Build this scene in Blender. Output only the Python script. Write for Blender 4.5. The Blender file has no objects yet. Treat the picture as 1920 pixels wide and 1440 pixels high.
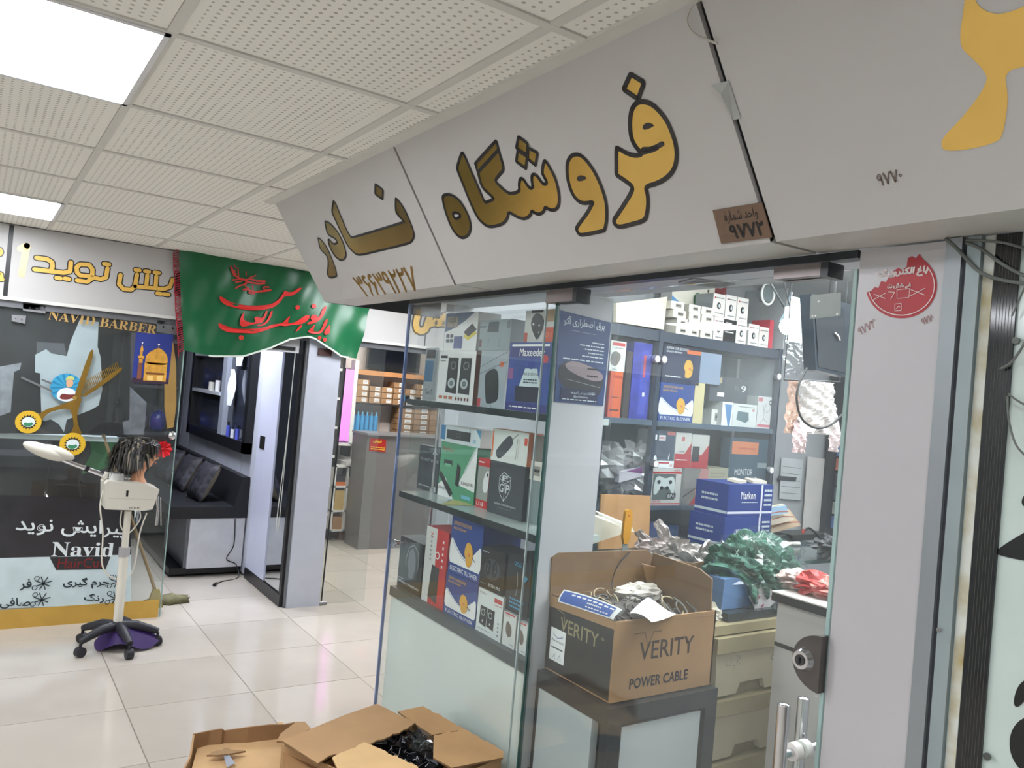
import bpy, math, random, unicodedata
from mathutils import Vector, Matrix
from mathutils.geometry import tessellate_polygon
R = random.Random(7)
SC = bpy.context.scene
COL = SC.collection
# ------------------------------------------------------------------ camera
FPX, CAMH = 1500.0, 1.65
_y, _p, _r = .5935, -.01427, .0859
def _mm(a, b): return [[sum(a[i][k]*b[k][j] for k in range(3)) for j in range(3)] for i in range(3)]
_c, _s = math.cos, math.sin
CR = _mm([[_c(_r), -_s(_r), 0], [_s(_r), _c(_r), 0], [0, 0, 1]],
     _mm([[1, 0, 0], [0, _c(_p), -_s(_p)], [0, _s(_p), _c(_p)]],
     _mm([[1, 0, 0], [0, 0, -1], [0, 1, 0]], [[_c(_y), -_s(_y), 0], [_s(_y), _c(_y), 0], [0, 0, 1]])))
cam = bpy.data.objects.new('camera', bpy.data.cameras.new('camera'))
COL.objects.link(cam); SC.camera = cam
cam.data.sensor_fit = 'HORIZONTAL'; cam.data.sensor_width = 36
cam.data.lens = FPX/1920*36; cam.data.clip_start = .02
cam.matrix_world = Matrix(((CR[0][0], -CR[1][0], -CR[2][0], 0), (CR[0][1], -CR[1][1], -CR[2][1], 0),
                           (CR[0][2], -CR[1][2], -CR[2][2], CAMH), (0, 0, 0, 1)))
# ------------------------------------------------------------------ world, exposure
W = bpy.data.worlds.new('world'); SC.world = W; W.use_nodes = True
W.node_tree.nodes['Background'].inputs[0].default_value = (.75, .82, 1, 1)
W.node_tree.nodes['Background'].inputs[1].default_value = .5
vs = SC.view_settings
vs.view_transform = 'Standard'; vs.look = 'None'; vs.gamma = 1; vs.use_curve_mapping = False
vs.exposure = 0.77
SC.cycles.use_denoising = True
SC.cycles.max_bounces = 10; SC.cycles.transparent_max_bounces = 24
LAMP = 15.0            # radiance of the ceiling panels
SHOP_LAMP = 12.0
# ------------------------------------------------------------------ helpers
def lin(c): 
    c /= 255.0
    return c/12.92 if c <= .04045 else ((c+.055)/1.055)**2.4
_mc = {}
def M(rgb, rough=.5, metal=0., em=0., var=.06, scale=9., bump=0., spec=.5):
    """a procedural material: base colour with fine noise variation"""
    key = (tuple(rgb), rough, metal, em, var, scale, bump, spec)
    if key in _mc: return _mc[key]
    m = bpy.data.materials.new('mat'); m.use_nodes = True
    nt = m.node_tree; b = nt.nodes['Principled BSDF']
    col = [lin(v) for v in rgb]
    tc = nt.nodes.new('ShaderNodeTexCoord'); n = nt.nodes.new('ShaderNodeTexNoise')
    n.inputs['Scale'].default_value = scale; n.inputs['Detail'].default_value = 3
    nt.links.new(tc.outputs['Object'], n.inputs['Vector'])
    rp = nt.nodes.new('ShaderNodeValToRGB')
    rp.color_ramp.elements[0].position = .3; rp.color_ramp.elements[1].position = .7
    rp.color_ramp.elements[0].color = [v*(1-var) for v in col]+[1]
    rp.color_ramp.elements[1].color = [min(1, v*(1+var)) for v in col]+[1]
    nt.links.new(n.outputs['Fac'], rp.inputs['Fac']); nt.links.new(rp.outputs['Color'], b.inputs['Base Color'])
    b.inputs['Roughness'].default_value = rough; b.inputs['Metallic'].default_value = metal
    b.inputs['Specular IOR Level'].default_value = spec
    if em:
        b.inputs['Emission Color'].default_value = col+[1]; b.inputs['Emission Strength'].default_value = em
    if bump:
        bp = nt.nodes.new('ShaderNodeBump'); bp.inputs['Strength'].default_value = bump; bp.inputs['Distance'].default_value = .01
        nt.links.new(n.outputs['Fac'], bp.inputs['Height']); nt.links.new(bp.outputs['Normal'], b.inputs['Normal'])
    m.name = 'mat_%d_%d_%d' % tuple(rgb)
    _mc[key] = m
    return m
def glass_mat(tint=(.95, .975, .97), base=.045, power=5, rough=.01, haze=0., name='glass'):
    m = bpy.data.materials.new(name); m.use_nodes = True; nt = m.node_tree; nt.nodes.clear()
    out = nt.nodes.new('ShaderNodeOutputMaterial'); tr = nt.nodes.new('ShaderNodeBsdfTransparent')
    gl = nt.nodes.new('ShaderNodeBsdfGlossy'); mix = nt.nodes.new('ShaderNodeMixShader')
    lw = nt.nodes.new('ShaderNodeLayerWeight'); pw = nt.nodes.new('ShaderNodeMath'); mu = nt.nodes.new('ShaderNodeMath')
    tr.inputs[0].default_value = (*tint, 1); gl.inputs['Roughness'].default_value = rough
    lw.inputs['Blend'].default_value = .5
    pw.operation = 'POWER'; pw.inputs[1].default_value = power
    mu.operation = 'MULTIPLY_ADD'; mu.inputs[1].default_value = .9; mu.inputs[2].default_value = base
    nt.links.new(lw.outputs['Facing'], pw.inputs[0]); nt.links.new(pw.outputs[0], mu.inputs[0])
    nt.links.new(mu.outputs[0], mix.inputs[0]); nt.links.new(tr.outputs[0], mix.inputs[1]); nt.links.new(gl.outputs[0], mix.inputs[2])
    last = mix
    if haze:                                   # milky veil mixed in to imitate glare on the glass
        df = nt.nodes.new('ShaderNodeBsdfDiffuse'); df.inputs[0].default_value = (.75, .8, .82, 1)
        tc = nt.nodes.new('ShaderNodeTexCoord'); n = nt.nodes.new('ShaderNodeTexNoise'); n.inputs['Scale'].default_value = 2.5
        mr = nt.nodes.new('ShaderNodeMapRange'); mr.inputs[1].default_value = .3; mr.inputs[2].default_value = .8
        mr.inputs[3].default_value = haze*.4; mr.inputs[4].default_value = haze*1.6
        m2 = nt.nodes.new('ShaderNodeMixShader')
        nt.links.new(tc.outputs['Object'], n.inputs['Vector']); nt.links.new(n.outputs['Fac'], mr.inputs[0]); nt.links.new(mr.outputs[0], m2.inputs[0])
        nt.links.new(mix.outputs[0], m2.inputs[1]); nt.links.new(df.outputs[0], m2.inputs[2]); last = m2
    nt.links.new(last.outputs[0], out.inputs[0])
    return m
GLASS = glass_mat(haze=.02); EDGE = M((45, 78, 74), .15); CLEAR = glass_mat((.97, .98, .98), .06, 4, .08, name='clear_plastic')
# pixel of the photograph -> point on a plane at its true place
def ray(x, y):
    a, b = (x-960)/FPX, (y-720)/FPX
    return Vector([CR[0][i]*a+CR[1][i]*b+CR[2][i] for i in range(3)])
CO = Vector((0, 0, CAMH))
def P(x, y, ax, val):
    d = ray(x, y); i = 'xyz'.index(ax)
    return CO + d*((val-CO[i])/d[i])
def PP(x, y, o, n):
    d = ray(x, y); return CO + d*((o-CO).dot(n)/d.dot(n))
class MB:
    """collects shapes of one mesh"""
    def __init__(s): s.v, s.f, s.m, s.mats, s.sm = [], [], [], [], []
    def mi(s, mat):
        if mat not in s.mats: s.mats.append(mat)
        return s.mats.index(mat)
    def add(s, vs_, fs, mat, smooth=False):
        b = len(s.v); s.v += [Vector(v) for v in vs_]; k = s.mi(mat)
        for f in fs: s.f.append([i+b for i in f]); s.m.append(k); s.sm.append(smooth)
        return s
    def hexa(s, p, mat):       # p: 8 points, bottom ring then top ring
        return s.add(p, [(3, 2, 1, 0), (4, 5, 6, 7), (0, 1, 5, 4), (1, 2, 6, 5), (2, 3, 7, 6), (3, 0, 4, 7)], mat)
    def box(s, a, b, mat):
        x0, y0, z0 = [min(a[i], b[i]) for i in range(3)]; x1, y1, z1 = [max(a[i], b[i]) for i in range(3)]
        return s.hexa([(x0, y0, z0), (x1, y0, z0), (x1, y1, z0), (x0, y1, z0), (x0, y0, z1), (x1, y0, z1), (x1, y1, z1), (x0, y1, z1)], mat)
    def obox(s, o, u, v, w, mat):
        o, u, v, w = map(Vector, (o, u, v, w))
        return s.hexa([o, o+u, o+u+v, o+v, o+w, o+u+w, o+u+v+w, o+v+w], mat)
    def prism(s, loops, th, mat, mat2=None):   # loops: list of 3D loops (outer, holes); th: thickness vector
        loops = [[Vector(p) for p in l] for l in loops]; th = Vector(th)
        tri = tessellate_polygon(loops); flat = [p for l in loops for p in l]; n = len(flat)
        s.add(flat+[p+th for p in flat], [tuple(t) for t in tri], mat)
        b = len(s.v)-2*n; k = s.mi(mat)
        for t in tri: s.f.append([b+n+i for i in reversed(t)]); s.m.append(k); s.sm.append(False)
        k2 = s.mi(mat2 or mat); off = b
        for l in loops:
            L = len(l)
            for i in range(L):
                j = (i+1) % L; s.f.append([off+i, off+j, off+j+n, off+i+n]); s.m.append(k2); s.sm.append(False)
            off += L
        return s
    def flat(s, loops, mat):
        loops = [[Vector(p) for p in l] for l in loops]
        return s.add([p for l in loops for p in l], [tuple(t) for t in tessellate_polygon(loops)], mat)
    def tube(s, pts, r, mat, n=8, r1=None, cap=True):
        pts = [Vector(p) for p in pts]; N = len(pts); vs_, fs = [], []
        prev = None
        for i, p in enumerate(pts):
            t = (pts[min(i+1, N-1)]-pts[max(i-1, 0)]).normalized()
            if prev is None: a = t.orthogonal().normalized()
            else:
                a = prev - t*prev.dot(t); a = a.normalized() if a.length > 1e-6 else t.orthogonal().normalized()
            prev = a; b = t.cross(a)
            rr = r if r1 is None else r+(r1-r)*i/(N-1)
            if isinstance(r, (list, tuple)): rr = r[i]
            for k in range(n):
                g = 2*math.pi*k/n; vs_.append(p+a*math.cos(g)*rr+b*math.sin(g)*rr)
        for i in range(N-1):
            for k in range(n): fs.append((i*n+k, i*n+(k+1) % n, (i+1)*n+(k+1) % n, (i+1)*n+k))
        s.add(vs_, fs, mat, True)
        if cap:
            s.add(vs_[:n], [tuple(range(n-1, -1, -1))], mat); s.add(vs_[-n:], [tuple(range(n))], mat)
        return s
    def cyl(s, a, b, r, mat, n=16, r1=None): return s.tube([a, b], r, mat, n, r1)
    def sphere(s, c, r, mat, nu=14, nv=9, sc=(1, 1, 1), fn=None):
        c = Vector(c); vs_, fs = [], []
        for j in range(nv+1):
            t = math.pi*j/nv
            for i in range(nu):
                g = 2*math.pi*i/nu
                d = Vector((math.sin(t)*math.cos(g)*sc[0], math.sin(t)*math.sin(g)*sc[1], math.cos(t)*sc[2]))
                k = fn(d) if fn else 1
                vs_.append(c+d*r*k)
        for j in range(nv):
            for i in range(nu): fs.append((j*nu+i, (j+1)*nu+i, (j+1)*nu+(i+1) % nu, j*nu+(i+1) % nu))
        return s.add(vs_, fs, mat, True)
    def grid(s, fn, nu, nv, mat, smooth=True, th=None):
        vs_ = [fn(i/nu, j/nv) for j in range(nv+1) for i in range(nu+1)]
        fs = [(j*(nu+1)+i, j*(nu+1)+i+1, (j+1)*(nu+1)+i+1, (j+1)*(nu+1)+i) for j in range(nv) for i in range(nu)]
        return s.add(vs_, fs, mat, smooth)
    def build(s, name, parent=None, label=None, cat=None, group=None, kind=None, recalc=True):
        me = bpy.data.meshes.new(name); me.from_pydata(s.v, [], s.f)
        for m in s.mats: me.materials.append(m)
        me.polygons.foreach_set('material_index', s.m); me.polygons.foreach_set('use_smooth', s.sm); me.update()
        o = bpy.data.objects.new(name, me); COL.objects.link(o)
        if parent: o.parent = parent
        return tag(o, label, cat, group, kind)
def tag(o, label=None, cat=None, group=None, kind=None):
    if label: o['label'] = label
    if cat: o['category'] = cat
    if group: o['group'] = group
    if kind: o['kind'] = kind
    return o
def thing(name, label, cat, loc=(0, 0, 0), group=None):
    o = bpy.data.objects.new(name, None); COL.objects.link(o); o.empty_display_size = .05; o.location = loc
    return tag(o, label, cat, group)
def dup(o, loc=None, label=None, group=None, parent=None):
    c = o.copy(); COL.objects.link(c)
    if parent: c.parent = parent
    if loc is not None: c.location = loc
    if label: c['label'] = label
    if group: c['group'] = group
    for ch in [x for x in bpy.data.objects if x.parent == o and x != c]: dup(ch, parent=c)
    return c
def cat_rom(pts, n=4, closed=True):
    pts = [Vector(p) for p in pts]; N = len(pts); out = []
    for i in range(N if closed else N-1):
        if closed: a, b, c, d = pts[i-1], pts[i], pts[(i+1) % N], pts[(i+2) % N]
        else: a, b, c, d = pts[max(i-1, 0)], pts[i], pts[i+1], pts[min(i+2, N-1)]
        for k in range(n):
            t = k/n
            out.append(.5*((2*b)+(c-a)*t+(2*a-5*b+4*c-d)*t*t+(3*b-a-3*c+d)*t**3))
    if not closed: out.append(pts[-1])
    return out
def chaikin(pts, it=2):
    pts = [Vector(p) for p in pts]
    for _ in range(it):
        q = []
        for i in range(len(pts)):
            a, b = pts[i], pts[(i+1) % len(pts)]
            if (a-b).length < 1e-7: q.append(a); continue
            q += [a*.75+b*.25, a*.25+b*.75]
        pts = q
    out = []
    for p in pts:
        if not out or (p-out[-1]).length > 1e-6: out.append(p)
    return out
# ------------------------------------------------------------------ lettering
FORMS = {}
for r_ in (range(0xFB50, 0xFC00), range(0xFE70, 0xFEFD)):
    for c_ in r_:
        d_ = unicodedata.decomposition(chr(c_)).split()
        if len(d_) == 2 and d_[0][0] == '<': FORMS.setdefault(chr(int(d_[1], 16)), {})[d_[0][1:-1]] = chr(c_)
def persian(s_):
    out = []; n = len(s_); dual = lambda c: c in FORMS and 'initial' in FORMS[c]
    for i, c in enumerate(s_):
        if c not in FORMS: out.append(c); continue
        p = i > 0 and dual(s_[i-1]); q = i < n-1 and dual(c) and s_[i+1] in FORMS
        out.append(FORMS[c].get('medial' if p and q else 'final' if p else 'initial' if q else 'isolated') or FORMS[c].get('isolated') or c)
    return ''.join(reversed(out))
_tc = {}
def contours(s_, bold=0., res=3):
    """outline contours of a line of writing, scaled into the unit square: list of groups [outer, hole, ...], aspect"""
    key = (s_, bold, res)
    if key in _tc: return _tc[key]
    body = persian(s_) if any('\u0600' <= c <= '\u06ff' for c in s_) and not all(c in '۰۱۲۳۴۵۶۷۸۹ ' for c in s_) else s_
    cu = bpy.data.curves.new('w', 'FONT'); cu.body = body; cu.size = 1; cu.resolution_u = res
    o = bpy.data.objects.new('w', cu); COL.objects.link(o); dg = bpy.context.evaluated_depsgraph_get()
    c2 = o.evaluated_get(dg).to_curve(dg)
    L = []
    for sp in c2.splines:
        pts = []
        if sp.type == 'BEZIER':
            bp = sp.bezier_points; n = len(bp)
            for i in range(n):
                a, b = bp[i], bp[(i+1) % n]
                p0, p1, p2, p3 = a.co, a.handle_right, b.handle_left, b.co
                straight = (p1-p0).cross(p3-p0).length < 1e-4 and (p2-p0).cross(p3-p0).length < 1e-4
                for k in range(1 if straight else res):
                    t = k/res; u = 1-t; q = p0*u**3+p1*3*u*u*t+p2*3*u*t*t+p3*t**3; pts.append((q.x, q.y))
        else: pts = [(p.co.x, p.co.y) for p in sp.points]
        q = []
        for p in pts:
            if not q or abs(p[0]-q[-1][0])+abs(p[1]-q[-1][1]) > 1e-4: q.append(p)
        if len(q) > 2: L.append(q)
    o.evaluated_get(dg).to_curve_clear(); bpy.data.objects.remove(o); bpy.data.curves.remove(cu)
    def area(l): return sum(l[i-1][0]*l[i][1]-l[i][0]*l[i-1][1] for i in range(len(l)))/2
    def inside(p, l):
        r = False
        for i in range(len(l)):
            (x0, y0), (x1, y1) = l[i-1], l[i]
            if (y0 > p[1]) != (y1 > p[1]) and p[0] < (x1-x0)*(p[1]-y0)/(y1-y0)+x0: r = not r
        return r
    xs = [p[0] for l in L for p in l]; ys = [p[1] for l in L for p in l]
    x0, x1, y0, y1 = min(xs), max(xs), min(ys), max(ys)
    A = [area(l) for l in L]; sgn = 1 if A[max(range(len(A)), key=lambda i: abs(A[i]))] > 0 else -1
    groups = []
    for l, a in zip(L, A):
        if a*sgn > 0: groups.append([l, abs(a), []])
    for l, a in zip(L, A):
        if a*sgn <= 0:
            c = [g for g in groups if inside(l[0], g[0])]
            if c: min(c, key=lambda g: g[1])[2].append(l)
    nx = lambda l: [((p[0]-x0)/(x1-x0), (p[1]-y0)/(y1-y0)) for p in l]
    res_ = ([[nx(g[0])]+[nx(h) for h in g[2]] for g in groups], (x1-x0)/(y1-y0))
    _tc[key] = res_
    return res_
def serif(s_): return ''.join(chr(0x1D400+ord(c)-65) if 'A' <= c <= 'Z' else chr(0x1D41A+ord(c)-97) if 'a' <= c <= 'z' else c for c in s_)
class Face:
    """a flat printed face: origin o, edge vectors u, v (full size); print sits a hair proud of it"""
    def __init__(s, mb, o, u, v, n=None, lift=.0006):
        s.mb, s.o, s.u, s.v = mb, Vector(o), Vector(u), Vector(v)
        s.n = (Vector(n) if n is not None else s.u.cross(s.v)).normalized(); s.lift = lift; s.k = 1
    def pt(s, a, b): return s.o+s.u*a+s.v*b+s.n*s.lift*s.k
    def up(s): s.k += 1; return s
    def poly(s, pts, mat, holes=()):
        s.mb.flat([[s.pt(*p) for p in pts]]+[[s.pt(*p) for p in h] for h in holes], mat); return s
    def rect(s, a, b, c, d, mat): return s.poly([(a, b), (c, b), (c, d), (a, d)], mat)
    def ell(s, a, b, ra, rb, mat, n=20, hole=0):
        l = [(a+ra*math.cos(6.2832*i/n), b+rb*math.sin(6.2832*i/n)) for i in range(n)]
        h = [[(a+ra*hole*math.cos(6.2832*i/n), b+rb*hole*math.sin(6.2832*i/n)) for i in range(n)]] if hole else ()
        return s.poly(l, mat, h)
    def smooth(s, pts, mat, it=2): return s.poly([tuple(p)[:2] for p in chaikin([(a, b, 0) for a, b in pts], it)], mat)
    def line(s, pts, w, mat):            # w in metres
        q = [s.pt(*p) for p in pts]
        ribbon(s.mb, q, w, s.n, mat, False); return s
    def text(s, t, a, b, c, d, mat, res=2, fat=0.):
        g, asp = contours(t, res=res)
        for gi, grp in enumerate(g):
            s.mb.flat([[s.pt(a+(c-a)*x, b+(d-b)*y)-s.n*(6e-5*(gi % 3)) for x, y in l] for l in grp], mat)
            if fat:
                for l in grp: ribbon(s.mb, [s.pt(a+(c-a)*x, b+(d-b)*y) for x, y in l], fat, s.n, mat, True, joins=False)
        return s
    def small(s, a, b, c, d, mat, rows=3, seed=0):       # lines of print too small to read
        r = random.Random(seed+rows)
        for i in range(rows):
            y = b+(d-b)*(i+.25)/rows; h = (d-b)/rows*.45; x = a
            while x < c-.01*(c-a):
                w = (c-a)*r.uniform(.06, .2); x2 = min(c, x+w)
                s.rect(x, y, x2, y+h, mat); x = x2+(c-a)*.03
            
        return s
def ribbon(mb, q, w, n, mat, closed=True, joins=True):
    q = [Vector(p) for p in q]; n = Vector(n).normalized(); N = len(q); vs_, fs = [], []
    for i in range(N if closed else N-1):
        a, b = q[i], q[(i+1) % N]
        if (b-a).length < 1e-6: continue
        t = n.cross((b-a).normalized())*w/2; k = len(vs_); h = n*(5e-5*(i % 3))
        vs_ += [a-t+h, a+t+h, b+t+h, b-t+h]; fs.append((k, k+1, k+2, k+3))
        if joins:
            e = (b-a).normalized()*w/2; k = len(vs_)
            ring = [a+n*2e-4+t*math.cos(g)+e*math.sin(g) for g in [6.2832*j/8 for j in range(8)]]
            vs_ += ring; fs.append(tuple(range(k, k+8)))
    if joins and not closed:
        k = len(vs_); e = n.orthogonal().normalized(); f = n.cross(e)
        vs_ += [q[-1]+n*2e-4+(e*math.cos(6.2832*j/8)+f*math.sin(6.2832*j/8))*w/2 for j in range(8)]; fs.append(tuple(range(k, k+8)))
    mb.add(vs_, fs, mat)
WHITE = M((232, 232, 228), .45); INK = M((28, 28, 30), .5); OFFW = M((214, 214, 210), .5)
BLACK = M((22, 23, 26), .35); DKGREY = M((58, 60, 64), .45); MIDG = M((130, 132, 134), .5); CHROME = M((215, 215, 218), .12, 1.)
STEEL = M((165, 166, 170), .28, .9); GOLDM = M((220, 184, 104), .2, 1., var=.1, scale=5); LGREY = M((178, 180, 184), .5)
PRINTW = M((240, 240, 238), .5); RED = M((200, 40, 44), .5)
# ================================================================== STRUCTURE
XF, YB, ZC = 1.45, 5.6, 2.40          # shop front plane, barber front plane, ceiling height
TS, TY = .60, .6375
# floor: porcelain tiles on a screed
FT = M((192, 184, 174), .09, var=.05, scale=2.2, spec=.55); FT2 = M((185, 177, 167), .10, var=.05, scale=2.2, spec=.55)
fl = MB().box((-3.0, -2.4, -.06), (5.2, 10.2, -.0035), M((120, 112, 104), .8)).build('floor', kind='structure')
tm = None
for i in range(-6, 8):
    for j in range(-10, 10):
        x0 = .735+.6*i; y0 = 4.14+.6*j
        if x0 < -2.9 or x0 > 4.6 or y0 < -2.3 or y0 > 9.6: continue
        if x0 > 1.6 and y0 < 2.7 and x0 > 3.0: continue
        if x0 < .3 and y0 > 6.2: continue
        if tm is None:
            b = MB(); e = .0016
            b.hexa([(e, e, 0), (.6-e, e, 0), (.6-e, .6-e, 0), (e, .6-e, 0), (e*2, e*2, .0035), (.6-e*2, e*2, .0035), (.6-e*2, .6-e*2, .0035), (e*2, .6-e*2, .0035)], FT)
            o = b.build('tile', fl); tm = o.data
            tm2 = tm.copy(); tm2.materials[0] = FT2
        else:
            o = bpy.data.objects.new('tile', tm if R.random() < .6 else tm2); COL.objects.link(o); o.parent = fl
        o.location = (x0, y0, -.0035)
# ceiling: perforated lay-in tiles on a white grid
cm = bpy.data.materials.new('perforated_tile'); cm.use_nodes = True; nt = cm.node_tree; bs = nt.nodes['Principled BSDF']
tc = nt.nodes.new('ShaderNodeTexCoord'); sp = nt.nodes.new('ShaderNodeSeparateXYZ'); nt.links.new(tc.outputs['Object'], sp.inputs[0])
def mth(op, a, b=None, c=None):
    n = nt.nodes.new('ShaderNodeMath'); n.operation = op
    for k, v in enumerate((a, b, c)):
        if v is None: continue
        if isinstance(v, (int, float)): n.inputs[k].default_value = v
        else: nt.links.new(v, n.inputs[k])
    return n.outputs[0]
PIT = .0235
cx_ = mth('SUBTRACT', mth('FRACT', mth('DIVIDE', sp.outputs[0], PIT)), .5); cy_ = mth('SUBTRACT', mth('FRACT', mth('DIVIDE', sp.outputs[1], PIT)), .5)
d_ = mth('SQRT', mth('ADD', mth('MULTIPLY', cx_, cx_), mth('MULTIPLY', cy_, cy_)))
hole = mth('LESS_THAN', d_, .19)
inx = mth('LESS_THAN', mth('ABSOLUTE', mth('SUBTRACT', sp.outputs[0], .3)), .3-.034); iny = mth('LESS_THAN', mth('ABSOLUTE', mth('SUBTRACT', sp.outputs[1], TY/2)), TY/2-.034)
hole = mth('MULTIPLY', mth('MULTIPLY', hole, inx), iny)
mx = nt.nodes.new('ShaderNodeMix'); mx.data_type = 'RGBA'; mx.inputs['A'].default_value = (.88, .86, .80, 1); mx.inputs['B'].default_value = (.50, .48, .42, 1)
nt.links.new(hole, mx.inputs['Factor']); nt.links.new(mx.outputs['Result'], bs.inputs['Base Color']); bs.inputs['Roughness'].default_value = .8
CW = M((212, 211, 207), .7, var=.02); CBAR = M((214, 212, 205), .6, var=.02)
ce = MB().box((-3.0, -2.4, ZC+.02), (5.2, YB+.3, ZC+.08), CW).build('ceiling', kind='structure')
X0, Y0 = .315, 1.964
lights = {(i, j) for i in (-1,) for j in (0, 4, -4)} | {(-5, 0), (-5, 4), (-5, -4), (3, 4)}
cm_mesh = None; 
grid_ = MB()
for i in range(-5, 9): grid_.box((X0+TS*i-.012, -2.35, ZC), (X0+TS*i+.012, YB, ZC+.008), CBAR)
for j in range(-6, 7):
    grid_.box((-3, Y0+TY*j-.012, ZC-.0005), (5.0, Y0+TY*j+.012, ZC+.0075), CBAR)
for i in range(-5, 8):
    for j in range(-6, 6):
        x0, y0 = X0+TS*i, Y0+TY*j
        if x0 > 1.0 and y0+TY < 3.4: continue
        if (i, j) in lights:
            p = thing('ceiling_light', 'glowing square ceiling panel light %s' % {(-1, 0): 'nearer to the camera, largest of the two in view', (-1, 4): 'farther away above the barber sign'}.get((i, j), 'set in the tiled ceiling out of view'), 'ceiling light', group='ceiling panel lights')
            MB().box((x0+.014, y0+.014, ZC+.001), (x0+TS-.014, y0+TY-.014, ZC+.015), M((245, 249, 255), .5, em=LAMP, var=0)).build('diffuser', p)
            fr = MB()
            for a, b in (((0, 0), (TS, .014)), ((0, TY-.014), (TS, TY)), ((0, 0), (.014, TY)), ((TS-.014, 0), (TS, TY))):
                fr.box((x0+a[0], y0+a[1], ZC-.004), (x0+b[0], y0+b[1], ZC+.012), M((225, 226, 228), .4))
            fr.build('frame', p); continue
        if cm_mesh is None:
            b = MB(); e = .013
            b.hexa([(e, e, .004), (TS-e, e, .004), (TS-e, TY-e, .004), (e, TY-e, .004), (e, e, .018), (TS-e, e, .018), (TS-e, TY-e, .018), (e, TY-e, .018)], cm)
            o = b.build('ceiling_tile', ce); cm_mesh = o.data
        else:
            o = bpy.data.objects.new('ceiling_tile', cm_mesh); COL.objects.link(o); o.parent = ce
        o.location = (x0, y0, ZC)
grid_.build('ceiling_grid', ce, kind='stuff')
# outer shell of the arcade
WALLW = M((205, 205, 203), .6, var=.03)
MB().box((-3.1, -2.5, 0), (-3.0, 10.2, 2.6), WALLW).build('wall_left', kind='structure')
MB().box((-3.1, -2.5, 0), (5.3, -2.4, 2.6), WALLW).build('wall_front', kind='structure')
MB().box((-3.1, 10.2, 0), (5.3, 10.3, 2.9), M((60, 62, 66), .6)).build('wall_back', kind='structure')
MB().box((5.2, -2.5, 0), (5.3, 10.2, 2.9), WALLW).build('wall_right', kind='structure')
MB().box((-3.1, YB+.3, 2.6), (5.3, 10.2, 2.7), CW).build('ceiling_shops', kind='structure')
# ================================================================== MAIN SHOP SIGN (leans out from the front)
SO = Vector((1.035, 0, ZC)); SB = Vector((1.30, 0, 2.0)); SD = (SB-SO).normalized(); SN = Vector((SD.z, 0, -SD.x))   # faces the aisle
if SN.x > 0: SN = -SN
def S(px, py, lift=0.0): return PP(px, py, SO+SN*lift, SN)
SIGN = M((190, 187, 184), .38, var=.02, scale=3); SOF = M((205, 203, 197), .4, var=.03)
Ys = dict(end=3.50, seam1=2.313, seam2=1.042)
def sign_panel(b, y0, y1, mat=SIGN):
    o = SO+Vector((0, y0, 0)); b.obox(o, (0, y1-y0, 0), SD*.48, -SN*.012, mat)
    b.obox((SB.x, y0, SB.z), (0, y1-y0, 0), (.15, 0, .002), (0, 0, .012), SOF)
sg = thing('shop_sign', 'pale grey leaning fascia sign with big gold lettering over the electronics shop', 'sign')
b = MB(); sign_panel(b, Ys['seam2']+.007, Ys['seam1']-.006); b.build('panel', sg)
b = MB(); sign_panel(b, Ys['seam1']+.006, Ys['end']); 
b.build('panel', sg)
# dark seams, end cheek and backing
b = MB(); b.prism([[(SO.x+.012, Ys['end']+.001, ZC), (SB.x+.006, Ys['end']+.001, 2.0), (1.9, Ys['end']+.001, 2.0), (1.9, Ys['end']+.001, ZC)]], (0, .012, 0), M((60, 61, 62), .5)); b.build('end_cheek', sg, label='dark end cheek')
b = MB(); b.obox(SO+Vector((.02, 1.036, -.01)), (0, 2.454, 0), SD*.455, -SN*.01, BLACK); b.box((1.31, 1.036, 2.014), (1.46, 3.49, 2.02), BLACK); b.build('backing', sg, label='dark backing seen in the seams')
sg2 = thing('shop_sign', 'pale grey leaning fascia sign with one gold letter over the neighbouring shop', 'sign')
b = MB(); sign_panel(b, -1.9, Ys['seam2']-.007); b.build('panel', sg2)
MB().box((SO.x-.035, -2.3, ZC-.004), (SO.x+.01, Ys['end']+.03, ZC+.004), CBAR).build('trim_1', kind='structure')
# gold vinyl letters, traced flat on the leaning panel
def zp(reg, pts): x0, y0, s_ = reg; return [(x0+a*s_, y0+c*s_) for a, c in pts]
RA, RB_, RC, RD_ = (1120, 120, .22222), (820, 240, .14582), (1040, 270, .125), (580, 330, .15977)
VB = M((44, 42, 42), .3)
def letter(reg, outer, holes=(), w=.0085, fillholes=(), it=2, par=None, name='letter', gold=GOLDM, lines=()):
    b = MB(); L = [chaikin([S(*p, .0008) for p in zp(reg, l)], it) for l in [outer]+list(holes)]
    b.flat(L, gold)
    if w:
        for l in L: ribbon(b, [p+SN*.0006 for p in l], w, SN, VB)
    for l in fillholes: b.flat([chaikin([S(*p, .0016) for p in zp(reg, l)], it)], VB)
    for l in lines: ribbon(b, [S(*p, .0016) for p in zp(reg, l)], w, SN, VB, False)
    return b.build(name, par or sg)
D = lambda p: [q for a in p for q in (a, a)]      # doubled points keep a corner crisp
letter(RA, [(160, 705), (178, 712), (250, 755), (320, 775), (385, 760), (330, 710), (290, 640), (277, 560), (276, 460), (290, 380), (330, 325), (385, 316), (450, 330), (520, 390), (590, 480), (640, 600), (668, 700), (672, 800), (650, 890), (590, 960), (500, 1010), (405, 1035), (425, 1100), (430, 1180), (422, 1250), (405, 1320), (300, 1350), (190, 1378), (150, 1360), (136, 1320), (170, 1270), (230, 1180), (290, 1080), (297, 1040), (270, 1010), (160, 935), (160, 935)],
       fillholes=[[(378, 545), (388, 510), (425, 494), (462, 508), (478, 525), (440, 545), (400, 558)]], w=.011, lines=[[(385, 722), (440, 722), (500, 700), (545, 675)], [(385, 745), (450, 730), (500, 708)]])
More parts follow.
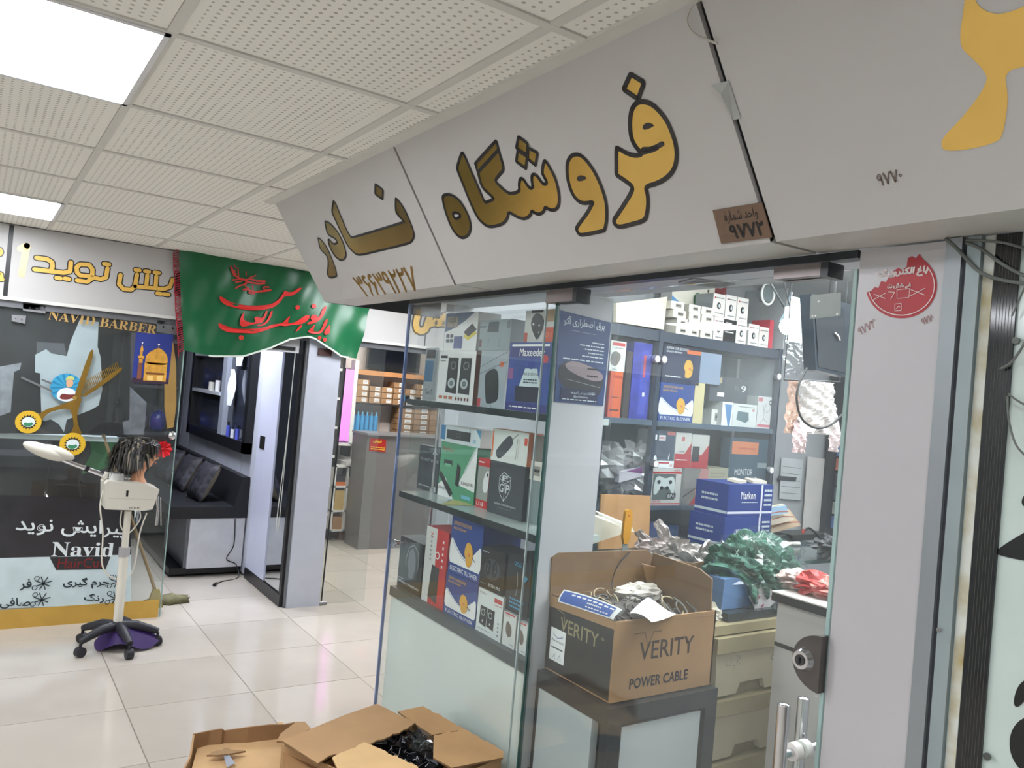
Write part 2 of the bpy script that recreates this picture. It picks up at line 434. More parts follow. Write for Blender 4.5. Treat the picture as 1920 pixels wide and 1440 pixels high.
letter(RA, D([(280, 85), (395, 155), (345, 298), (222, 215)]), w=.011)
letter(RC, [(320, 150), (400, 170), (490, 260), (590, 400), (670, 560), (730, 720), (775, 880), (785, 1020), (782, 1150), (755, 1280), (740, 1300), (600, 1330), (410, 1368), (360, 1350), (328, 1290), (330, 1250), (420, 1130), (500, 1020), (560, 900), (575, 870), (480, 888), (400, 885), (320, 830), (250, 720), (200, 560), (183, 400), (190, 270), (240, 180)],
       fillholes=[[(330, 520), (345, 485), (390, 470), (450, 490), (475, 518), (430, 550), (370, 562), (340, 550)]], w=.010)
letter(RB_, [(320, 315), (340, 330), (420, 520), (500, 700), (570, 860), (600, 940), (625, 958), (730, 915), (690, 870), (570, 765), (530, 600), (490, 465), (485, 460), (620, 310), (755, 165), (760, 170), (800, 330), (865, 525), (800, 600), (735, 675), (820, 760), (900, 830), (960, 845), (1060, 815), (1050, 740), (1060, 665), (1080, 645), (1110, 660), (1160, 740), (1200, 780), (1230, 760), (1215, 680), (1215, 610), (1245, 590), (1285, 615), (1340, 700), (1385, 728), (1410, 700), (1380, 640), (1345, 580), (1360, 480), (1375, 425), (1395, 425), (1450, 510), (1520, 650), (1560, 800), (1572, 930), (1555, 1020), (1500, 1060), (1440, 1050), (1385, 1015), (1375, 1070), (1320, 1110), (1260, 1100), (1215, 1060), (1200, 1120), (1140, 1165), (1080, 1165), (1000, 1130), (915, 1075), (905, 1160), (850, 1230), (760, 1260), (670, 1272), (600, 1240), (520, 1160), (440, 1000), (340, 750), (255, 540), (255, 500), (290, 380)],
       w=.0095, lines=[[(525, 565), (780, 285)]])
letter(RB_, [(130, 850), (200, 865), (290, 930), (370, 1060), (420, 1180), (435, 1290), (400, 1380), (330, 1420), (260, 1390), (180, 1280), (110, 1100), (65, 920), (75, 865)], [[(200, 1095), (245, 1085), (300, 1115), (285, 1150), (235, 1170), (210, 1140)]], w=.0095)
for q in ([(1045, 110), (1165, 200), (1150, 345), (1015, 260)], [(1170, 255), (1290, 320), (1262, 480), (1160, 395)], [(1035, 290), (1155, 370), (1140, 525), (1015, 430)]): letter(RB_, D(q), w=.009)
# second word
NG = M((206, 172, 108), .25, 1., var=.3, scale=4)
letter(RD_, [(1012, 258), (1030, 270), (1110, 370), (1180, 530), (1225, 650), (1232, 710), (1200, 775), (1130, 800), (800, 880), (580, 935), (520, 900), (450, 820), (380, 680), (270, 440), (265, 420), (275, 320), (285, 295), (300, 300), (380, 500), (440, 640), (475, 700), (500, 722), (520, 718), (800, 635), (1110, 540), (1110, 535), (1025, 445), (1012, 400)], w=.0085, gold=NG)
letter(RD_, D([(775, 95), (865, 160), (860, 275), (770, 210)]), w=.0085, gold=NG)
letter(RD_, [(178, 518), (250, 560), (330, 650), (390, 760), (425, 870), (435, 940), (400, 990), (350, 985), (290, 930), (240, 840), (222, 770), (222, 745), (240, 745), (265, 785), (300, 800), (335, 780), (300, 730), (215, 690), (195, 610)], w=.0085, gold=NG)
letter(RD_, [(98, 715), (140, 750), (210, 840), (260, 960), (310, 1090), (322, 1160), (315, 1180), (240, 1200), (205, 1150), (225, 1040), (215, 950), (170, 900), (130, 865), (115, 800)], w=.0085, gold=NG)
b = MB(); GP = M((190, 150, 84), .3, .8, var=.15)
n0 = [S(659, 535, .001), S(789, 506, .001), S(798, 546, .001), S(690, 557, .001)]
g, asp = contours('۳۶۶۳۹۲۲۷')
lo, ro, lt, rt = S(686, 556, .001), S(786, 545, .001), S(660, 520, .001), S(772, 498, .001)
for grp in g:
    LL = [[(lo+(ro-lo)*x)*(1-y)+(lt+(rt-lt)*x)*y for x, y in l] for l in grp]
    b.flat(LL, GP)
    for l in LL: ribbon(b, l, .004, SN, GP, True, False)
b.build('phone_number', sg, label='small gold digits')
b = MB()   # unit number plate in the corner of the sign
q = [S(1336, 395, .004), S(1428, 380, .004), S(1447, 445, .004), S(1352, 457, .004)]
b.prism([q], -SN*.003, M((116, 92, 74), .45))
F = Face(b, q[3], q[2]-q[3], q[0]-q[3], SN, .001)
F.text('واحد شماره', .2, .55, .85, .92, INK); F.text('۹۷۷۲', .25, .1, .9, .5, INK, fat=.002)
b.build('number_plate', sg, label='brown number plate')
# loose cable and tape flap by the seam
b = MB(); b.tube(cat_rom([S(*p, .012) for p in [(1310, 0), (1293, 18), (1288, 42), (1300, 62), (1325, 74), (1345, 82)]], 5, False), .0022, M((190, 186, 176), .5), 6); b.build('cable_loop', sg)
b = MB(); b.add([S(1333, 160, .01), S(1366, 151, .002), S(1389, 222, .002), S(1375, 225, .004), S(1352, 178, .012)], [(0, 1, 2, 3, 4)], M((170, 172, 168), .3)); b.build('tape_flap', sg)
# neighbour sign: gold letter and pencilled number
letter((1200, 0, .375), [(1625, -60), (1625, 0), (1590, 228), (1660, 290), (1735, 370), (1730, 420), (1680, 500), (1600, 600), (1510, 690), (1505, 740), (1540, 757), (1660, 745), (1790, 710), (1815, 670), (1835, 560), (1840, 470), (1820, 360), (1930, 330), (2300, 250), (2300, -60), (2100, 0), (1960, 10), (1880, 50), (1800, 72), (1740, 62), (1680, 20), (1660, -60)], w=0, par=sg2, gold=GOLDM)
b = MB(); g, _ = contours('۹۷۷۰'); lo, ro, lt, rt = [S(*p, .001) for p in ((1648, 350), (1692, 338), (1643, 328), (1687, 316))]
for grp in g:
    for l in grp: ribbon(b, [(lo+(ro-lo)*x)*(1-y)+(lt+(rt-lt)*x)*y for x, y in l], .0012, SN, M((90, 70, 60), .6), True, False)
b.build('pencilled_number', sg2)
# ================================================================== BARBER SHOP FRONT
def Bp(px, py, dy=0.): return P(px, py, 'y', YB+dy)
NY = Vector((0, -1, 0)); NX = Vector((-1, 0, 0))
bsg = thing('shop_sign', 'long pale grey fascia sign with gold lettering above the barber window', 'sign')
BS = M((178, 176, 174), .35, var=.02, scale=3)
for a, c in ((-3, .118), (.142, 2.9), (2.915, 5.2)): MB().box((a, YB-.03, 1.975), (c, YB, ZC-.002), BS).build('panel', bsg)
MB().box((-3, YB-.02, 1.98), (5.2, YB+.02, ZC-.004), BLACK).build('backing', bsg, label='black backing seen in the seams')
b = MB(); b.box((-3, YB-.035, 1.955), (5.2, YB+.03, 1.975), SOF); b.box((-3, YB-.012, 1.915), (5.2, YB+.03, 1.955), M((110, 112, 116), .35, .4)); b.build('bottom_rail', bsg)
GB = M((222, 178, 84), .4, .15, var=.05); RG = (0, 430, .1875)
def strokes(reg, lst, w, edge, mat, name, par, plane, n, lift=.0015, emat=VB):
    for l in lst:
        b = MB()
        for k, (ww, mm, lf) in enumerate(((w+edge*2, emat, 0), (w, mat, .0008))):
            if not edge and k == 0: continue
            ribbon(b, [plane(*p) + n*(lift+lf) for p in zp(reg, l)], ww, n, mm, False)
        b.build(name if len(l) > 2 or not edge else 'letter_dot', par)
sgp = lambda x, y: Bp(x, y, -.03)
strokes(RG, [[(205, 195), (270, 165)], [(268, 165), (215, 450)]], .036, 0, M((236, 205, 135), .4, .5), 'numeral', bsg, sgp, NY)
strokes(RG, [[(365, 285), (470, 298), (520, 330), (525, 370), (515, 405)], [(345, 400), (640, 435), (700, 420), (708, 330)], [(770, 510), (870, 525), (920, 490), (925, 400), (890, 355), (800, 350), (765, 380), (770, 430), (800, 460), (910, 470)], [(925, 480), (1010, 500), (1060, 480), (1075, 390)], [(1040, 345), (1090, 352)], [(565, 485), (605, 491)], [(650, 492), (692, 499)],
             [(1205, 455), (1190, 550), (1235, 598), (1310, 605), (1350, 570), (1370, 450)], [(1350, 570), (1640, 598), (1700, 575), (1725, 500)], [(1460, 580), (1473, 460)], [(1555, 590), (1563, 470)], [(1355, 405), (1395, 411)], [(1450, 418), (1490, 424)], [(1545, 431), (1590, 437)], [(1572, 640), (1612, 646)], [(1640, 648), (1685, 654)]],
        .0245, .0065, GB, 'letter', bsg, sgp, NY)
strokes(RG, [[(1800, 470), (1785, 630)]], .05, .004, VB, 'letter', bsg, sgp, NY)
strokes(RG, [[(-30, 200), (0, 200), (12, 225), (0, 250), (-30, 250)], [(-40, 500), (25, 502)], [(-10, 440), (12, 450), (15, 490)]], .02, .006, GB, 'letter', bsg, sgp, NY)
# letter of the next sign glimpsed through the showcase glass
strokes((740, 540, .20833), [[(205, 250), (190, 320), (200, 370), (240, 390), (280, 370), (300, 300), (320, 260)], [(300, 330), (360, 310), (400, 260)], [(380, 320), (440, 310), (450, 250)], [(450, 320), (520, 300), (540, 240)]], .05, .014, GB, 'letter', bsg, sgp, NY)
# window glass and everything stuck on it
bw = thing('barber_window', 'tall frameless barber window with printed film, gold scissors and lettering', 'shop window')
XE = 1.148
MB().box((-3, YB, .0), (XE, YB+.01, 1.915), GLASS).build('glass_pane', bw, label='clear glass pane')
b = MB(); b.box((XE, YB-.001, .0), (XE+.006, YB+.011, 1.915), M((150, 175, 170), .15)); b.build('glass_edge', bw)
def BF(q, dy=-.002, n=NY):   # face from three pixel corners: bottom-left, bottom-right, top-left
    a, c, d = [Bp(*p, dy) for p in q]; return a, c-a, d-a
PV = lambda b, q, mat, k=0: b.flat([[Bp(*p, -.002-.0012*k) for p in q]], mat)
def build_dec(name, fn, par=bw, label=None):
    b = MB(); fn(b); return b.build(name, par, label)
Z4 = (0, 540, .25); Z3 = (0, 780, .3194)
FB = M((48, 48, 52), .18, var=.12)
def film(b):
    PV(b, [(-140, 925), (246, 936), (246, 1040), (-140, 1050)], FB)
    PV(b, [(-140, 1050), (246, 1040), (246, 1132), (-140, 1146)], M((200, 216, 220), .25))
    PV(b, zp(Z3, [(290, 828), (650, 822), (620, 900), (330, 905)]), FB, 1)
build_dec('printed_film', film, label='black and pale blue printed band')
def goldb(b): b.box((-3, YB-.004, 0), (XE-.01, YB-.0005, .115), M((205, 165, 80), .3, .3))
build_dec('gold_skirting_film', goldb)
def Fq(b, bl, br, tl, k=1): 
    a, c, d = Bp(*bl, -.0035-.001*k), Bp(*br, -.0035-.001*k), Bp(*tl, -.0035-.001*k); return Face(b, a, c-a, d-a, NY, .0004)
def words(b):
    Fq(b, (29, 1004), (235, 1012), (31, 968)).text('پیرایش نوید', 0, 0, 1, 1, M((225, 232, 235), .4), 3, fat=.003)
    Fq(b, (96, 1043), (212, 1044), (99, 1016)).text(serif('Navid'), 0, 0, 1, 1, M((225, 232, 235), .4), 3, fat=.001)
    Fq(b, (107, 1066), (194, 1064), (110, 1047)).text('HairCut', 0, 0, 1, 1, M((120, 30, 32), .4), fat=.001)
    Z = lambda x, y: (x*.3194, 780+y*.3194)
    for t, a, c, d in (('جرم گیری', (372, 1015), (640, 1012), (370, 950)), ('فر', (115, 1025), (185, 1022), (115, 960)), ('رنگ', (495, 1092), (610, 1098), (493, 1040)), ('صافی', (0, 1130), (178, 1128), (0, 1068))):
        Fq(b, Z(*a), Z(*c), Z(*d)).text(t, 0, 0, 1, 1, M((40, 52, 58), .4), 3, fat=.0025)
build_dec('lettering', words, label='white and dark window lettering')
for x, y in ((255, 985), (690, 975), (245, 1080), (678, 1070)):
    b = MB(); c = Bp(x*.3194, 780+y*.3194, -.006)
    for g in (.3, 1.1, 1.9, 2.7): 
        d = Vector((math.cos(g), 0, math.sin(g)))*.045; ribbon(b, [c-d*.8, c+d], .006, NY, M((40, 52, 58), .4), False)
    for g in (2.4, 3.6): 
        e = c+Vector((math.cos(g), 0, math.sin(g)))*.05; ribbon(b, [e+Vector((math.cos(t), 0, math.sin(t)))*.014 for t in (0, 1, 2, 3, 4, 5)], .004, NY, M((40, 52, 58), .4), True)
    b.build('scissor_emblem', bw)
build_dec('gold_lettering', lambda b: Fq(b, (89, 599), (292, 627), (93, 581)).text(serif('NAVID BARBER'), 0, 0, 1, 1, M((196, 160, 100), .35, .3), 3))
# torn photo print on the window
ph = thing('window_poster', 'large torn black and white photo print stuck inside the barber window', 'poster')
def QV(b, q, mat, k=0): b.prism([[Bp(*p, .022-.002*k) for p in zp(Z4, q)]], (0, .001, 0), mat)
b = MB()
QV(b, [(-500, 120), (180, 130), (600, 200), (1020, 250), (1000, 1000), (940, 1100), (-500, 1085)], M((38, 39, 43), .4, var=.25, scale=4))
QV(b, [(265, 500), (345, 458), (385, 490), (500, 510), (530, 400), (600, 235), (740, 255), (732, 440), (755, 520), (768, 760), (740, 880), (690, 910), (590, 950), (500, 990), (480, 1080), (440, 1020), (380, 985), (330, 1000), (280, 940), (290, 700), (262, 650)], M((196, 205, 212), .5, var=.05), 1)
QV(b, [(0, 590), (160, 560), (150, 610), (105, 630), (80, 930), (0, 960)], M((150, 152, 160), .5, var=.2, scale=20), 1)
QV(b, [(975, 740), (1100, 860), (1080, 1100), (930, 1100), (920, 1005), (970, 990)], M((120, 120, 130), .5, var=.25, scale=20), 1)
QV(b, [(740, 255), (960, 330), (975, 620), (970, 990), (915, 1000), (900, 1080), (600, 1090), (590, 950), (690, 910), (745, 880), (768, 760), (755, 520), (732, 440)], M((20, 20, 22), .35), 2)
QV(b, [(275, 405), (480, 415), (500, 505), (385, 488), (340, 455), (275, 490)], M((95, 98, 104), .5), 2)
QV(b, [(110, 630), (150, 610), (300, 640), (310, 940), (80, 940)], M((34, 35, 40), .4), 3)
QV(b, [(980, 330), (1020, 335), (1000, 690), (980, 690)], M((90, 84, 88), .5, var=.2), 3)
b.build('photo_print', ph)
# shrine picture
b = MB(); q = [Bp(*p, -.004) for p in zp(Z4, [(988, 708), (1262, 722), (1300, 352), (1022, 332)])]
b.prism([q], (0, .002, 0), M((48, 62, 140), .35, var=.15, scale=2)); F = Face(b, q[0], q[1]-q[0], q[3]-q[0], NY, .0012)
GD = M((214, 158, 62), .5, var=.2, scale=30)
F.rect(0, 0, 1, .1, M((60, 40, 60), .5)); F.up(); F.rect(.30, .05, .92, .42, GD)
F.smooth([(.32, .38), (.30, .5), (.36, .6), (.52, .68), (.62, .72), (.66, .72), (.78, .68), (.9, .58), (.93, .46), (.9, .38)], GD)
F.rect(.635, .7, .65, .78, GD); F.rect(.12, .08, .24, .4, M((130, 80, 60), .5)); F.rect(.14, .4, .24, .5, GD); F.rect(.11, .49, .27, .54, GD); F.rect(.15, .54, .22, .64, GD); F.poly([(.14, .64), (.24, .64), (.19, .78)], GD)
F.up(); F.rect(.36, .18, .86, .22, M((120, 70, 30), .5)); F.rect(.4, .06, .56, .16, M((240, 200, 120), .5)); F.rect(.66, .06, .82, .16, M((240, 200, 120), .5)); F.ell(.64, .79, .03, .02, PRINTW, 8); F.ell(.19, .8, .02, .015, PRINTW, 8)
b.build('shrine_picture', label='blue night picture of a golden dome taped to the barber window', cat='picture')
# blue round sticker with a figure
b = MB(); c = Bp(125, 727, -.004); rr = (Bp(155, 731, -.004)-c).length
F = Face(b, c-Vector((rr, 0, rr)), (2*rr, 0, 0), (0, 0, 2*rr), NY, .001)
F.ell(.5, .5, .5, .5, M((60, 160, 200), .4), 28); F.up()
for i in range(14):
    g = 6.2832*i/14; F.poly([(.5, .5), (.5+.48*math.cos(g), .5+.48*math.sin(g)), (.5+.48*math.cos(g+.16), .5+.48*math.sin(g+.16))], M((40, 130, 175), .4))
F.up(); F.smooth([(.2, .12), (.25, .4), (.45, .5), (.6, .5), (.8, .4), (.85, .15), (.6, .02), (.4, .02)], M((225, 230, 235), .5)); F.smooth([(.52, .5), (.46, .65), (.5, .8), (.62, .82), (.7, .7), (.66, .55)], M((216, 170, 130), .5))
F.up(); F.smooth([(.44, .72), (.46, .88), (.6, .94), (.72, .86), (.7, .76), (.6, .82), (.5, .8)], M((190, 200, 120), .5)); F.smooth([(.3, .1), (.35, .3), (.6, .26), (.8, .3), (.7, .14), (.5, .08)], M((120, 50, 45), .5))
b.build('round_sticker', label='round blue sticker with a figure in a white shirt on the barber window', cat='sticker')
# gold scissors and comb
SCI = M((190, 150, 72), .25, .85, var=.1)
sc = thing('scissors_emblem', 'large gold scissors cut-out with open blades on the barber window', 'emblem')
def PL(b, pts, mat, k=2, th=.003): b.prism([chaikin([Bp(*p, -.003-.0015*k) for p in zp(Z4, pts)], 1)], (0, th, 0), mat)
b = MB(); PL(b, [(680, 465), (700, 462), (698, 520), (620, 760), (600, 850), (545, 850), (580, 740), (650, 540)], SCI, 3); b.build('blade', sc)
b = MB()
for a, c, w in (((165, 672), (385, 772), 7), ((320, 690), (380, 715), 6)): 
    p, q = [Bp(*t, -.006) for t in zp(Z4, [a, c])]; ribbon(b, [p, q], .012, NY, STEEL, False)
b.build('blade', sc, label='thin silver blade')
b = MB(); PL(b, [(520, 850), (620, 820), (600, 870), (575, 960), (590, 1040), (620, 1100), (560, 1120), (480, 1120), (555, 1060), (545, 960), (520, 900), (400, 920), (330, 960), (300, 1040), (270, 1050), (275, 960), (340, 910), (450, 880)], SCI, 4); b.cyl(Bp(140, 746, -.012), Bp(140, 746, -.004), .012, GOLDM); b.build('handle', sc)
for k, (x, y, r0) in enumerate(((213, 1005, 74), (545, 1172, 77))):
    b = MB(); c = Bp(x*.25, 540+y*.25, -.010); rr = r0*.25*.0037
    F = Face(b, c-Vector((rr, 0, rr)), (2*rr, 0, 0), (0, 0, 2*rr), NY, .0005)
    b.cyl(c+Vector((0, .004, 0)), c, rr, M((222, 180, 50), .35), 24)
    F.poly([(.5+(.34 if i % 2 else .25)*math.cos(6.2832*i/32), .5+(.34 if i % 2 else .25)*math.sin(6.2832*i/32)) for i in range(32)], INK)
    F.up(); F.ell(.5, .5, .25, .22, M((225, 235, 238), .5)); F.up(); F.smooth([(.3, .38), (.36, .5), (.5, .44), (.64, .52), (.7, .4), (.55, .3), (.42, .3)], M((60, 140, 100), .5))
    b.build('round_badge', sc, label='yellow sunburst badge')
cb = thing('comb_emblem', 'gold comb cut-out crossing the scissors on the barber window', 'emblem')
b = MB(); PL(b, [(610, 800), (640, 790), (905, 585), (922, 620), (640, 822)], SCI, 1); b.build('spine', cb)
b = MB()
for i in range(22):
    t = i/21; x0, y0 = 640+(890-640)*t, 785+(600-785)*t; ln = 75-35*t
    p, q = [Bp(*z, -.005) for z in zp(Z4, [(x0, y0), (x0-ln*.35, y0-ln)])]; ribbon(b, [p, q], .005, NY, SCI, False)
b.build('teeth', cb)
# fittings on the glass
for k, q in enumerate(([(43, 568), (86, 573), (85, 588), (43, 582)], [(22, 590), (49, 592), (47, 607), (22, 602)], [(295, 600), (335, 606), (333, 628), (294, 622)])):
    b = MB(); qq = [Bp(*p, -.012) for p in q]; b.prism([qq], (0, .03, 0), STEEL); 
    F = Face(b, qq[3], qq[2]-qq[3], qq[0]-qq[3], NY, .001); F.ell(.3, .5, .05, .1, BLACK, 8); F.ell(.75, .5, .05, .1, BLACK, 8)
    b.build('glass_fitting', label=['steel hinge plate at the top rail of the barber window', 'small steel clip plate below the hinge of the barber window', 'dark steel lock plate at the end of the gold barber lettering'][k], cat='glass fitting')
b = MB(); b.box((-3, YB+.03, .0), (.0, YB+.031, .0), BLACK)
p, q = Bp(0, 816, .05), Bp(222, 827, .05); MB().obox((-3, YB+.05, p.z-.018), (q.x+3, 0, 0), (0, .12, 0), (0, 0, .03), M((200, 212, 214), .3)).build('window_shelf', label='long pale shelf board running behind the barber window', cat='shelf')
b = MB(); q = [Bp(*p, -.003) for p in ((309, 640), (330, 642), (331, 800), (308, 805))]; b.prism([chaikin(q, 1)], (0, .002, 0), M((176, 142, 84), .35, .3)); b.build('gold_film_strip', bw)
c = Bp(323, 817, -.05); b = MB(); b.sphere(c, .026, CHROME, sc=(1, .7, 1)); b.cyl(c, c+Vector((0, .05, 0)), .01, CHROME); b.build('door_knob', bw, label='round chrome knob')
b = MB(); c = Bp(305, 842, -.05)
for i in range(9):
    g = 6.2832*i/9; d = Vector((math.cos(g), -.2, math.sin(g))); e = Vector((-math.sin(g), 0, math.cos(g)))
    b.add([c, c+d*.045+e*.018, c+d*.055+Vector((0, -.02, 0)), c+d*.045-e*.018], [(0, 1, 2, 3)], M((205, 30, 38), .5))
b.sphere(c, .014, M((190, 20, 28), .5), 8, 6); b.build('ribbon_bow', label='red ribbon bow hanging by the barber door knob', cat='bow')
# dark things behind the barber window: counter, chairs, lamp strip
b = MB(); b.box((-3, YB+.9, 0), (.95, YB+1.3, .9), M((30, 31, 34), .4)); b.box((-3, YB+.88, .9), (.97, YB+1.32, .94), M((60, 60, 64), .2)); b.build('counter', label='dark low counter behind the barber window', cat='counter')
b = MB(); b.grid(lambda u, v: Vector((.66+u*.16+.02*math.sin(v*5), YB+.175+.012*math.sin(u*9), 1.13-v*.22+.05*u*v)), 8, 10, M((30, 110, 52), .7)); b.build('hanging_towel', label='green towel hanging behind the barber window above the wig', cat='towel')
for k, x in enumerate((-.1, .75)):
    ch = thing('barber_chair', ['black padded barber chair behind the scissors emblem', 'black padded barber chair behind the wig stand'][k], 'chair', group='barber chairs')
    b = MB(); b.box((x-.26, YB+.35, .45), (x+.26, YB+.82, .56), BLACK); b.build('seat', ch)
    b = MB(); b.box((x-.25, YB+.76, .56), (x+.25, YB+.86, 1.1), BLACK); b.build('backrest', ch)
    b = MB(); b.cyl((x, YB+.6, .03), (x, YB+.6, .45), .035, CHROME); b.cyl((x, YB+.6, 0), (x, YB+.6, .03), .22, CHROME, 20); b.build('base', ch)
    for s_ in (-1, 1): 
        b = MB(); b.tube([(x+s_*.27, YB+.4, .55), (x+s_*.27, YB+.4, .7), (x+s_*.27, YB+.78, .72)], .018, CHROME, 6); b.build('armrest', ch)
# ================================================================== GREEN FLAG
YFL = YB-.07
def fold(x, z):
    k = max(0, (1.35-x)/.3); r_ = max(0, (x-2.15)/.25)
    return .012*math.sin(x*11+z*7)+.012*k*math.sin(9*(z*1.2+x*2.2))+.018*r_*math.sin(z*18+x*8)+.006*math.sin(x*31-z*13)
def FL(px, py, lift=0.):
    p = P(px, py, 'y', YFL); p.y += fold(p.x, p.z)-lift; return p
def interp(tbl, x):
    for (a, ya), (c, yc) in zip(tbl, tbl[1:]):
        if x <= c: return ya+(yc-ya)*(x-a)/(c-a)
    return tbl[-1][1]
botc = [(344, 657), (400, 668), (455, 668), (505, 653), (545, 636), (578, 631), (592, 636), (620, 655), (640, 668), (668, 672)]
def flagpx(u, v):
    xt, yt = 336+(706-336)*u, 468+(531-468)*u
    xb = 344+(670-344)*u; yb = interp(botc, xb); return xt+(xb-xt)*v, yt+(yb-yt)*v
GRN = M((18, 94, 56), .33, var=.1, scale=4); flg = thing('flag', 'green satin banner with red calligraphy hung under the ceiling by the barber door', 'flag')
b = MB(); b.grid(lambda u, v: FL(*flagpx(u, v)), 90, 40, GRN); b.build('cloth', flg)
b = MB(); tb = [FL(*flagpx(i/60*.8+.15, 1.0), .002) for i in range(61)]; ribbon(b, tb, .012, NY, M((215, 225, 215), .5), False); b.build('hem', flg, label='pale bottom hem')
b = MB()
for i in range(46):
    p = FL(*flagpx(0, i/45)); b.tube([p, p+Vector((-.022-.01*R.random(), R.uniform(-.01, .01), -.016)), p+Vector((-.03, 0, -.045))], .004, M((150, 22, 40), .7), 4)
b.build('fringe', flg, label='dark red fringe')
RF = (380, 480, .14583); FR = M((212, 38, 34), .5, var=.03)
b = MB()
def fp(l, it=2): b.flat([chaikin([FL(*p, .011) for p in zp(RF, l)], it)], FR)
fp([(215, 510), (330, 590), (450, 625), (620, 640), (780, 635), (880, 620), (950, 580), (1000, 530), (1040, 450), (1060, 445), (1100, 470), (1160, 460), (1200, 425), (1250, 405), (1262, 425), (1210, 470), (1150, 510), (1080, 520), (1040, 520), (1000, 590), (930, 650), (850, 680), (700, 700), (600, 700), (450, 680), (300, 640), (230, 590), (205, 545)])
fp([(200, 855), (270, 895), (400, 935), (600, 940), (780, 925), (900, 880), (1000, 870), (1040, 850), (1110, 770), (1120, 780), (1085, 850), (1110, 868), (1200, 845), (1290, 775), (1350, 755), (1372, 785), (1330, 840), (1260, 880), (1150, 885), (1060, 905), (1000, 893), (920, 915), (800, 960), (660, 1000), (500, 990), (330, 985), (230, 945), (195, 900)])
fp([(535, 715), (520, 790), (530, 830), (580, 850), (640, 860), (680, 840), (650, 800), (690, 775), (745, 800), (780, 780), (800, 730), (820, 700), (838, 710), (800, 800), (760, 860), (700, 870), (620, 885), (520, 912), (480, 900), (462, 860), (480, 790), (500, 750)])
fp([(905, 690), (890, 770), (850, 840), (790, 890), (690, 908), (690, 895), (770, 875), (820, 835), (855, 770), (870, 720)])
fp([(1585, 630), (1575, 690), (1540, 770), (1490, 825), (1420, 865), (1340, 885), (1330, 862), (1400, 835), (1370, 800), (1400, 755), (1440, 755), (1470, 790), (1500, 760), (1520, 690)])
fp([(1600, 795), (1595, 860), (1560, 920), (1520, 985), (1460, 1005), (1400, 1000), (1350, 985), (1345, 960), (1380, 930), (1415, 885), (1430, 890), (1400, 960), (1440, 975), (1490, 970), (1530, 900), (1550, 840)])
fp([(1640, 880), (1625, 930), (1640, 965), (1600, 1010), (1560, 1015), (1545, 980), (1590, 920)])
fp([(1280, 885), (1250, 940), (1180, 985), (1220, 925), (1250, 890)])
for x, y, r0 in ((1207, 662, 38), (1422, 645, 40), (487, 1050, 40), (1490, 1050, 32), (1560, 1075, 34)): fp([(x-r0, y+5), (x-5, y-r0), (x+r0, y-4), (x+4, y+r0)], 2)
b.build('calligraphy', flg, label='large red calligraphy')
b = MB(); TH = M((196, 48, 42), .5)
for l, w in (([(870, 440), (700, 460), (640, 455), (560, 430), (520, 435)], .014), ([(850, 400), (790, 400), (800, 430), (860, 435)], .01), ([(600, 470), (660, 475)], .02), ([(800, 325), (700, 320), (600, 295), (560, 310), (480, 290), (420, 250), (380, 190), (360, 140)], .014), ([(800, 350), (700, 355), (560, 330)], .012),
             ([(420, 415), (470, 385), (520, 370), (560, 350)], .01), ([(455, 150), (460, 260)], .007), ([(405, 120), (430, 160)], .007), ([(555, 200), (560, 250)], .007), ([(680, 250), (600, 280)], .008), ([(380, 310), (470, 300)], .01), ([(420, 340), (500, 325)], .008), ([(640, 380), (650, 440)], .008), ([(550, 330), (545, 390), (590, 420)], .009), ([(365, 180), (420, 190)], .008), ([(375, 215), (430, 225)], .008), ([(390, 250), (450, 262)], .008)):
    q = [FL(*p, .012) for p in zp(RF, l)]; ribbon(b, cat_rom(q, 4, False), w, NY, TH, False)
b.build('small_calligraphy', flg, label='small crest of red script')
# ================================================================== BARBER DOORWAY AND INTERIOR
WP = M((196, 200, 214), .3, var=.02)
MB().box((1.97, YB+.02, 0), (2.03, 10.2, 2.62), BLACK).build('wall_right_barber', kind='structure')
wr = bpy.data.objects['wall_right_barber']
y_ = 6.08
for k in range(9):
    MB().box((1.955, y_+.004, .02), (1.971, y_+.40, 2.6), WP).build('panel', wr); y_ += .405
MB().box((-3, 9.6, 0), (1.97, 9.66, 2.6), M((52, 54, 62), .5)).build('wall_back_barber', kind='structure')
b = MB(); b.box((1.945, YB+.01, 0), (1.972, 6.5, .085), BLACK); b.box((1.952, YB+.012, 0), (1.972, YB+.06, 1.95), BLACK); b.build('door_frame', label='black frame and bottom rail of the mirror by the barber pillar', cat='frame')
MB().box((1.958, YB+.06, .09), (1.966, 6.02, 1.92), M((225, 230, 235), .02, 1., var=0)).build('wall_mirror', label='tall mirror strip beside the silver pillar at the barber door', cat='mirror')
MB().box((1.95, 6.03, .09), (1.972, 6.48, 2.1), M((206, 210, 232), .25, var=.01)).build('trim_2', kind='structure')
pl = thing('pillar', 'satin silver clad pillar between the barber door and the far shop', 'pillar')
xr = Bp(640, 660, -.03).x
MB().box((1.985, YB-.035, 0), (xr, YB+.12, 1.975), M((190, 194, 206), .34, .2, var=.03)).build('cladding', pl)
MB().box((1.972, YB-.02, 0), (1.985, YB+.12, 1.97), M((112, 114, 118), .4)).build('edge_strip', pl)
MB().box((2.05, YB-.05, 1.82), (2.15, YB-.035, 1.87), M((60, 30, 26), .5)).build('keypad', pl, label='small dark red plate')
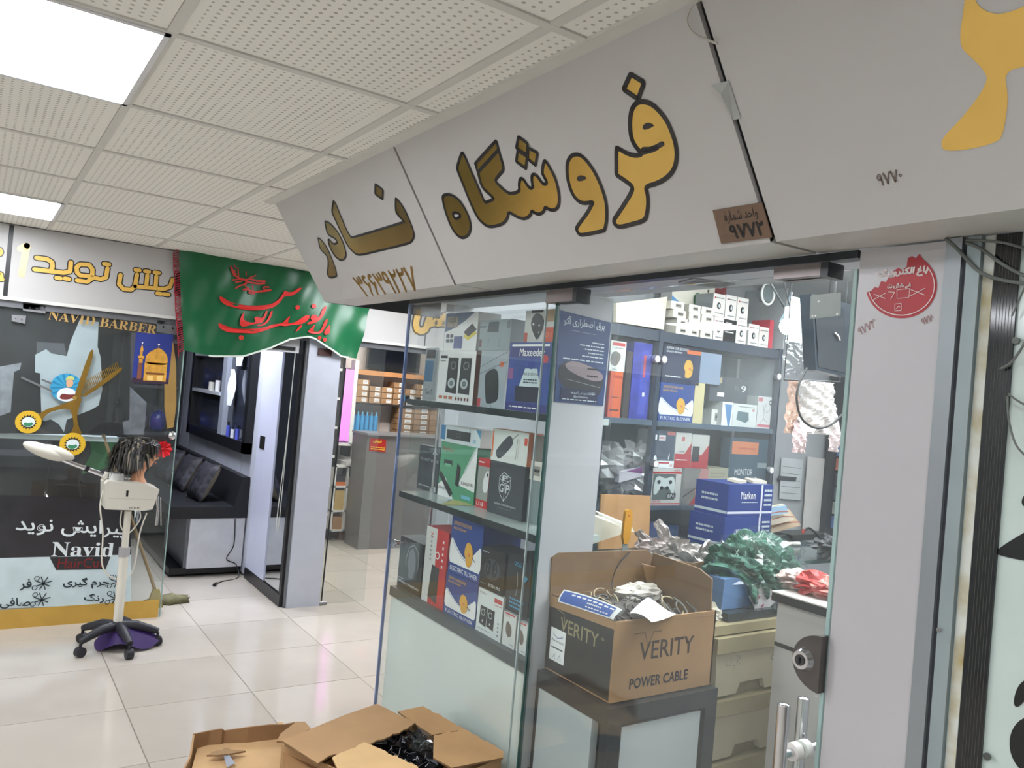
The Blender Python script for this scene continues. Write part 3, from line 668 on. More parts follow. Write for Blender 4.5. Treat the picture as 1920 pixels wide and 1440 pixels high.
# black framed wall mirror, its reflected shelves modelled as a shallow niche
ns = thing('mirror_niche', 'black framed wall mirror above the barber bench, reflected shelves built as a niche', 'wall shelf')
y0, y1, z0, z1 = 6.62, 8.75, .985, 2.3
b = MB(); 
for a, c in (((y0, z0), (y1, z0+.09)), ((y0, z1-.05), (y1, z1)), ((y0, z0), (y0+.09, z1)), ((y1-.09, z0), (y1, z1))): b.box((1.89, a[0], a[1]), (1.955, c[0], c[1]), BLACK)
b.build('frame', ns); MB().box((1.945, y0+.09, z0+.09), (1.953, y1-.09, z1-.05), M((44, 48, 60), .12)).build('back_panel', ns)
for z in (1.42, 1.78): MB().box((1.89, 7.55, z), (1.945, y1-.1, z+.03), M((190, 194, 204), .4)).build('shelf', ns)
MB().box((1.90, 7.42, z0+.09), (1.945, 7.55, z1-.05), M((150, 156, 170), .4)).build('divider', ns)
for k, (y, z, r0, h, c) in enumerate(((7.75, 1.45, .03, .14, (205, 205, 208)), (7.98, 1.45, .035, .11, (190, 188, 182)), (8.2, 1.81, .03, .12, (60, 64, 72)), (7.8, 1.81, .03, .13, (190, 190, 196)), (6.95, z0+.09, .022, .12, (80, 90, 190)), (7.1, z0+.09, .022, .10, (200, 206, 220)), (7.25, z0+.09, .022, .13, (70, 84, 180)))):
    b = MB(); b.cyl((1.917, y, z), (1.917, y, z+h*.75), r0*.8, M(c, .35)); b.cyl((1.917, y, z+h*.75), (1.917, y, z+h), r0*.4, BLACK); b.build('bottle', label=['reflected white grooming bottle on the lower mirror niche shelf', 'reflected cream tub shaped bottle on the lower mirror niche shelf', 'reflected dark bottle on the upper mirror niche shelf', 'reflected pale bottle on the upper mirror niche shelf', 'reflected blue bottle at the near corner of the mirror niche floor', 'reflected pale blue bottle between two blue ones on the mirror niche floor', 'reflected taller blue bottle farther back on the mirror niche floor'][k], cat='bottle', group='reflected bottles in the mirror niche')  # bottles modelled in place of their reflections in the mirror
for k, (y, z) in enumerate(((7.2, 1.35), (7.0, 1.7))):
    b = MB(); b.grid(lambda u, v: Vector((1.90+.02*math.sin(u*9+v*4), y+.18*(u-.5)*(.5+.5*v), z+.32-.32*v)), 8, 10, M((205, 210, 226), .6)); b.build('hanging_cloth', label=['reflected white folded cape hanging low in the mirror niche', 'reflected white folded cape hanging high in the mirror niche'][k], cat='cloth')  # cloths modelled as part of the mirror's reflection
# bench
bn = thing('bench', 'black upholstered waiting bench with white end panel inside the barber shop', 'bench')
b = MB(); b.box((1.36, 6.58, .47), (1.95, 9.3, .56), M((26, 27, 32), .45)); b.build('seat', bn)
b = MB(); b.hexa([(1.84, 6.58, .56), (1.95, 6.58, .56), (1.95, 9.3, .56), (1.84, 9.3, .56), (1.89, 6.58, .80), (1.95, 6.58, .80), (1.95, 9.3, .80), (1.89, 9.3, .80)], M((26, 27, 32), .45)); b.build('backrest', bn)
b = MB(); b.box((1.52, 6.6, .07), (1.945, 6.63, .465), M((224, 226, 232), .35)); b.build('end_panel', bn); 
b = MB(); b.box((1.40, 6.63, .02), (1.945, 9.25, .07), BLACK); b.box((1.50, 6.63, .07), (1.53, 7.4, .46), M((130, 134, 144), .5)); b.box((1.9, 6.63, .07), (1.945, 9.25, .46), BLACK); b.build('plinth', bn)
def cushion(x, y, z, s_, lab, lean, mat):
    t = thing('cushion', lab, 'cushion', (x, y, z), 'cushions on the barber bench')
    Rm_ = Matrix.Rotation(lean[1], 3, 'Z') @ Matrix.Rotation(lean[0], 3, 'Y')
    def f(side):
        def g(u, v):
            a, c = u*2-1, v*2-1; h = .5*max(0, (1-a**4)*(1-c**4))**.6
            e = 1-.06*(1-abs(a))*0
            return Rm_ @ Vector((side*h*.14*s_/.4, a*s_/2*(1-.08*(1-c*c)), c*s_/2*(1-.08*(1-a*a))))+Vector((0, 0, s_*.46))
        return g
    MB().grid(f(-1), 12, 12, mat).build('printed_front', t); MB().grid(f(1), 12, 12, M((176, 164, 142), .7)).build('beige_back', t)
CP = M((40, 40, 48), .6, var=.95, scale=26)
cushion(1.68, 6.98, .56, .34, 'nearest black patterned cushion with beige back on the barber bench', (.45, .12), CP)
cushion(1.66, 7.55, .56, .34, 'middle black patterned cushion leaning on the bench backrest', (.5, .15), CP)
cushion(1.64, 8.15, .56, .34, 'farthest black patterned cushion on the barber bench', (.5, .15), CP)
b = MB(); b.tube(cat_rom([(1.86, 6.585, .46), (1.87, 6.59, .25), (1.82, 6.585, .14), (1.9, 6.585, .09), (1.9, 6.5, .006), (1.75, 6.4, .006), (1.68, 6.32, .006)], 5, False), .004, BLACK, 6); b.cyl((1.69, 6.34, .008), (1.66, 6.28, .012), .012, BLACK, 8); b.build('power_cord', label='black power cord trailing from the white bench end to the floor', cat='cord')
MB().box((1.945, 6.28, 1.06), (1.952, 6.4, 1.16), M((40, 38, 36), .3)).build('light_switch', label='dark double wall switch on the white barber wall panel', cat='switch')
b = MB(); b.tube(cat_rom([(1.92, YB+.06, 1.9), (1.915, YB+.07, 1.2), (1.90, YB+.08, .62), (1.925, YB+.1, .6), (1.925, YB+.09, 1.2), (1.925, YB+.08, 1.9)], 5, False), .003, M((210, 212, 205), .5), 5); b.build('pull_cord', label='thin white pull cord loop hanging by the barber mirror', cat='cord')
b = MB(); b.box((1.45, YB+.02, 1.82), (1.93, YB+.1, 1.93), M((205, 206, 210), .4)); b.box((1.47, YB+.01, 1.835), (1.9, YB+.021, 1.86), BLACK); b.build('air_curtain', label='white box unit over the barber doorway under the flag', cat='air curtain')
# dark back of the barber shop: shelf of bags
us = thing('shelving', 'dark shelving with bagged goods at the back of the barber shop', 'shelving')
b = MB(); 
for x in (1.2, 1.86): b.box((x, 9.2, 0), (x+.03, 9.55, 2.2), BLACK)
b.build('upright', us)
for z in (.4, .9, 1.4, 1.9): MB().box((1.2, 9.2, z), (1.89, 9.55, z+.03), M((60, 62, 70), .4)).build('shelf', us)
for k, z in enumerate((.93, 1.43)):
    for i in range(3):
        b = MB(); b.sphere((1.32+i*.2, 9.35, z+.12), .1, M([(70, 74, 130), (120, 124, 150), (52, 60, 140)][(i+k) % 3], .3, var=.4, scale=12), 10, 7, (.9, .8, 1.2), lambda d: 1+.12*math.sin(d.x*9+d.z*7)); b.build('bag', label='%s bluish bag on the %s shelf at the back of the barber shop' % (['first', 'middle', 'last'][i], ['lower', 'upper'][k]), cat='bag', group='bags at the back of the barber shop')
# broom and cloth at the foot of the glass
br = thing('broom', 'broom with tan handle leaning behind the barber glass near the door', 'broom')
p, q = Bp(262, 1020, .1), Bp(292, 1110, .12); b = MB(); b.tube([p+(p-q)*2.2, q], .011, M((150, 122, 80), .5), 8); b.build('handle', br)
b = MB(); b.hexa([q+Vector(v) for v in ((-.05, -.03, -.1), (.05, -.03, -.1), (.05, .03, -.1), (-.05, .03, -.1), (-.02, -.015, .02), (.02, -.015, .02), (.02, .015, .02), (-.02, .015, .02))], M((160, 140, 80), .8)); b.build('bristles', br)
b = MB(); c = P(320, 1132, 'z', .02); b.sphere(c+Vector((0, .1, .0)), .085, M((116, 112, 82), .8, var=.3, scale=25), 16, 8, (1.5, .8, .45), lambda d: 1+.25*math.sin(d.x*7+2)*math.cos(d.y*9)+.1*math.sin(d.x*21)); b.build('floor_cloth', label='crumpled olive floor cloth at the barber doorway', cat='cloth')
# ================================================================== FACIAL STEAMER ON WHEELS
SX, SY = .815, 5.06
st = thing('facial_steamer', 'white salon steamer on a wheeled stand in front of the barber window', 'steamer', (SX, SY, 0))
IV = M((222, 218, 206), .35, var=.02); BK = M((34, 34, 42), .45)
b = MB()
for k in range(5):
    g = math.radians(-80+72*k); d = Vector((math.cos(g), math.sin(g), 0))
    a = b; a.tube([Vector((0, 0, .13)), d*.10+Vector((0, 0, .125)), d*.18+Vector((0, 0, .10)), d*.22+Vector((0, 0, .085))], [.030, .028, .022, .018], BK, 8)
b.cyl((0, 0, .09), (0, 0, .15), .036, BK); b.build('star_base', st)
for k in range(5):
    g = math.radians(-80+72*k); d = Vector((math.cos(g), math.sin(g), 0)); e = Vector((-d.y, d.x, 0)); c = d*.22+Vector((0, 0, .028))
    b = MB(); b.cyl(c-e*.018, c+e*.018, .028, BK, 16); b.cyl(c, c+Vector((0, 0, .05)), .008, BK, 8); b.build('caster', st)
pt_ = Vector((0, 0, .79))
b = MB(); b.cyl((0, 0, .14), Vector((0, 0, .14)).lerp(pt_, .62), .026, IV, 16); b.cyl(Vector((0, 0, .14)).lerp(pt_, .62), pt_, .019, IV, 16); b.build('pole', st)
b = MB(); b.cyl(Vector((0, 0, .14)).lerp(pt_, .60), Vector((0, 0, .14)).lerp(pt_, .68), .031, M((168, 166, 168), .5), 16); b.build('collar', st)
def SPX(x, y, yy=SY): return P(x, y, 'y', yy)-Vector((SX, SY, 0))
b = MB(); f = [SPX(*p, SY-.09) for p in ((197, 955), (197, 908), (203, 902), (262, 905), (299, 918), (297, 925), (286, 955), (270, 958))]
b.prism([f], (0, .2, 0), IV); F = Face(b, f[0], (.2, 0, 0), (0, 0, .13), NY, .002); F.rect(.5, .55, .56, .82, BLACK); F.line([(.05, .48), (1.25, .42)], .0015, M((170, 166, 156), .5))
for i in range(7): F.rect(.62+i*.04, .02, .64+i*.04, .09, M((110, 108, 104), .5))
b.build('machine_body', st)
b = MB(); c = SPX(218, 895); b.cyl(c-Vector((0, 0, .04)), c+Vector((0, 0, .025)), .042, M((226, 226, 224), .3), 20); b.build('water_cap', st)
a_, c_ = SPX(200, 893), SPX(118, 862)
b = MB(); b.cyl(a_, c_, .014, CHROME, 14); b.cyl(a_.lerp(c_, .5), a_.lerp(c_, .42), .018, BLACK, 14); b.cyl(a_, a_.lerp(c_, .08), .024, IV, 14); b.build('arm', st, label='chrome arm')
b = MB(); ax = (c_-a_).normalized()
h0 = c_+ax*.10; Rt = ax.to_track_quat('X', 'Z').to_matrix()
b.sphere((0, 0, 0), 1, IV, 20, 12, (1, 1, 1)); n0_ = len(b.v)
b.v = [h0+Rt@Vector((v.x*.115, v.y*.052, v.z*.036+.008)) for v in b.v]
b2 = MB(); b2.sphere((0, 0, 0), 1, IV, 16, 10); b2.v = [c_+ax*.03+Vector((0, 0, .03))+Rt@Vector((v.x*.09, v.y*.04, v.z*.03)) for v in b2.v]
b.build('nozzle_hood', st); b2.build('hood_cover', st)
b = MB(); b.tube(cat_rom([SPX(200, 900), SPX(188, 945), SPX(193, 1000), SPX(192, 1060), SPX(215, 1085), SPX(248, 1072), SPX(262, 1000), SPX(275, 962)], 6, False), .0045, IV, 6); b.tube(cat_rom([SPX(228, 958), SPX(226, 985), SPX(240, 1000), SPX(262, 975), SPX(262, 958)], 5, False), .004, IV, 6); b.build('power_cord', st)
b = MB(); b.tube([SPX(295, 930), SPX(296, 955), SPX(293, 985)], .009, CHROME, 8); b.tube([SPX(301, 932), SPX(302, 985)], .004, CHROME, 6); b.build('clip', st, label='chrome clip')
b = MB(); b.grid(lambda u, v: Vector(((.03+.15*v)*math.cos(u*6.2832)+.04*v, (.03+.11*v)*math.sin(u*6.2832), .125-.10*v**1.5-.02*math.sin(u*25)*v+.01*math.sin(u*11))), 48, 8, M((52, 26, 92), .6)); o = b.build('draped_cloth', label='purple cloth draped over the steamer foot', cat='cloth'); o.location = (SX+.03, SY+.02, 0)
# wig head standing on the steamer
HX = SPX(258, 904)+Vector((SX, SY, 0)); HX.y = SY+.01
hd = thing('mannequin_head', 'training mannequin head in a dark shaggy wig standing on the steamer', 'mannequin head', tuple(HX))
SK = M((206, 150, 112), .5, var=.03)
prof = [(0, -.052), (.02, -.05), (.05, -.034), (.075, -.028), (.095, -.032), (.12, -.06), (.16, -.075), (.2, -.07), (.235, -.03), (.245, 0)]
def headpt(u, v):      # v up, u around; +x is the face direction
    z = .245*v; a = 6.2832*u; ca, sa = math.cos(a), math.sin(a)
    if v < .36: rx = ry = .050-.018*math.sin(v/.36*3.14)*1.0; ox = 0; 
    else:
        t = (v-.36)/.64; s_ = math.sin(min(1, t*1.25+.12)*3.1416/1.0*.5) if t < .55 else max(0.0, math.cos((t-.55)/.45*1.5708))**.6
        s_ = max(s_, 0.0); rx = .032+.060*s_; ry = .032+.040*s_; ox = .012
        if t > .55: rx = .092*s_; ry = .072*s_
    x = ca*rx+ox; y = sa*ry
    if ca > .6 and v > .36:
        f = (ca-.6)/.4; t = v
        x += f*(.022*math.exp(-((t-.57)/.035)**2)*max(0, 1-abs(sa)*5)+.008*math.exp(-((t-.47)/.02)**2)+.010*math.exp(-((t-.40)/.03)**2)-.006*math.exp(-((t-.64)/.03)**2))
    return Vector((x, y, z))
b = MB(); b.grid(headpt, 40, 44, SK); b.build('head', hd)
for s_ in (-1, 1): b = MB(); b.sphere((.078, s_*.028, .152), .010, PRINTW, 8, 6, (.6, 1.2, .6)); b.sphere((.083, s_*.028, .152), .0045, M((60, 40, 30), .3), 8, 6); b.build('eye', hd)
b = MB(); b.sphere((.088, 0, .113), .010, M((176, 84, 78), .4), 8, 6, (.5, 1.6, .5)); b.build('lips', hd)
for s_ in (-1, 1): MB().sphere((.0, s_*.072, .14), .018, SK, 8, 6, (.7, .3, 1)).build('ear', hd)
rh = random.Random(3); HAIR = [M((26, 25, 25), .35), M((46, 42, 38), .35), M((120, 112, 98), .4)]
b = MB(); b.sphere((-.055, 0, .125), .085, HAIR[0], 18, 12, (.9, 1, 1.0)); b.sphere((-.02, 0, .185), .098, HAIR[0], 20, 14, (1.12, 1.0, .85))
for i in range(900):
    a = rh.uniform(0, 6.2832); t = rh.uniform(.05, 1.85); d = Vector((math.cos(a)*math.sin(t), math.sin(a)*math.sin(t), math.cos(t)))
    p = Vector((-.01, 0, .185))+Vector((d.x*.098, d.y*.088, d.z*.078)); fc = .5+.5*math.cos(a)
    if fc > .6 and t > .8: continue
    ln = rh.uniform(.08, .14)*(1-.5*fc*(t > .8)); out = Vector((math.cos(a+.3), math.sin(a+.3), 0)); dn = Vector((0, 0, -1))
    q1 = p+out*ln*.45+dn*ln*.25*t; q2 = q1+out*ln*.18+dn*ln*.75; e = d.cross(dn)
    e = (e.normalized() if e.length > .01 else Vector((1, 0, 0)))*rh.uniform(.004, .008)
    k = 2 if rh.random() < .13 else rh.randint(0, 1)
    b.add([p-e, p+e, q1+e, q1-e, q2], [(0, 1, 2, 3), (3, 2, 4)], HAIR[k])
b.build('wig', hd, label='dark shaggy wig with pale strands')
# ================================================================== FAR SHOP beyond the pillar
YW = 7.9
def Wp(px, py, yy=YW): return P(px, py, 'y', yy)
MB().box((2.03, 8.12, 0), (5.2, 8.2, 2.6), M((222, 214, 208), .6)).build('wall_back_shop', kind='structure')
MB().box((xr+.02, YB, .0), (2.6, YB+.01, 1.915), GLASS).build('glass_door', label='open glass door pane beside the silver pillar', cat='glass door')
b = MB(); b.tube([Bp(648, 690), Bp(602, 1130)], .006, BLACK, 4); b.cyl(Bp(600, 1131, -.02)+Vector((-.04, 0, .0)), Bp(600, 1131, -.02)+Vector((.05, 0, 0)), .012, STEEL, 8); b.build('door_edge', label='dark edge and floor pivot of the open glass door', cat='door edge')
def slab(b, x0, y0, x1, y1, d0, d1, mat, yy=YW):      # box given by pixel corners on plane yy
    p, q = Wp(x0, y0, yy), Wp(x1, y1, yy); b.box((p.x, yy+d0, q.z), (q.x, yy+d1, p.z), mat)
sh = thing('wall_shelving', 'open wall shelving with wooden top board in the far shop', 'shelving')
XA, XB = Wp(666, 750).x, 5.1; ZS = dict(top=Wp(720, 697).z, mid=Wp(715, 757).z, low=Wp(700, 814).z)
MB().box((XA, YW, ZS['top']-.05), (XB, YW+.22, ZS['top']), M((196, 140, 92), .5)).build('top_board', sh, label='wooden top board')
for k in ('mid', 'low'): MB().box((XA, YW, ZS[k]-.02), (XB, YW+.22, ZS[k]), M((40, 36, 38), .5)).build('shelf', sh)
MB().box((XA-.025, YW, 0.86), (XA, YW+.22, ZS['top']), BLACK).build('side_panel', sh)
def tiny_cartons(px, pz, n, w, h, k0, group, lab, skip=()):
    pass
CB = M((164, 128, 92), .7); CB2 = M((150, 114, 80), .7)
proto = None
def label_carton(x, z, w, h, lab, group):
    b = MB(); b.box((x, YW+.02, z), (x+w-.004, YW+.18, z+h-.003), CB); F = Face(b, (x, YW+.02, z), (w, 0, 0), (0, 0, h), NY, .001); F.rect(.45, .2, .85, .85, PRINTW); F.up(); F.small(.5, .3, .8, .75, MIDG, 2)
    b.build('carton', label=lab, cat='carton', group=group)
cols_ = [(.02, 4), (.165, 3), (.305, 3), (.445, 4), (.585, 3), (.72, 4), (.86, 4), (1.0, 3), (1.14, 4)]
ordn = ['first', 'second', 'third', 'fourth', 'fifth', 'sixth', 'seventh', 'eighth', 'ninth']; lv = ['bottom', 'second', 'third', 'fourth', 'fifth', 'sixth', 'seventh']
for c, (dx, n) in enumerate(cols_):
    for r0 in range(n): label_carton(XA+dx, ZS['mid']+r0*.062, .135, .06, 'small brown carton, %s in the %s stack of the middle far shelf' % (['lowest', 'second', 'third', 'fourth'][r0], ordn[c]), 'cartons on the middle shelf of the far shop')
for c in range(4):
    for r0 in range(7): 
        if c == 0 and r0 == 6: continue
        label_carton(XA+.52+.2*c, ZS['low']+r0*.062, .19, .06, 'wide brown carton, %s in the %s stack of the lower far shelf' % (['lowest', 'second', 'third', 'fourth', 'fifth', 'sixth', 'seventh'][r0], ordn[c]), 'cartons on the lower shelf of the far shop')
b = MB(); z = ZS['low']+.372; b.box((XA+.53, YW+.02, z), (XA+.71, YW+.18, z+.07), M((80, 150, 200), .5)); b.build('carton', label='blue carton topping the nearest stack on the lower far shelf', cat='carton')
for i in range(6):
    x = XA+.03+i*.052; z = ZS['low']; b = MB(); b.cyl((x, YW+.08, z), (x, YW+.08, z+.19), .023, M((70, 160, 215), .35), 10); b.cyl((x, YW+.08, z+.19), (x, YW+.08, z+.23), .009, M((120, 190, 230), .35), 8); b.build('bottle', label='blue spray bottle, %s in the row on the lower far shelf' % ordn[i], cat='bottle', group='blue bottles on the far shelf')
tv = thing('television', 'black flat TV standing on the wooden top board in the far shop', 'television')
p, q = Wp(688, 690, YW+.03), Wp(765, 648, YW+.03); b = MB(); b.box((p.x, YW+.02, ZS['top']+.02), (p.x+.62, YW+.07, ZS['top']+.40), BLACK); b.build('housing', tv)
MB().box((p.x+.02, YW+.016, ZS['top']+.07), (p.x+.6, YW+.02, ZS['top']+.38), M((18, 22, 30), .1)).build('screen', tv); MB().box((p.x+.2, YW+.01, ZS['top']), (p.x+.42, YW+.12, ZS['top']+.02), BLACK).build('stand', tv)
lc = thing('light_column', 'pink glowing acrylic column beside the far shelving', 'lamp')
p, q = Wp(632, 826), Wp(653, 826); q.x += .03; q.z = Wp(650, 692).z; MB().box((p.x, YW, p.z), (q.x-.03, YW+.05, q.z), M((232, 130, 232), .5, em=.45, var=.25, scale=1.5)).build('glowing_panel', lc); 
b = MB(); b.box((q.x-.03, YW-.01, p.z-.03), (q.x+.01, YW+.1, q.z+.1), WHITE); b.box((p.x-.02, YW-.01, p.z-.03), (p.x, YW+.1, q.z+.1), WHITE); b.box((p.x-.02, YW-.01, p.z-.05), (q.x, YW+.2, p.z-.02), WHITE); b.build('white_frame', lc)
lf = thing('shelf_unit', 'narrow dark shelf unit with goods behind the silver pillar', 'shelf unit')
b = MB(); xa, xb = Wp(606, 900).x-.25, p.x-.03
b.box((xb, YW-.05, 0), (xb+.03, YW+.3, 2.0), BLACK); b.box((xa, YW+.28, 0), (xb, YW+.3, 2.0), DKGREY); b.build('carcass', lf)
for z in (.25, .55, .85, 1.15, 1.45, 1.75): MB().box((xa, YW-.05, z), (xb, YW+.28, z+.025), WHITE).build('shelf', lf)
bot = thing('open_cabinet', 'low white open cabinet under the pink column holding small cartons', 'cabinet')
xa2, xb2 = Wp(618, 900).x, Wp(645, 900).x; b = MB()
for x in (xa2, xb2-.02): b.box((x, YW-.12, .1), (x+.02, YW, .78), WHITE)
b.box((xa2, YW-.01, .1), (xb2, YW, .78), LGREY); b.build('carcass', bot)
for z in (.1, .3, .55, .76): MB().box((xa2, YW-.12, z), (xb2, YW-.01, z+.02), WHITE).build('shelf', bot)
for k, (z, h, c, lab) in enumerate(((.12, .13, (176, 136, 98), 'brown carton on the lowest shelf of the white open cabinet'), (.32, .2, (206, 176, 110), 'tan carton with dark print in the white open cabinet'), (.57, .04, (224, 120, 50), 'orange packet on the top shelf of the white open cabinet'), (.61, .06, (30, 30, 32), 'black bundle on top of the orange packet'))):
    b = MB(); b.box((xa2+.03, YW-.11, z), (xb2-.03, YW-.02, z+h), M(c, .6)); b.build('carton', label=lab, cat='carton')
dc = thing('drawer_cabinet', 'cream cabinet door unit between the pink column and grey counter', 'cabinet')
x0, x1 = Wp(650, 870, 7.8).x, Wp(680, 870, 7.8).x+.2; b = MB(); b.box((x0, 7.8, .1), (x1, 8.1, .66), M((212, 202, 186), .45)); b.build('door', dc); MB().box((x0, 7.81, .66), (x1, 8.1, .76), M((40, 38, 44), .5)).build('basket_row', dc); MB().box((x0, 7.83, 0), (x1, 8.1, .1), M((110, 70, 50), .5)).build('plinth', dc); MB().box((x0-.02, 7.76, .78), (x1, 8.1, .82), WHITE).build('top', dc)
ct = thing('service_counter', 'tall brushed grey counter in the far shop with a red notice', 'counter')
yc = 7.35; p, q = Wp(674, 989, yc), Wp(678, 815, yc)
b = MB(); b.box((p.x, yc, 0), (p.x+1.1, yc+.35, q.z), M((132, 130, 130), .32, .3, var=.04, scale=2)); b.build('body', ct); MB().box((p.x-.01, yc-.02, q.z), (p.x+1.12, yc+.37, q.z+.02), M((170, 170, 172), .3, .5)).build('top', ct)
b = MB(); qq = [Wp(*t, yc-.004) for t in ((692, 845), (723, 848), (724, 824), (694, 821))]; b.prism([qq], (0, .003, 0), M((176, 36, 30), .5)); F = Face(b, qq[0], qq[1]-qq[0], qq[3]-qq[0], NY, .002); YL = M((236, 200, 60), .5); F.text('فروش', .2, .65, .7, .95, YL, fat=.003); F.small(.08, .1, .92, .4, YL, 2); b.build('notice', ct, label='red notice with yellow writing')
MB().box((2.6, 6.5, 2.56), (3.8, 7.1, 2.595), M((255, 250, 245), .5, em=LAMP, var=0)).build('ceiling_light', label='bright panel light over the far shop counter', cat='ceiling light')
MB().box((.6, 6.3, 2.56), (1.7, 6.9, 2.595), M((240, 244, 255), .5, em=LAMP*1.3, var=0)).build('ceiling_light', label='bright panel light inside the barber shop', cat='ceiling light')
MB().box((4.1, 4.6, 2.385), (4.7, 5.1, 2.399), M((245, 249, 255), .5, em=LAMP, var=0)).build('ceiling_light', label='bright panel light at the far end of the cross aisle', cat='ceiling light')
# ================================================================== ELECTRONICS SHOP SHELL
def Xp(px, py, x=XF): return P(px, py, 'x', x)
IW = M((172, 175, 178), .5, var=.02)
MB().box((1.72, 3.05, 0), (4.7, 3.12, 2.6), IW).build('wall_side_shop', kind='structure')
MB().box((4.6, -1.5, 0), (4.7, 3.12, 2.6), IW).build('wall_inner_shop', kind='structure')
MB().box((1.46, .55, 0), (4.6, .62, 2.6), IW).build('wall_near_shop', kind='structure')
MB().box((1.46, .62, 2.022), (1.82, 3.05, 2.05), IW).build('trim_3', kind='structure')
MB().box((1.80, .62, 2.05), (1.82, 3.05, 2.4), IW).build('trim_4', kind='structure')
MB().box((1.82, .62, 2.385), (4.6, 3.05, 2.399), M((190, 192, 194), .6)).build('ceiling_inner_shop', kind='structure')
def Em(a, b_, lab, st_=SHOP_LAMP, col=(250, 252, 255)): MB().box(a, b_, M(col, .5, em=st_, var=0)).build('ceiling_light', label=lab, cat='ceiling light')
Em((2.3, .8, 2.372), (3.5, 1.3, 2.384), 'bright panel light over the middle of the electronics shop')
Em((2.6, 1.9, 2.372), (3.8, 2.2, 2.384), 'bright strip light before the wall cabinet of the electronics shop')
Em((1.95, 1.0, 2.372), (2.15, 2.6, 2.384), 'added unseen strip light brightening the goods inside the shop front', SHOP_LAMP*1.1)  # lamp added to brighten the interior near the door
v = thing('ceiling_vent', 'square grey vent plate in the lowered ceiling behind the glass door', 'vent')
vp = [P(*q, 'z', 2.018) for q in ((1272, 531), (1300, 523), (1378, 534), (1352, 541))]
b = MB(); b.prism([vp], (0, 0, .003), M((150, 152, 154), .5)); b.build('plate', v)
b = MB(); F = Face(b, vp[0], vp[3]-vp[0], vp[1]-vp[0], (0, 0, -1), .002)
for i in range(5): F.rect(.1, .12+.17*i, .9, .2+.17*i, M((110, 112, 114), .5))
b.build('grille', v)
# ================================================================== GLASS FRONT
gp = thing('shop_window', 'frameless glass shop front with dark top rail below the gold sign', 'shop front')
MB().box((XF, 1.948, 0), (XF+.01, 2.94, 1.985), GLASS).build('glass_pane', gp, label='clear fixed pane')
MB().box((XF-.001, 2.94, 0), (XF+.011, 2.947, 1.985), M((124, 140, 186), .1)).build('glass_edge', gp, label='bluish polished glass edge')
MB().box((XF-.001, 1.941, 0), (XF+.011, 1.948, 1.96), EDGE).build('glass_edge', gp, label='dark green glass edge')
MB().box((XF-.002, 1.994, 0), (XF+.004, 1.998, 1.985), M((170, 185, 185), .2)).build('joint_line', gp)
MB().box((XF-.004, .95, 1.984), (XF+.03, 2.94, 2.0), M((46, 50, 54), .35, .3)).build('top_rail', gp)
dr = thing('glass_door', 'frameless glass door with steel fittings and tube handles', 'door')
MB().box((XF, .958, .01), (XF+.01, 1.936, 1.962), GLASS).build('glass_pane', dr)
MB().box((XF-.001, .950, .01), (XF+.011, .958, 1.962), M((160, 185, 180), .15)).build('glass_edge', dr)
HB = M((112, 104, 102), .32, .7)
for q in (((1036, 541), (1085, 566)), ((1465, 486), (1552, 519))):
    a, c = Xp(*q[0]), Xp(*q[1]); z1 = min(1.985, a.z+.003)
    b = MB(); b.box((XF-.022, c.y, c.z), (XF-.001, a.y, 1.978), HB); b.box((XF-.0235, c.y+.002, c.z-.004), (XF+.03, c.y-.016, 1.978), BLACK); b.box((XF+.011, c.y, c.z), (XF+.03, a.y, 1.978), HB); b.build('hinge_patch', dr)
# D-shaped lock
lk = Xp(1553, 1246); b = MB(); cy_, cz_ = .948, 1.172
pts = [(cy_, cz_+.056)]+[(cy_+.064*math.sin(math.radians(t)), cz_+.056*math.cos(math.radians(t))) for t in range(8, 180, 12)]+[(cy_, cz_-.056)]
b.prism([[(XF-.024, y, z) for y, z in pts]], (.022, 0, 0), M((104, 100, 98), .3, .8)); o = b.build('lock_plate', dr, label='D-shaped steel lock plate')
b = MB(); c = Vector((XF-.024, .985, 1.172)); b.cyl(c, c-Vector((.012, 0, 0)), .024, CHROME, 20, .018); b.cyl(c-Vector((.012, 0, 0)), c-Vector((.014, 0, 0)), .011, M((90, 90, 94), .2, 1.), 16); b.box(c+Vector((-.0155, -.0015, -.006)), c+Vector((-.0135, .0015, .006)), BLACK); b.build('lock_cylinder', o)
for k, (q, sx) in enumerate((((1470, 1322), -.055), ((1507, 1310), .065))):
    a = Xp(*q, XF+sx); b = MB(); b.tube([(XF+sx, a.y, a.z), (XF+sx, a.y, a.z-.65)], .0125, CHROME, 18); b.sphere((XF+sx, a.y, a.z), .0125, CHROME, 12, 6, (1, 1, .3)); b.build('tube_handle', dr)
    if k == 0: yh, zh = a.y, a.z
b = MB(); b.cyl((XF-.055, yh, zh-.10), (XF+.065, yh-.004, zh-.10), .009, CHROME, 12); b.cyl((XF-.02, yh, zh-.10), (XF-.001, yh, zh-.10), .018, M((225, 220, 214), .3), 14); b.cyl((XF+.011, yh, zh-.10), (XF+.03, yh, zh-.10), .018, M((225, 220, 214), .3), 14); b.build('handle_standoff', dr)
b = MB(); q = [Xp(*t, XF-.002) for t in ((1518, 598), (1576, 592), (1577, 548), (1520, 554))]; b.prism([q], (.001, 0, 0), M((150, 160, 156), .35)); F = Face(b, q[0], q[1]-q[0], q[3]-q[0], NX, .001)
for u, v_ in ((.28, .7), (.1, .1), (.2, .1), (.9, .08)): F.ell(u, v_, .035, .05, PRINTW, 8)
b.build('paper_sticker', label='blank grey paper sheet taped high on the glass door', cat='sticker')
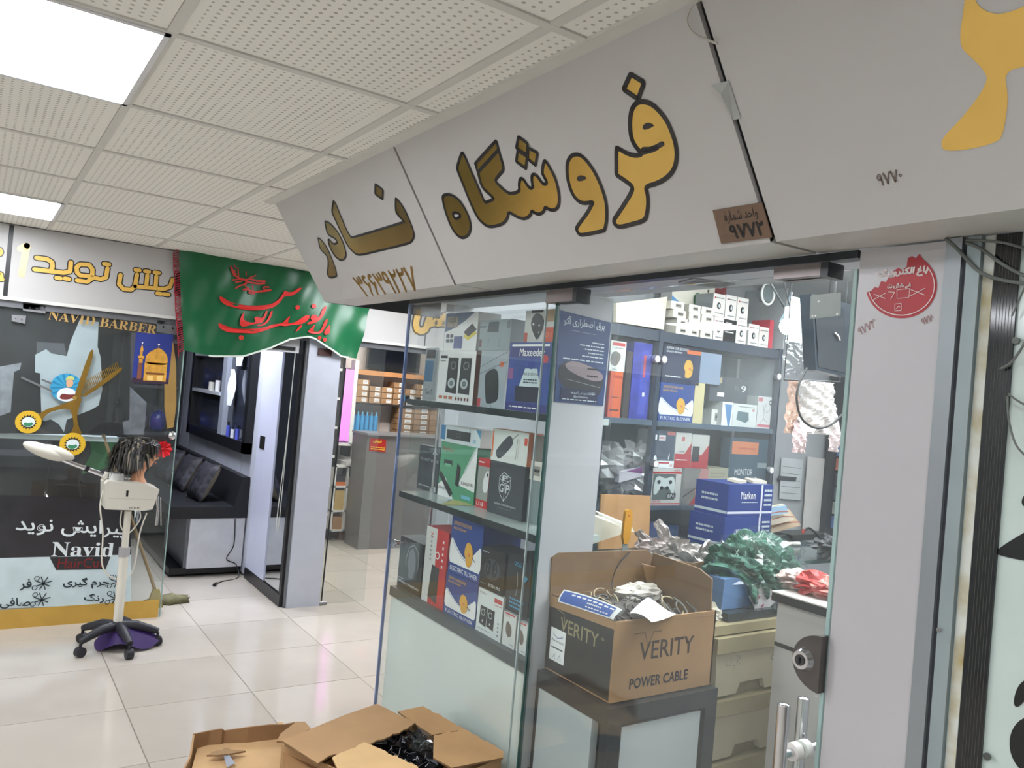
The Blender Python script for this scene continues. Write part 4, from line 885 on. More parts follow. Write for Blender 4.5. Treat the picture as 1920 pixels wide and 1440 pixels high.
# near pillar with red sticker
np_ = thing('pillar', 'pale grey clad pillar beside the glass door with a torn red sticker', 'pillar')
MB().box((XF-.004, .772, 0), (XF+.14, .944, 1.998), M((188, 186, 188), .36, .15, var=.02, scale=2)).build('cladding', np_)
b = MB(); cs = [Xp(*t, XF-.005) for t in [(1690+67*math.cos(math.radians(t)), 535+62*math.sin(math.radians(t))) for t in range(-52, 168, 8)]+[(1625, 548), (1634, 545), (1640, 538), (1647, 540), (1652, 527), (1661, 529), (1666, 520), (1672, 522), (1676, 508), (1684, 502), (1692, 506), (1700, 500), (1702, 484), (1710, 480), (1717, 484), (1724, 476)]]
ST = M((176, 52, 60), .4, var=.05); b.flat([cs], ST); sk = b
nrm = NX; o_ = Xp(1625, 597, XF-.0055)
RW = M((228, 214, 210), .5)
arc = [Xp(1690+62*math.cos(math.radians(t)), 535+56*math.sin(math.radians(t)), XF-.0065) for t in range(-38, 175, 9)]; ribbon(b, arc, .0018, NX, RW, False)
def FX(bl, br, tl, x): a, c, d = Xp(*bl, x), Xp(*br, x), Xp(*tl, x); return Face(b, a, c-a, d-a, NX, .0004)
F = FX((1645, 524), (1738, 516), (1648, 507), XF-.006); F.text('باغ الکترونیک', 0, 0, 1, 1, RW, 3, fat=.0022)
F = FX((1664, 543), (1708, 540), (1664, 532), XF-.006); F.text('نامی ماندگار و نیک', 0, 0, 1, 1, RW, 3, fat=.0006)
F = FX((1636, 566), (1735, 557), (1638, 546), XF-.006)
for a in ((.02, .2, .25, .7), (.72, .2, .98, .8)): F.line([(a[0], a[1]), (a[2], a[3])], .0012, RW); F.line([(a[0], a[3]), (a[2], a[1])], .0012, RW)
F.line([(.48, .1), (.7, .1), (.7, .9), (.46, .9), (.48, .1)], .001, RW); F.line([(.3, .8), (.42, .7), (.36, .1)], .0012, RW)
F = FX((1678, 583), (1690, 582), (1678, 570), XF-.006); F.line([(0, 0), (1, 0), (1, 1), (0, 1), (0, 0)], .001, RW); F.line([(.2, .3), (.5, .6), (.8, .5)], .001, RW)
b.build('red_sticker', np_, label='torn round red sticker with white lettering')
b = MB(); PEN = M((150, 90, 90), .6)
for q, t in ((((1612, 630), (1642, 612), (1608, 616)), '۹۷۷۲'), (((1730, 610), (1752, 600), (1727, 598)), '۹۷۷۰')):
    F = FX(*q, XF-.005); g, _ = contours(t)
    for grp in g:
        for l in grp: ribbon(b, [F.pt(x, y) for x, y in l], .0007, NX, PEN, True, False)
b.build('pencilled_numbers', np_)
# ------------------------------------------------------------------ neighbour shop beyond the pillar
AL = M((150, 156, 160), .32, .6, var=.02)
nf = thing('aluminium_frame', 'grooved aluminium door jamb next to the pale pillar', 'door frame')
MB().box((XF-.012, .742, 0), (XF+.12, .771, 2.0), AL).build('profile', nf); MB().box((XF-.004, .735, 0), (XF+.12, .742, 2.0), DKGREY).build('groove', nf); MB().box((XF-.008, .711, 0), (XF+.12, .735, 2.0), M((150, 162, 164), .35, .3)).build('profile', nf)
b = MB(); b.cyl(Xp(1760, 1181, XF-.008), Xp(1760, 1181, XF-.013), .004, CHROME, 10); b.build('screw', nf)
nw = thing('shop_window', 'neighbouring shop window with white film, black strip and black letters', 'shop window')
YA, YS, YBk = .711, .703, .655
MB().box((XF+.004, .0, 0), (XF+.012, YA, 2.0), M((196, 210, 204), .12, spec=.6, var=.03)).build('white_film', nw)
def stainmat():
    m = bpy.data.materials.new('glue_stain'); m.use_nodes = True; n = m.node_tree; bs_ = n.nodes['Principled BSDF']
    t = n.nodes.new('ShaderNodeTexCoord'); a = n.nodes.new('ShaderNodeTexNoise'); a.inputs['Scale'].default_value = 14; a.inputs['Detail'].default_value = 6
    r0 = n.nodes.new('ShaderNodeValToRGB'); r0.color_ramp.elements[0].position = .45; r0.color_ramp.elements[0].color = (.62, .64, .58, 1); r0.color_ramp.elements[1].position = .72; r0.color_ramp.elements[1].color = (.38, .30, .12, 1)
    n.links.new(t.outputs['Object'], a.inputs['Vector']); n.links.new(a.outputs['Fac'], r0.inputs[0]); n.links.new(r0.outputs[0], bs_.inputs['Base Color']); return m
MB().box((XF, YS-.012, 0), (XF+.004, YA-.003, 2.0), stainmat()).build('glue_strip', nw, label='white strip with yellow glue stains')
b = MB(); b.box((XF-.002, .650, 0), (XF+.003, YS-.014, 2.0), M((26, 28, 30), .08))
for k in range(6): b.box((XF-.0025, .655+k*.005, 0), (XF-.002, .6556+k*.005, 2.0), M((82, 80, 76), .4))
b.build('black_strip', nw, label='glossy scratched black strip')
for q in ([(1866, 1032), (1920, 998), (1990, 960), (1990, 1060), (1920, 1052), (1868, 1040)], [(1899, 1320), (1906, 1290), (1920, 1274), (1960, 1260), (1960, 1290), (1925, 1310), (1908, 1328)], [(1891, 1400), (1897, 1365), (1920, 1343), (1980, 1335), (1980, 1470), (1930, 1460), (1902, 1432)], [(1914, 940), (1922, 925), (1960, 905), (1960, 960), (1920, 952)]):
    b = MB(); b.prism([chaikin([Xp(*t, XF+.002) for t in q], 2)], (.001, 0, 0), M((22, 24, 24), .3)); b.build('letter', nw, label='black cut-out letter')
for px, py in ((1906, 639), (1852, 1418)):
    b = MB(); c = Xp(px, py, XF); b.cyl(c, c-Vector((.004, 0, 0)), .006, M((92, 96, 92), .3, .5), 14); b.build('button', nw)
Zt = lambda l: zp((1740, 400, .16667), l)
CBL = M((104, 108, 104), .55)
for k, (l, r0, lab) in enumerate(((Zt([(430, 300), (800, 322), (1080, 390), (1300, 430)]), .0026, 'grey cable running flattest under the sign soffit'), (Zt([(430, 330), (600, 400), (850, 580), (1080, 700), (1300, 780)]), .003, 'grey cable sagging between two others under the sign soffit'),
        (Zt([(200, 285), (330, 400), (420, 500), (560, 640), (750, 730), (1080, 790), (1300, 800)]), .0034, 'thick grey cable sagging lowest from the pale pillar top'),
        ([(1940, 500), (1920, 542), (1897, 593)], .0016, 'thin dark cable hanging near the black strip top'), ([(1875, 692), (1897, 678), (1920, 645), (1940, 600)], .0022, 'dark cable curving up from the black strip'),
        ([(1890, 738), (1903, 748), (1920, 758), (1940, 765)], .0018, 'short cable leaving the black strip halfway'), ([(1889, 742), (1891, 785), (1903, 830), (1920, 852), (1940, 870)], .0018, 'cable looping down beside the black strip'))):
    b = MB(); b.tube(cat_rom([Xp(x, y, XF-.012) for x, y in l], 5, False), r0, CBL, 8); b.build('cable', label=lab, cat='cable')
# ================================================================== PRINT DESIGNS
BLU = M((30, 66, 140), .45, var=.1); NAVY = M((26, 36, 70), .45, var=.1); YEL = M((226, 168, 50), .5); ORG = M((222, 110, 50), .5)
PI_ = dict(dk=M((40, 42, 46), .4), gr=M((120, 126, 130), .5), lg=M((190, 200, 202), .5))
def d_blower(F, dark=False):
    bg = NAVY if dark else BLU
    F.rect(0, 0, 1, 1, bg)
    if not dark:
        F.up(); F.smooth([(0, 0), (1, 0), (1, .66), (.85, .52), (.6, .3), (.4, .36), (.2, .5), (0, .68)], PRINTW); F.up()
        F.line([(0, .66), (.2, .46), (.42, .33), (.6, .27)], .0016, BLU); F.rect(0, 0, 1, .17, BLU)
        F.up(); F.text('ELECTRIC BLOWER', .07, .045, .93, .125, PRINTW)
    F.up(); F.text('ASPIRATOR BLOWER', .08, .86, .66, .93, YEL if not dark else PRINTW); F.text('electric blower', .08, .78, .5, .84, YEL if not dark else PRINTW)
    F.smooth([(.48, .42), (.52, .58), (.58, .64), (.68, .62), (.76, .48), (.74, .28), (.66, .2), (.56, .22), (.54, .34)] if not dark else [(.56, .42), (.6, .6), (.68, .66), (.78, .6), (.82, .4), (.78, .2), (.66, .16), (.6, .2), (.62, .34)], YEL)
    F.up(); F.line([(.74, .4), (.84, .34)], .003, INK); F.ell(.64 if not dark else .72, .42, .03, .03, ORG, 8)
    if dark: F.rect(.62, .8, 1, .9, ORG); F.small(.1, .14, .5, .2, PRINTW, 1)
def d_speakers(F):
    F.rect(0, 0, 1, 1, PRINTW); F.up()
    for a in (.25, .6):
        F.poly([(a, .2), (a+.3, .18), (a+.3, .87), (a+.02, .87)], PI_['dk'])
        F.up(); F.ell(a+.15, .38, .1, .1, PI_['lg'], 16, .5); F.ell(a+.15, .38, .04, .04, PI_['gr'], 10); F.ell(a+.17, .72, .08, .08, PI_['gr'], 14, .7)
    F.rect(.05, .86, .24, .91, PI_['dk']); F.small(.05, .78, .2, .84, PI_['gr'], 1)
    for i in range(3): F.rect(.08+.14*i, .07, .18+.14*i, .13, M((196, 120, 80), .5))
    for i in range(5): F.ell(.56+.08*i, .09, .025, .035, M((120, 60, 50), .5), 10)
def d_tvbox(F):
    F.rect(0, 0, 1, 1, PRINTW); F.up(); F.poly([(0, 1), (.9, 1), (.62, .78), (.3, .6), (0, .5)], M((52, 84, 120), .4)); F.up()
    F.poly([(.6, .38), (.85, .62), (1, .44), (.74, .26)], M((220, 200, 50), .4)); F.poly([(.62, .5), (.84, .7), (.98, .52), (.76, .36)], INK) if 0 else None
    F.up(); F.poly([(.60, .48), (.84, .70), (.99, .54), (.76, .36)], INK)
    for i in range(2):
        for j in range(2): F.rect(.06+.13*i, .22+.13*j, .16+.13*i, .31+.13*j, M((60, 76, 96), .4))
    F.rect(.32, .06, .58, .38, M((64, 84, 140), .4, var=.4, scale=30)); F.rect(.06, .62, .4, .9, M((150, 140, 126), .5, var=.4, scale=30)); F.small(.1, .75, .35, .88, INK, 2)
def d_grey(F):
    F.rect(0, 0, 1, 1, M((150, 162, 164), .45)); F.up(); F.poly([(.25, .6), (.62, .58), (.62, .93), (.3, .93)], M((70, 78, 82), .4)); F.rect(.02, .1, .1, .36, M((120, 90, 90), .5)); F.rect(.88, .7, .97, .95, PI_['gr']); F.small(.3, .1, .34, .4, PI_['gr'], 4); F.small(.66, .1, .7, .4, PI_['gr'], 4); F.rect(0, .76, .22, .8, M((60, 80, 84), .5))
def d_router(F):
    F.rect(0, 0, 1, 1, M((168, 178, 184), .45)); F.up(); F.smooth([(.2, .55), (.3, .62), (.55, .7), (.72, .62), (.8, .2), (.72, .1), (.4, .05), (.32, .1)], M((36, 40, 44), .35)); F.ell(.82, .76, .08, .05, ORG, 12); F.rect(0, .0, .12, .14, M((190, 50, 60), .5))
    F.line([(0, .7), (1, .98)], .0015, PI_['dk']); F.line([(0, .58), (.6, .72), (1, .8)], .0015, PI_['dk']); F.line([(.52, .06), (.56, -.0)], .002, PI_['dk'])
def d_maxeeder(F):
    F.rect(0, 0, 1, 1, M((50, 76, 150), .35, var=.15, scale=14)); F.up(); F.rect(.02, .78, .98, .93, M((38, 50, 120), .4)); F.rect(.0, 0, 1, .12, M((44, 48, 120), .4)); F.rect(.22, .14, .78, .36, M((26, 28, 50), .4)); F.poly([(.3, .36), (.8, .36), (.7, .62), (.42, .62)], M((206, 222, 222), .5))
    F.up(); F.text('Maxeeder', .26, .8, .84, .91, PRINTW, fat=.001); F.text('MX-S 3015A', .38, .52, .74, .56, NAVY); F.small(.4, .4, .72, .48, NAVY, 2); F.small(.1, .04, .8, .08, PRINTW, 1); F.rect(.06, .94, .94, .97, PRINTW)
    F.ell(.56, .7, .09, .09, M((44, 64, 150), .4), 12); F.rect(.02, .46, .14, .62, M((150, 90, 140), .5)); F.ell(.86, .76, .08, .06, M((190, 60, 70), .5), 10)
def d_controller(F):
    F.rect(0, 0, 1, 1, M((206, 206, 200), .45)); F.up(); F.rect(.64, 0, 1, .45, M((206, 88, 60), .5)); F.rect(.64, .62, 1, 1, M((170, 140, 110), .5)); F.rect(0, 0, .12, .3, M((196, 90, 70), .5)); F.up(); F.smooth([(.2, .62), (.28, .86), (.42, .92), (.6, .8), (.66, .6), (.6, .3), (.46, .04), (.36, .2), (.24, .44)], M((24, 28, 30), .25)); F.rect(.2, .92, .6, 1, INK); F.text('01', .72, .14, .92, .3, M((236, 150, 120), .5))
    F.up(); F.ell(.3, .56, .03, .04, PRINTW, 8); F.ell(.5, .52, .025, .03, PRINTW, 8); F.ell(.5, .3, .02, .03, PI_['lg'], 8)
def d_green(F):
    g = M((84, 160, 120), .45); F.rect(0, 0, 1, 1, g); F.up(); F.poly([(.55, .28), (.75, .6), (.97, 1), (1, 1), (1, .22)], PRINTW); F.poly([(0, 0), (.45, 0), (.2, .35), (0, .2)], PRINTW); F.up()
    F.poly([(.48, .26), (.5, .66), (.6, .58), (.58, .24)], INK); F.poly([(0, .38), (.36, .02), (.44, .1), (.05, .46)], INK); F.poly([(.72, .5), (.98, .96), (.94, .98), (.7, .55)], M((190, 205, 200), .5)); F.rect(.12, .58, .36, .68, M((50, 60, 60), .4)); F.up(); F.text('SkyAoa', .06, .82, .36, .92, M((180, 60, 60), .5)); F.text('3.0×DVR', .64, .3, .96, .36, INK); F.text('3.0×DVR', .02, .12, .28, .18, INK); F.rect(.68, .06, .92, .12, M((120, 190, 220), .5)); F.rect(.15, .57, .34, .61, M((120, 190, 150), .5))
def d_webcam(F):
    F.rect(0, 0, 1, 1, M((214, 224, 226), .45)); F.up(); F.rect(0, .12, .12, 1, M((60, 130, 180), .5)); F.poly([(.88, 1), (1, 1), (1, .5)], M((80, 150, 190), .5)); F.rect(.16, .22, .76, .78, M((50, 52, 56), .35)); F.up(); F.ell(.46, .5, .06, .14, PI_['gr'], 12, .8); F.rect(.83, .2, .9, .42, M((150, 190, 210), .5)); F.line([(.74, .76), (.74, .98)], .002, INK)
def d_egp(F):
    F.rect(0, 0, 1, 1, M((62, 66, 72), .45)); F.up(); w = M((222, 226, 226), .5)
    s_ = lambda l: F.line(l, .0022, w)
    s_([(.42, .82), (.30, .72), (.30, .5), (.36, .38), (.46, .28), (.56, .4), (.62, .52), (.62, .74), (.42, .82)]); s_([(.46, .28), (.46, .6), (.30, .7)]); s_([(.46, .6), (.62, .7)]); s_([(.36, .72), (.44, .68), (.44, .76)]); s_([(.44, .76), (.52, .72), (.56, .76)])
    F.text('E', .38, .66, .54, .76, w); F.text('G', .32, .44, .43, .6, w, fat=.001); F.text('P', .5, .44, .6, .6, w, fat=.001); F.text('INTERNET COMPUTER MONITOR', .2, .19, .82, .225, w); F.small(.28, .13, .72, .15, PI_['gr'], 1)
def d_charger(F):
    F.rect(0, 0, 1, 1, M((222, 226, 220), .45)); F.up(); F.smooth([(.13, .22), (.15, .36), (.42, .8), (.52, .86), (.6, .72), (.6, .56), (.3, .1), (.2, .08)], M((64, 68, 74), .4), 2); F.line([(.58, .74), (.72, .92)], .0025, PI_['dk']); F.rect(.9, .62, .98, .84, M((210, 80, 50), .5)); F.line([(.72, .78), (.7, .16)], .002, PI_['dk']); F.line([(.78, .8), (.75, .2)], .001, M((180, 80, 60), .5)); F.rect(.01, .12, .05, .95, ORG)
def d_mouse(F):
    F.rect(0, 0, 1, 1, M((156, 160, 154), .45)); F.up(); F.rect(0, .84, 1, 1, RED); F.rect(0, 0, 1, .16, RED); F.smooth([(.5, .5), (.62, .68), (.85, .78), (1, .75), (1, .36), (.7, .3), (.52, .38)], PRINTW); F.up(); F.smooth([(.78, .66), (.86, .74), (.96, .7), (.84, .62)], INK); F.text('1.518', .1, .04, .7, .12, PRINTW); F.small(.05, .89, .5, .95, PRINTW, 1)
def d_hang(F):
    F.rect(0, 0, 1, 1, M((56, 64, 72), .3)); F.up(); F.text('P-NET WIRE', .12, .66, .98, .72, PI_['lg']); F.small(.1, .08, .7, .13, PI_['lg'], 1); F.smooth([(.66, .82), (.7, .9), (.82, .9), (.94, .84)], PI_['lg']); F.rect(.8, .02, .95, .13, PI_['lg']); F.smooth([(.2, .3), (.3, .5), (.6, .5), (.7, .3), (.5, .24)], M((70, 80, 88), .5))
def d_headph(F):
    F.rect(0, 0, 1, 1, M((38, 40, 44), .35)); F.up(); w = M((150, 154, 158), .4)
    F.line([(.34, .4), (.3, .6), (.42, .84), (.62, .92), (.8, .8), (.84, .56), (.78, .38)], .004, w); F.smooth([(.36, .3), (.4, .55), (.44, .8), (.6, .86), (.72, .7), (.74, .4), (.6, .22)], M((110, 114, 118), .4)); F.up(); F.text('Wireless Headphone', .06, .08, .94, .15, PRINTW); F.small(.05, .17, .3, .2, PI_['lg'], 1); F.ell(.36, .35, .1, .12, PI_['dk'], 12); F.ell(.78, .33, .1, .12, PI_['dk'], 12)
def d_redtall(F):
    F.rect(0, 0, .5, 1, M((214, 214, 210), .4)); F.rect(.5, 0, 1, 1, RED); F.up(); F.poly([(.28, .08), (.7, .04), (.72, .5), (.38, .52)], M((44, 46, 50), .35)); F.rect(.3, 0, .5, .08, RED); F.small(.24, .55, .3, .9, PI_['gr'], 6); F.text('Z', .2, .88, .36, .93, RED); F.ell(.58, .66, .1, .05, PRINTW, 12, .7); F.small(.78, .5, .84, .9, PRINTW, 5)
def d_watch(F):
    F.rect(0, 0, 1, 1, M((22, 22, 24), .35)); F.up(); F.ell(.5, .52, .34, .26, M((70, 72, 76), .5), 20); F.up()
    for a in (.32, .58): F.smooth([(a-.1, .52), (a-.04, .72), (a+.1, .74), (a+.16, .55), (a+.08, .34), (a-.06, .34)], INK); 
    F.up(); F.line([(.3, .44), (.36, .6), (.3, .64)], .002, PI_['gr']); F.line([(.6, .42), (.68, .56), (.64, .66)], .002, PI_['gr']); F.text('EXTRA PRO', .42, .1, .9, .17, PRINTW); F.small(.06, .1, .32, .15, PI_['gr'], 1); F.small(.06, .88, .34, .93, PI_['lg'], 1)
def d_a4spk(F):
    F.rect(0, 0, 1, 1, M((220, 226, 224), .45)); F.up(); F.text('A4 plus', .06, .88, .34, .94, M((90, 60, 60), .5)); F.rect(.66, .82, .96, .92, M((190, 70, 70), .5)); F.line([(.66, .76), (.96, .77)], .002, M((190, 70, 70), .5))
    for a in (.12, .42): F.poly([(a, .2), (a+.28, .16), (a+.3, .62), (a+.02, .62)], PI_['dk']); F.up(); F.ell(a+.14, .48, .08, .08, PI_['lg'], 12, .75); F.ell(a+.14, .28, .03, .03, PI_['lg'], 8)
    F.small(.1, .08, .6, .11, PI_['gr'], 1)
    for i in range(4): F.ell(.88, .12+.09*i, .03, .022, PI_['gr'], 8)
def d_knife(F, mouse=True):
    F.rect(0, 0, 1, 1, M((218, 220, 216), .45)); F.up(); F.text('A4 plus', .06, .86, .5, .92, M((90, 60, 60), .5)); F.smooth([(.22, .4), (.24, .7), (.4, .76), (.7, .6), (.72, .36), (.5, .26)], M((128, 114, 102), .5)); F.up(); F.line([(.42, .74), (.5, .5), (.46, .28)], .0015, PI_['dk']); F.small(.6, .08, .9, .12, PI_['dk'], 1); F.rect(.1, .94, .9, .985, M((200, 80, 80), .5))
def d_darkblue(F):
    F.rect(0, 0, 1, 1, M((28, 32, 38), .35)); F.up(); B_ = M((70, 150, 190), .5); F.small(.2, .06, .8, .26, B_, 3); F.text('X6', .3, .8, .6, .88, B_); F.poly([(.7, .6), (.8, .7), (.9, .66), (.74, .54)], B_); F.line([(.45, .3), (.5, .5), (.46, .7)], .0015, PI_['lg'])
def d_watchw(F):
    F.rect(0, 0, 1, 1, M((214, 208, 202), .45)); F.up(); F.ell(.5, .48, .17, .15, INK, 14); F.up(); F.ell(.54, .48, .08, .08, PI_['lg'], 10); F.small(.2, .78, .9, .88, PI_['gr'], 1); F.small(.2, .1, .9, .2, PI_['gr'], 1); F.ell(.15, .82, .05, .05, RED, 8)
def d_thin(F):
    F.rect(0, 0, 1, 1, M((226, 222, 210), .45)); F.up(); F.rect(.34, .25, .8, .75, M((150, 146, 136), .5)); F.up(); F.small(.38, .35, .76, .7, PI_['dk'], 1)
def d_plain(c):
    return lambda F: F.rect(0, 0, 1, 1, M(c, .45))
def d_gamepad(F):
    F.rect(0, 0, 1, 1, M((210, 204, 196), .45)); F.up(); F.rect(.02, .14, .8, .84, M((96, 104, 100), .5)); F.rect(.0, .85, 1, .9, RED); F.rect(0, .02, 1, .05, RED); F.up(); F.smooth([(.05, .3), (.08, .7), (.2, .8), (.45, .7), (.68, .8), (.78, .68), (.8, .34), (.7, .28), (.6, .48), (.3, .48), (.15, .26)], M((214, 218, 212), .5)); F.up()
    for x, y in ((.22, .62), (.33, .46), (.52, .46), (.62, .62)): F.ell(x, y, .06, .055, PI_['dk'], 10)
    F.rect(.52, .18, .84, .32, INK); F.up(); F.text('6IN1', .55, .2, .82, .3, PRINTW); F.text('GAME PAD', .02, .065, .32, .13, RED); F.text('GAME', .72, .92, .92, .97, RED)
def d_redphone(F, k=0):
    F.rect(0, 0, 1, 1, M((206, 200, 190), .45)); F.up(); F.rect(0, 0, 1, .4, M((184, 50, 56), .5)); F.poly([(.6, .4), (1, .4), (1, .72)], M((184, 50, 56), .5)); F.up()
    if k: F.rect(.05, .2, .45, .65, PI_['dk'])
    else: F.text('LAVA', .3, .44, .6, .49, PI_['dk']); F.rect(.38, .76, .56, .88, M((196, 110, 100), .5)); F.small(.1, .2, .8, .26, PRINTW, 1)
def d_gamedark(F):
    F.rect(0, 0, 1, 1, M((76, 84, 98), .45, var=.3, scale=20)); F.up(); F.rect(.6, .86, 1, .97, M((206, 130, 120), .5)); F.rect(0, .68, .1, .84, PRINTW); F.rect(.2, .66, .52, .84, PRINTW); F.smooth([(.2, 0), (.1, .2), (.0, .1), (0, 0)], PRINTW); F.smooth([(.7, .1), (.8, .3), (.76, 0)], PRINTW); F.up(); F.text('GAME PAD', .62, .88, .98, .95, RED); F.small(.24, .7, .48, .8, RED, 2)
def d_monitor(F):
    F.rect(0, 0, 1, 1, M((176, 180, 176), .45)); F.up(); F.poly([(0, 0.25), (.0, 1), (1, 1), (1, .48), (.75, .28), (.3, .0), (.22, .02)], M((62, 84, 98), .45)); F.up(); F.rect(.04, .76, .66, .95, M((214, 128, 84), .5)); F.up(); F.small(.2, .82, .6, .88, M((190, 90, 60), .5), 1); F.text('MONITOR', .14, .44, .56, .54, PRINTW); F.text('STAND', .4, .32, .68, .42, PRINTW); F.rect(.66, .56, .96, .64, M((140, 150, 150), .5))
def d_vac(F):
    F.rect(0, 0, 1, 1, M((126, 120, 116), .45, var=.2, scale=14)); F.up(); F.poly([(.6, 0), (1, 0), (1, 1), (.7, 1), (.5, .4)], M((190, 130, 126), .5)); F.poly([(.3, 0), (.75, 0), (.6, .3)], M((170, 50, 60), .5)); F.up(); F.smooth([(.56, .66), (.7, .74), (.92, .7), (.98, .5), (.9, .3), (.76, .34), (.74, .5)], M((214, 208, 200), .5)); F.line([(.06, .22), (.6, .5)], .006, INK)
def d_longer(F):
    F.rect(0, 0, 1, 1, M((176, 168, 144), .5)); F.up(); F.rect(0, .02, .7, .22, PRINTW); F.rect(0, .5, 1, .52, M((140, 132, 112), .5)); F.up(); F.text('LONGER', .18, .06, .66, .17, PI_['dk']); F.small(.2, .3, .9, .34, PI_['dk'], 1); F.small(.1, .62, .8, .9, M((150, 142, 120), .5), 3)
def d_tripod(F):
    F.rect(0, 0, 1, 1, M((222, 216, 212), .45)); F.up(); F.line([(.4, .3), (.4, .55), (.3, .75)], .002, PI_['dk']); F.line([(.4, .55), (.52, .78)], .002, PI_['dk']); F.line([(.4, .3), (.2, .14)], .002, PI_['dk']); F.line([(.4, .3), (.62, .2)], .002, PI_['dk']); F.line([(.5, .5), (.74, .56), (.76, .78)], .0015, PI_['dk']); F.ell(.76, .82, .1, .08, PI_['dk'], 12, .6); F.rect(.05, .04, .96, .12, M((206, 110, 120), .5)); F.rect(.02, .84, .28, .96, M((206, 130, 130), .5))
def d_device(F):
    F.rect(0, 0, 1, 1, M((222, 220, 214), .45)); F.up(); F.poly([(.15, .3), (.2, .68), (.65, .64), (.68, .3), (.55, .18)], M((96, 118, 122), .5)); F.small(.2, .84, .9, .92, PI_['gr'], 1); F.rect(.8, .7, .9, .8, M((200, 140, 130), .5))
def d_ns(F):
    F.rect(0, 0, 1, 1, M((74, 78, 82), .45)); F.up(); F.text('9', .82, .46, .95, .72, PRINTW, fat=.001); F.text('N', .66, .5, .76, .7, PI_['gr']); F.rect(.22, .72, .3, .94, M((190, 170, 130), .5)); F.rect(.2, .2, .38, .36, PRINTW)
def d_adapter(F):
    F.rect(0, 0, 1, 1, M((222, 218, 208), .45)); F.up(); F.rect(.1, .84, .92, .95, M((200, 60, 56), .5)); F.smooth([(.0, .25), (.05, .55), (.3, .68), (.66, .6), (.7, .45), (.5, .2), (.3, .16)], M((122, 112, 100), .5)); F.up(); F.text('JY-27NC', .3, .73, .86, .79, PI_['dk']); F.small(.2, .05, .5, .09, PI_['dk'], 1); F.line([(.5, .6), (.42, .4), (.5, .22)], .0015, PI_['dk'])
def d_orange(F):
    F.rect(0, 0, 1, 1, M((222, 96, 44), .5)); F.up(); F.small(.15, .42, .8, .46, INK, 1); F.small(.1, .12, .85, .2, INK, 1); F.rect(.2, .86, .9, .92, M((190, 70, 30), .5))
def d_bluebag(F):
    F.rect(0, 0, 1, 1, M((56, 62, 160), .25, var=.25, scale=24)); F.up(); F.rect(.44, .06, .86, .9, M((70, 78, 176), .25, var=.2, scale=24)); F.up(); F.text('STAR', .5, .0, .6, .0, RED) if 0 else None; F.rect(.56, .55, .7, .84, M((196, 70, 90), .5)); F.rect(.62, .3, .74, .35, PRINTW)
def d_markon(F, flip=False):
    F.rect(0, 0, 1, 1, M((34, 58, 128), .4)); F.up()
    if flip: F.text('Markon', .55, .62, .22, .38, PRINTW)
    else: F.text('Markon', .28, .55, .6, .78, PRINTW)
    F.small(.3, .42, .66, .48, PI_['lg'], 1); F.rect(0, .1, 1, .17, M((206, 206, 220), .4))
def d_glogo(F):
    F.rect(0, 0, 1, 1, M((222, 216, 202), .45)); F.up(); F.poly([(0, .2), (0, .7), (.2, .6), (.35, .2)], M((90, 150, 196), .5)); F.ell(.6, .7, .1, .13, M((60, 130, 90), .5), 16); F.small(.82, .5, .86, .95, PI_['dk'], 4); F.smooth([(.8, .1), (.84, .4), (.9, .2), (.98, .45), (1, .1)], M((96, 110, 190), .5))
    F.up(); F.ell(.6, .7, .05, .07, M((110, 170, 130), .5), 12)
def d_redbox(F):
    F.rect(0, 0, 1, 1, M((150, 52, 60), .45)); F.up(); F.text('PO-MI', .45, .2, .9, .5, M((214, 170, 170), .5))
def carton(lab, q, ax, val, dep, fn, group, col=(200, 200, 196), z=None, x0=None, name='carton', cat='carton', ztop=None):
    """carton with its printed face on plane ax=val; q = bottom-left, bottom-right, top-left pixels of that face"""
    bl, br, tl = P(*q[0], ax, val), P(*q[1], ax, val), P(*q[2], ax, val)
    zb = z if z is not None else (bl.z+br.z)/2; zt = ztop if ztop is not None else tl.z
    b = MB()
    if ax == 'x':
        b.box((val, br.y, zb), (val+dep, bl.y, zt), M(col, .5)); F = Face(b, (val, bl.y, zb), (0, br.y-bl.y, 0), (0, 0, zt-zb), NX, .0005)
    else:
        b.box((bl.x, val, zb), (br.x, val+dep, zt), M(col, .5)); F = Face(b, (bl.x, val, zb), (br.x-bl.x, 0, 0), (0, 0, zt-zb), NY, .0005)
    if fn: fn(F)
    o = b.build(name, label=lab, cat=cat, group=group); o['_zt'] = zt; return o
def zt_of(o): v = o['_zt']; del o['_zt']; return v
# ================================================================== SHOWCASE BEHIND THE FIXED PANE
SHC = thing('showcase', 'glass showcase with three stocked shelves behind the fixed pane', 'showcase')
z_low, z_mid, z_top = .842, 1.225, 1.600
MB().box((1.475, 1.955, .03), (1.72, 2.925, .805), M((222, 227, 222), .35, var=.02, scale=2)).build('base_cabinet', SHC, label='white base panel')
MB().box((1.468, 1.955, .805), (1.72, 2.93, z_low), M((70, 80, 82), .4)).build('base_top', SHC)
for z in (z_mid, z_top):
    b = MB(); b.box((1.478, 1.96, z-.020), (1.71, 2.93, z), M((190, 202, 198), .2)); b.box((1.472, 1.96, z-.022), (1.478, 2.93, z+.001), M((40, 50, 50), .2)); b.build('shelf', SHC)
MB().box((1.50, 2.93, .84), (1.71, 2.936, 1.98), CLEAR).build('end_glass', SHC); MB().box((1.716, 1.96, .84), (1.72, 2.93, 1.98), CLEAR).build('back_glass', SHC)
for y in (2.885,): 
    b = MB(); b.cyl((1.60, y, z_low), (1.60, y, 1.97), .008, CHROME, 12)
    for z in (z_mid, z_top): b.cyl((1.60, y, z-.03), (1.60, y, z+.02), .014, CHROME, 12)
    b.build('post', SHC)
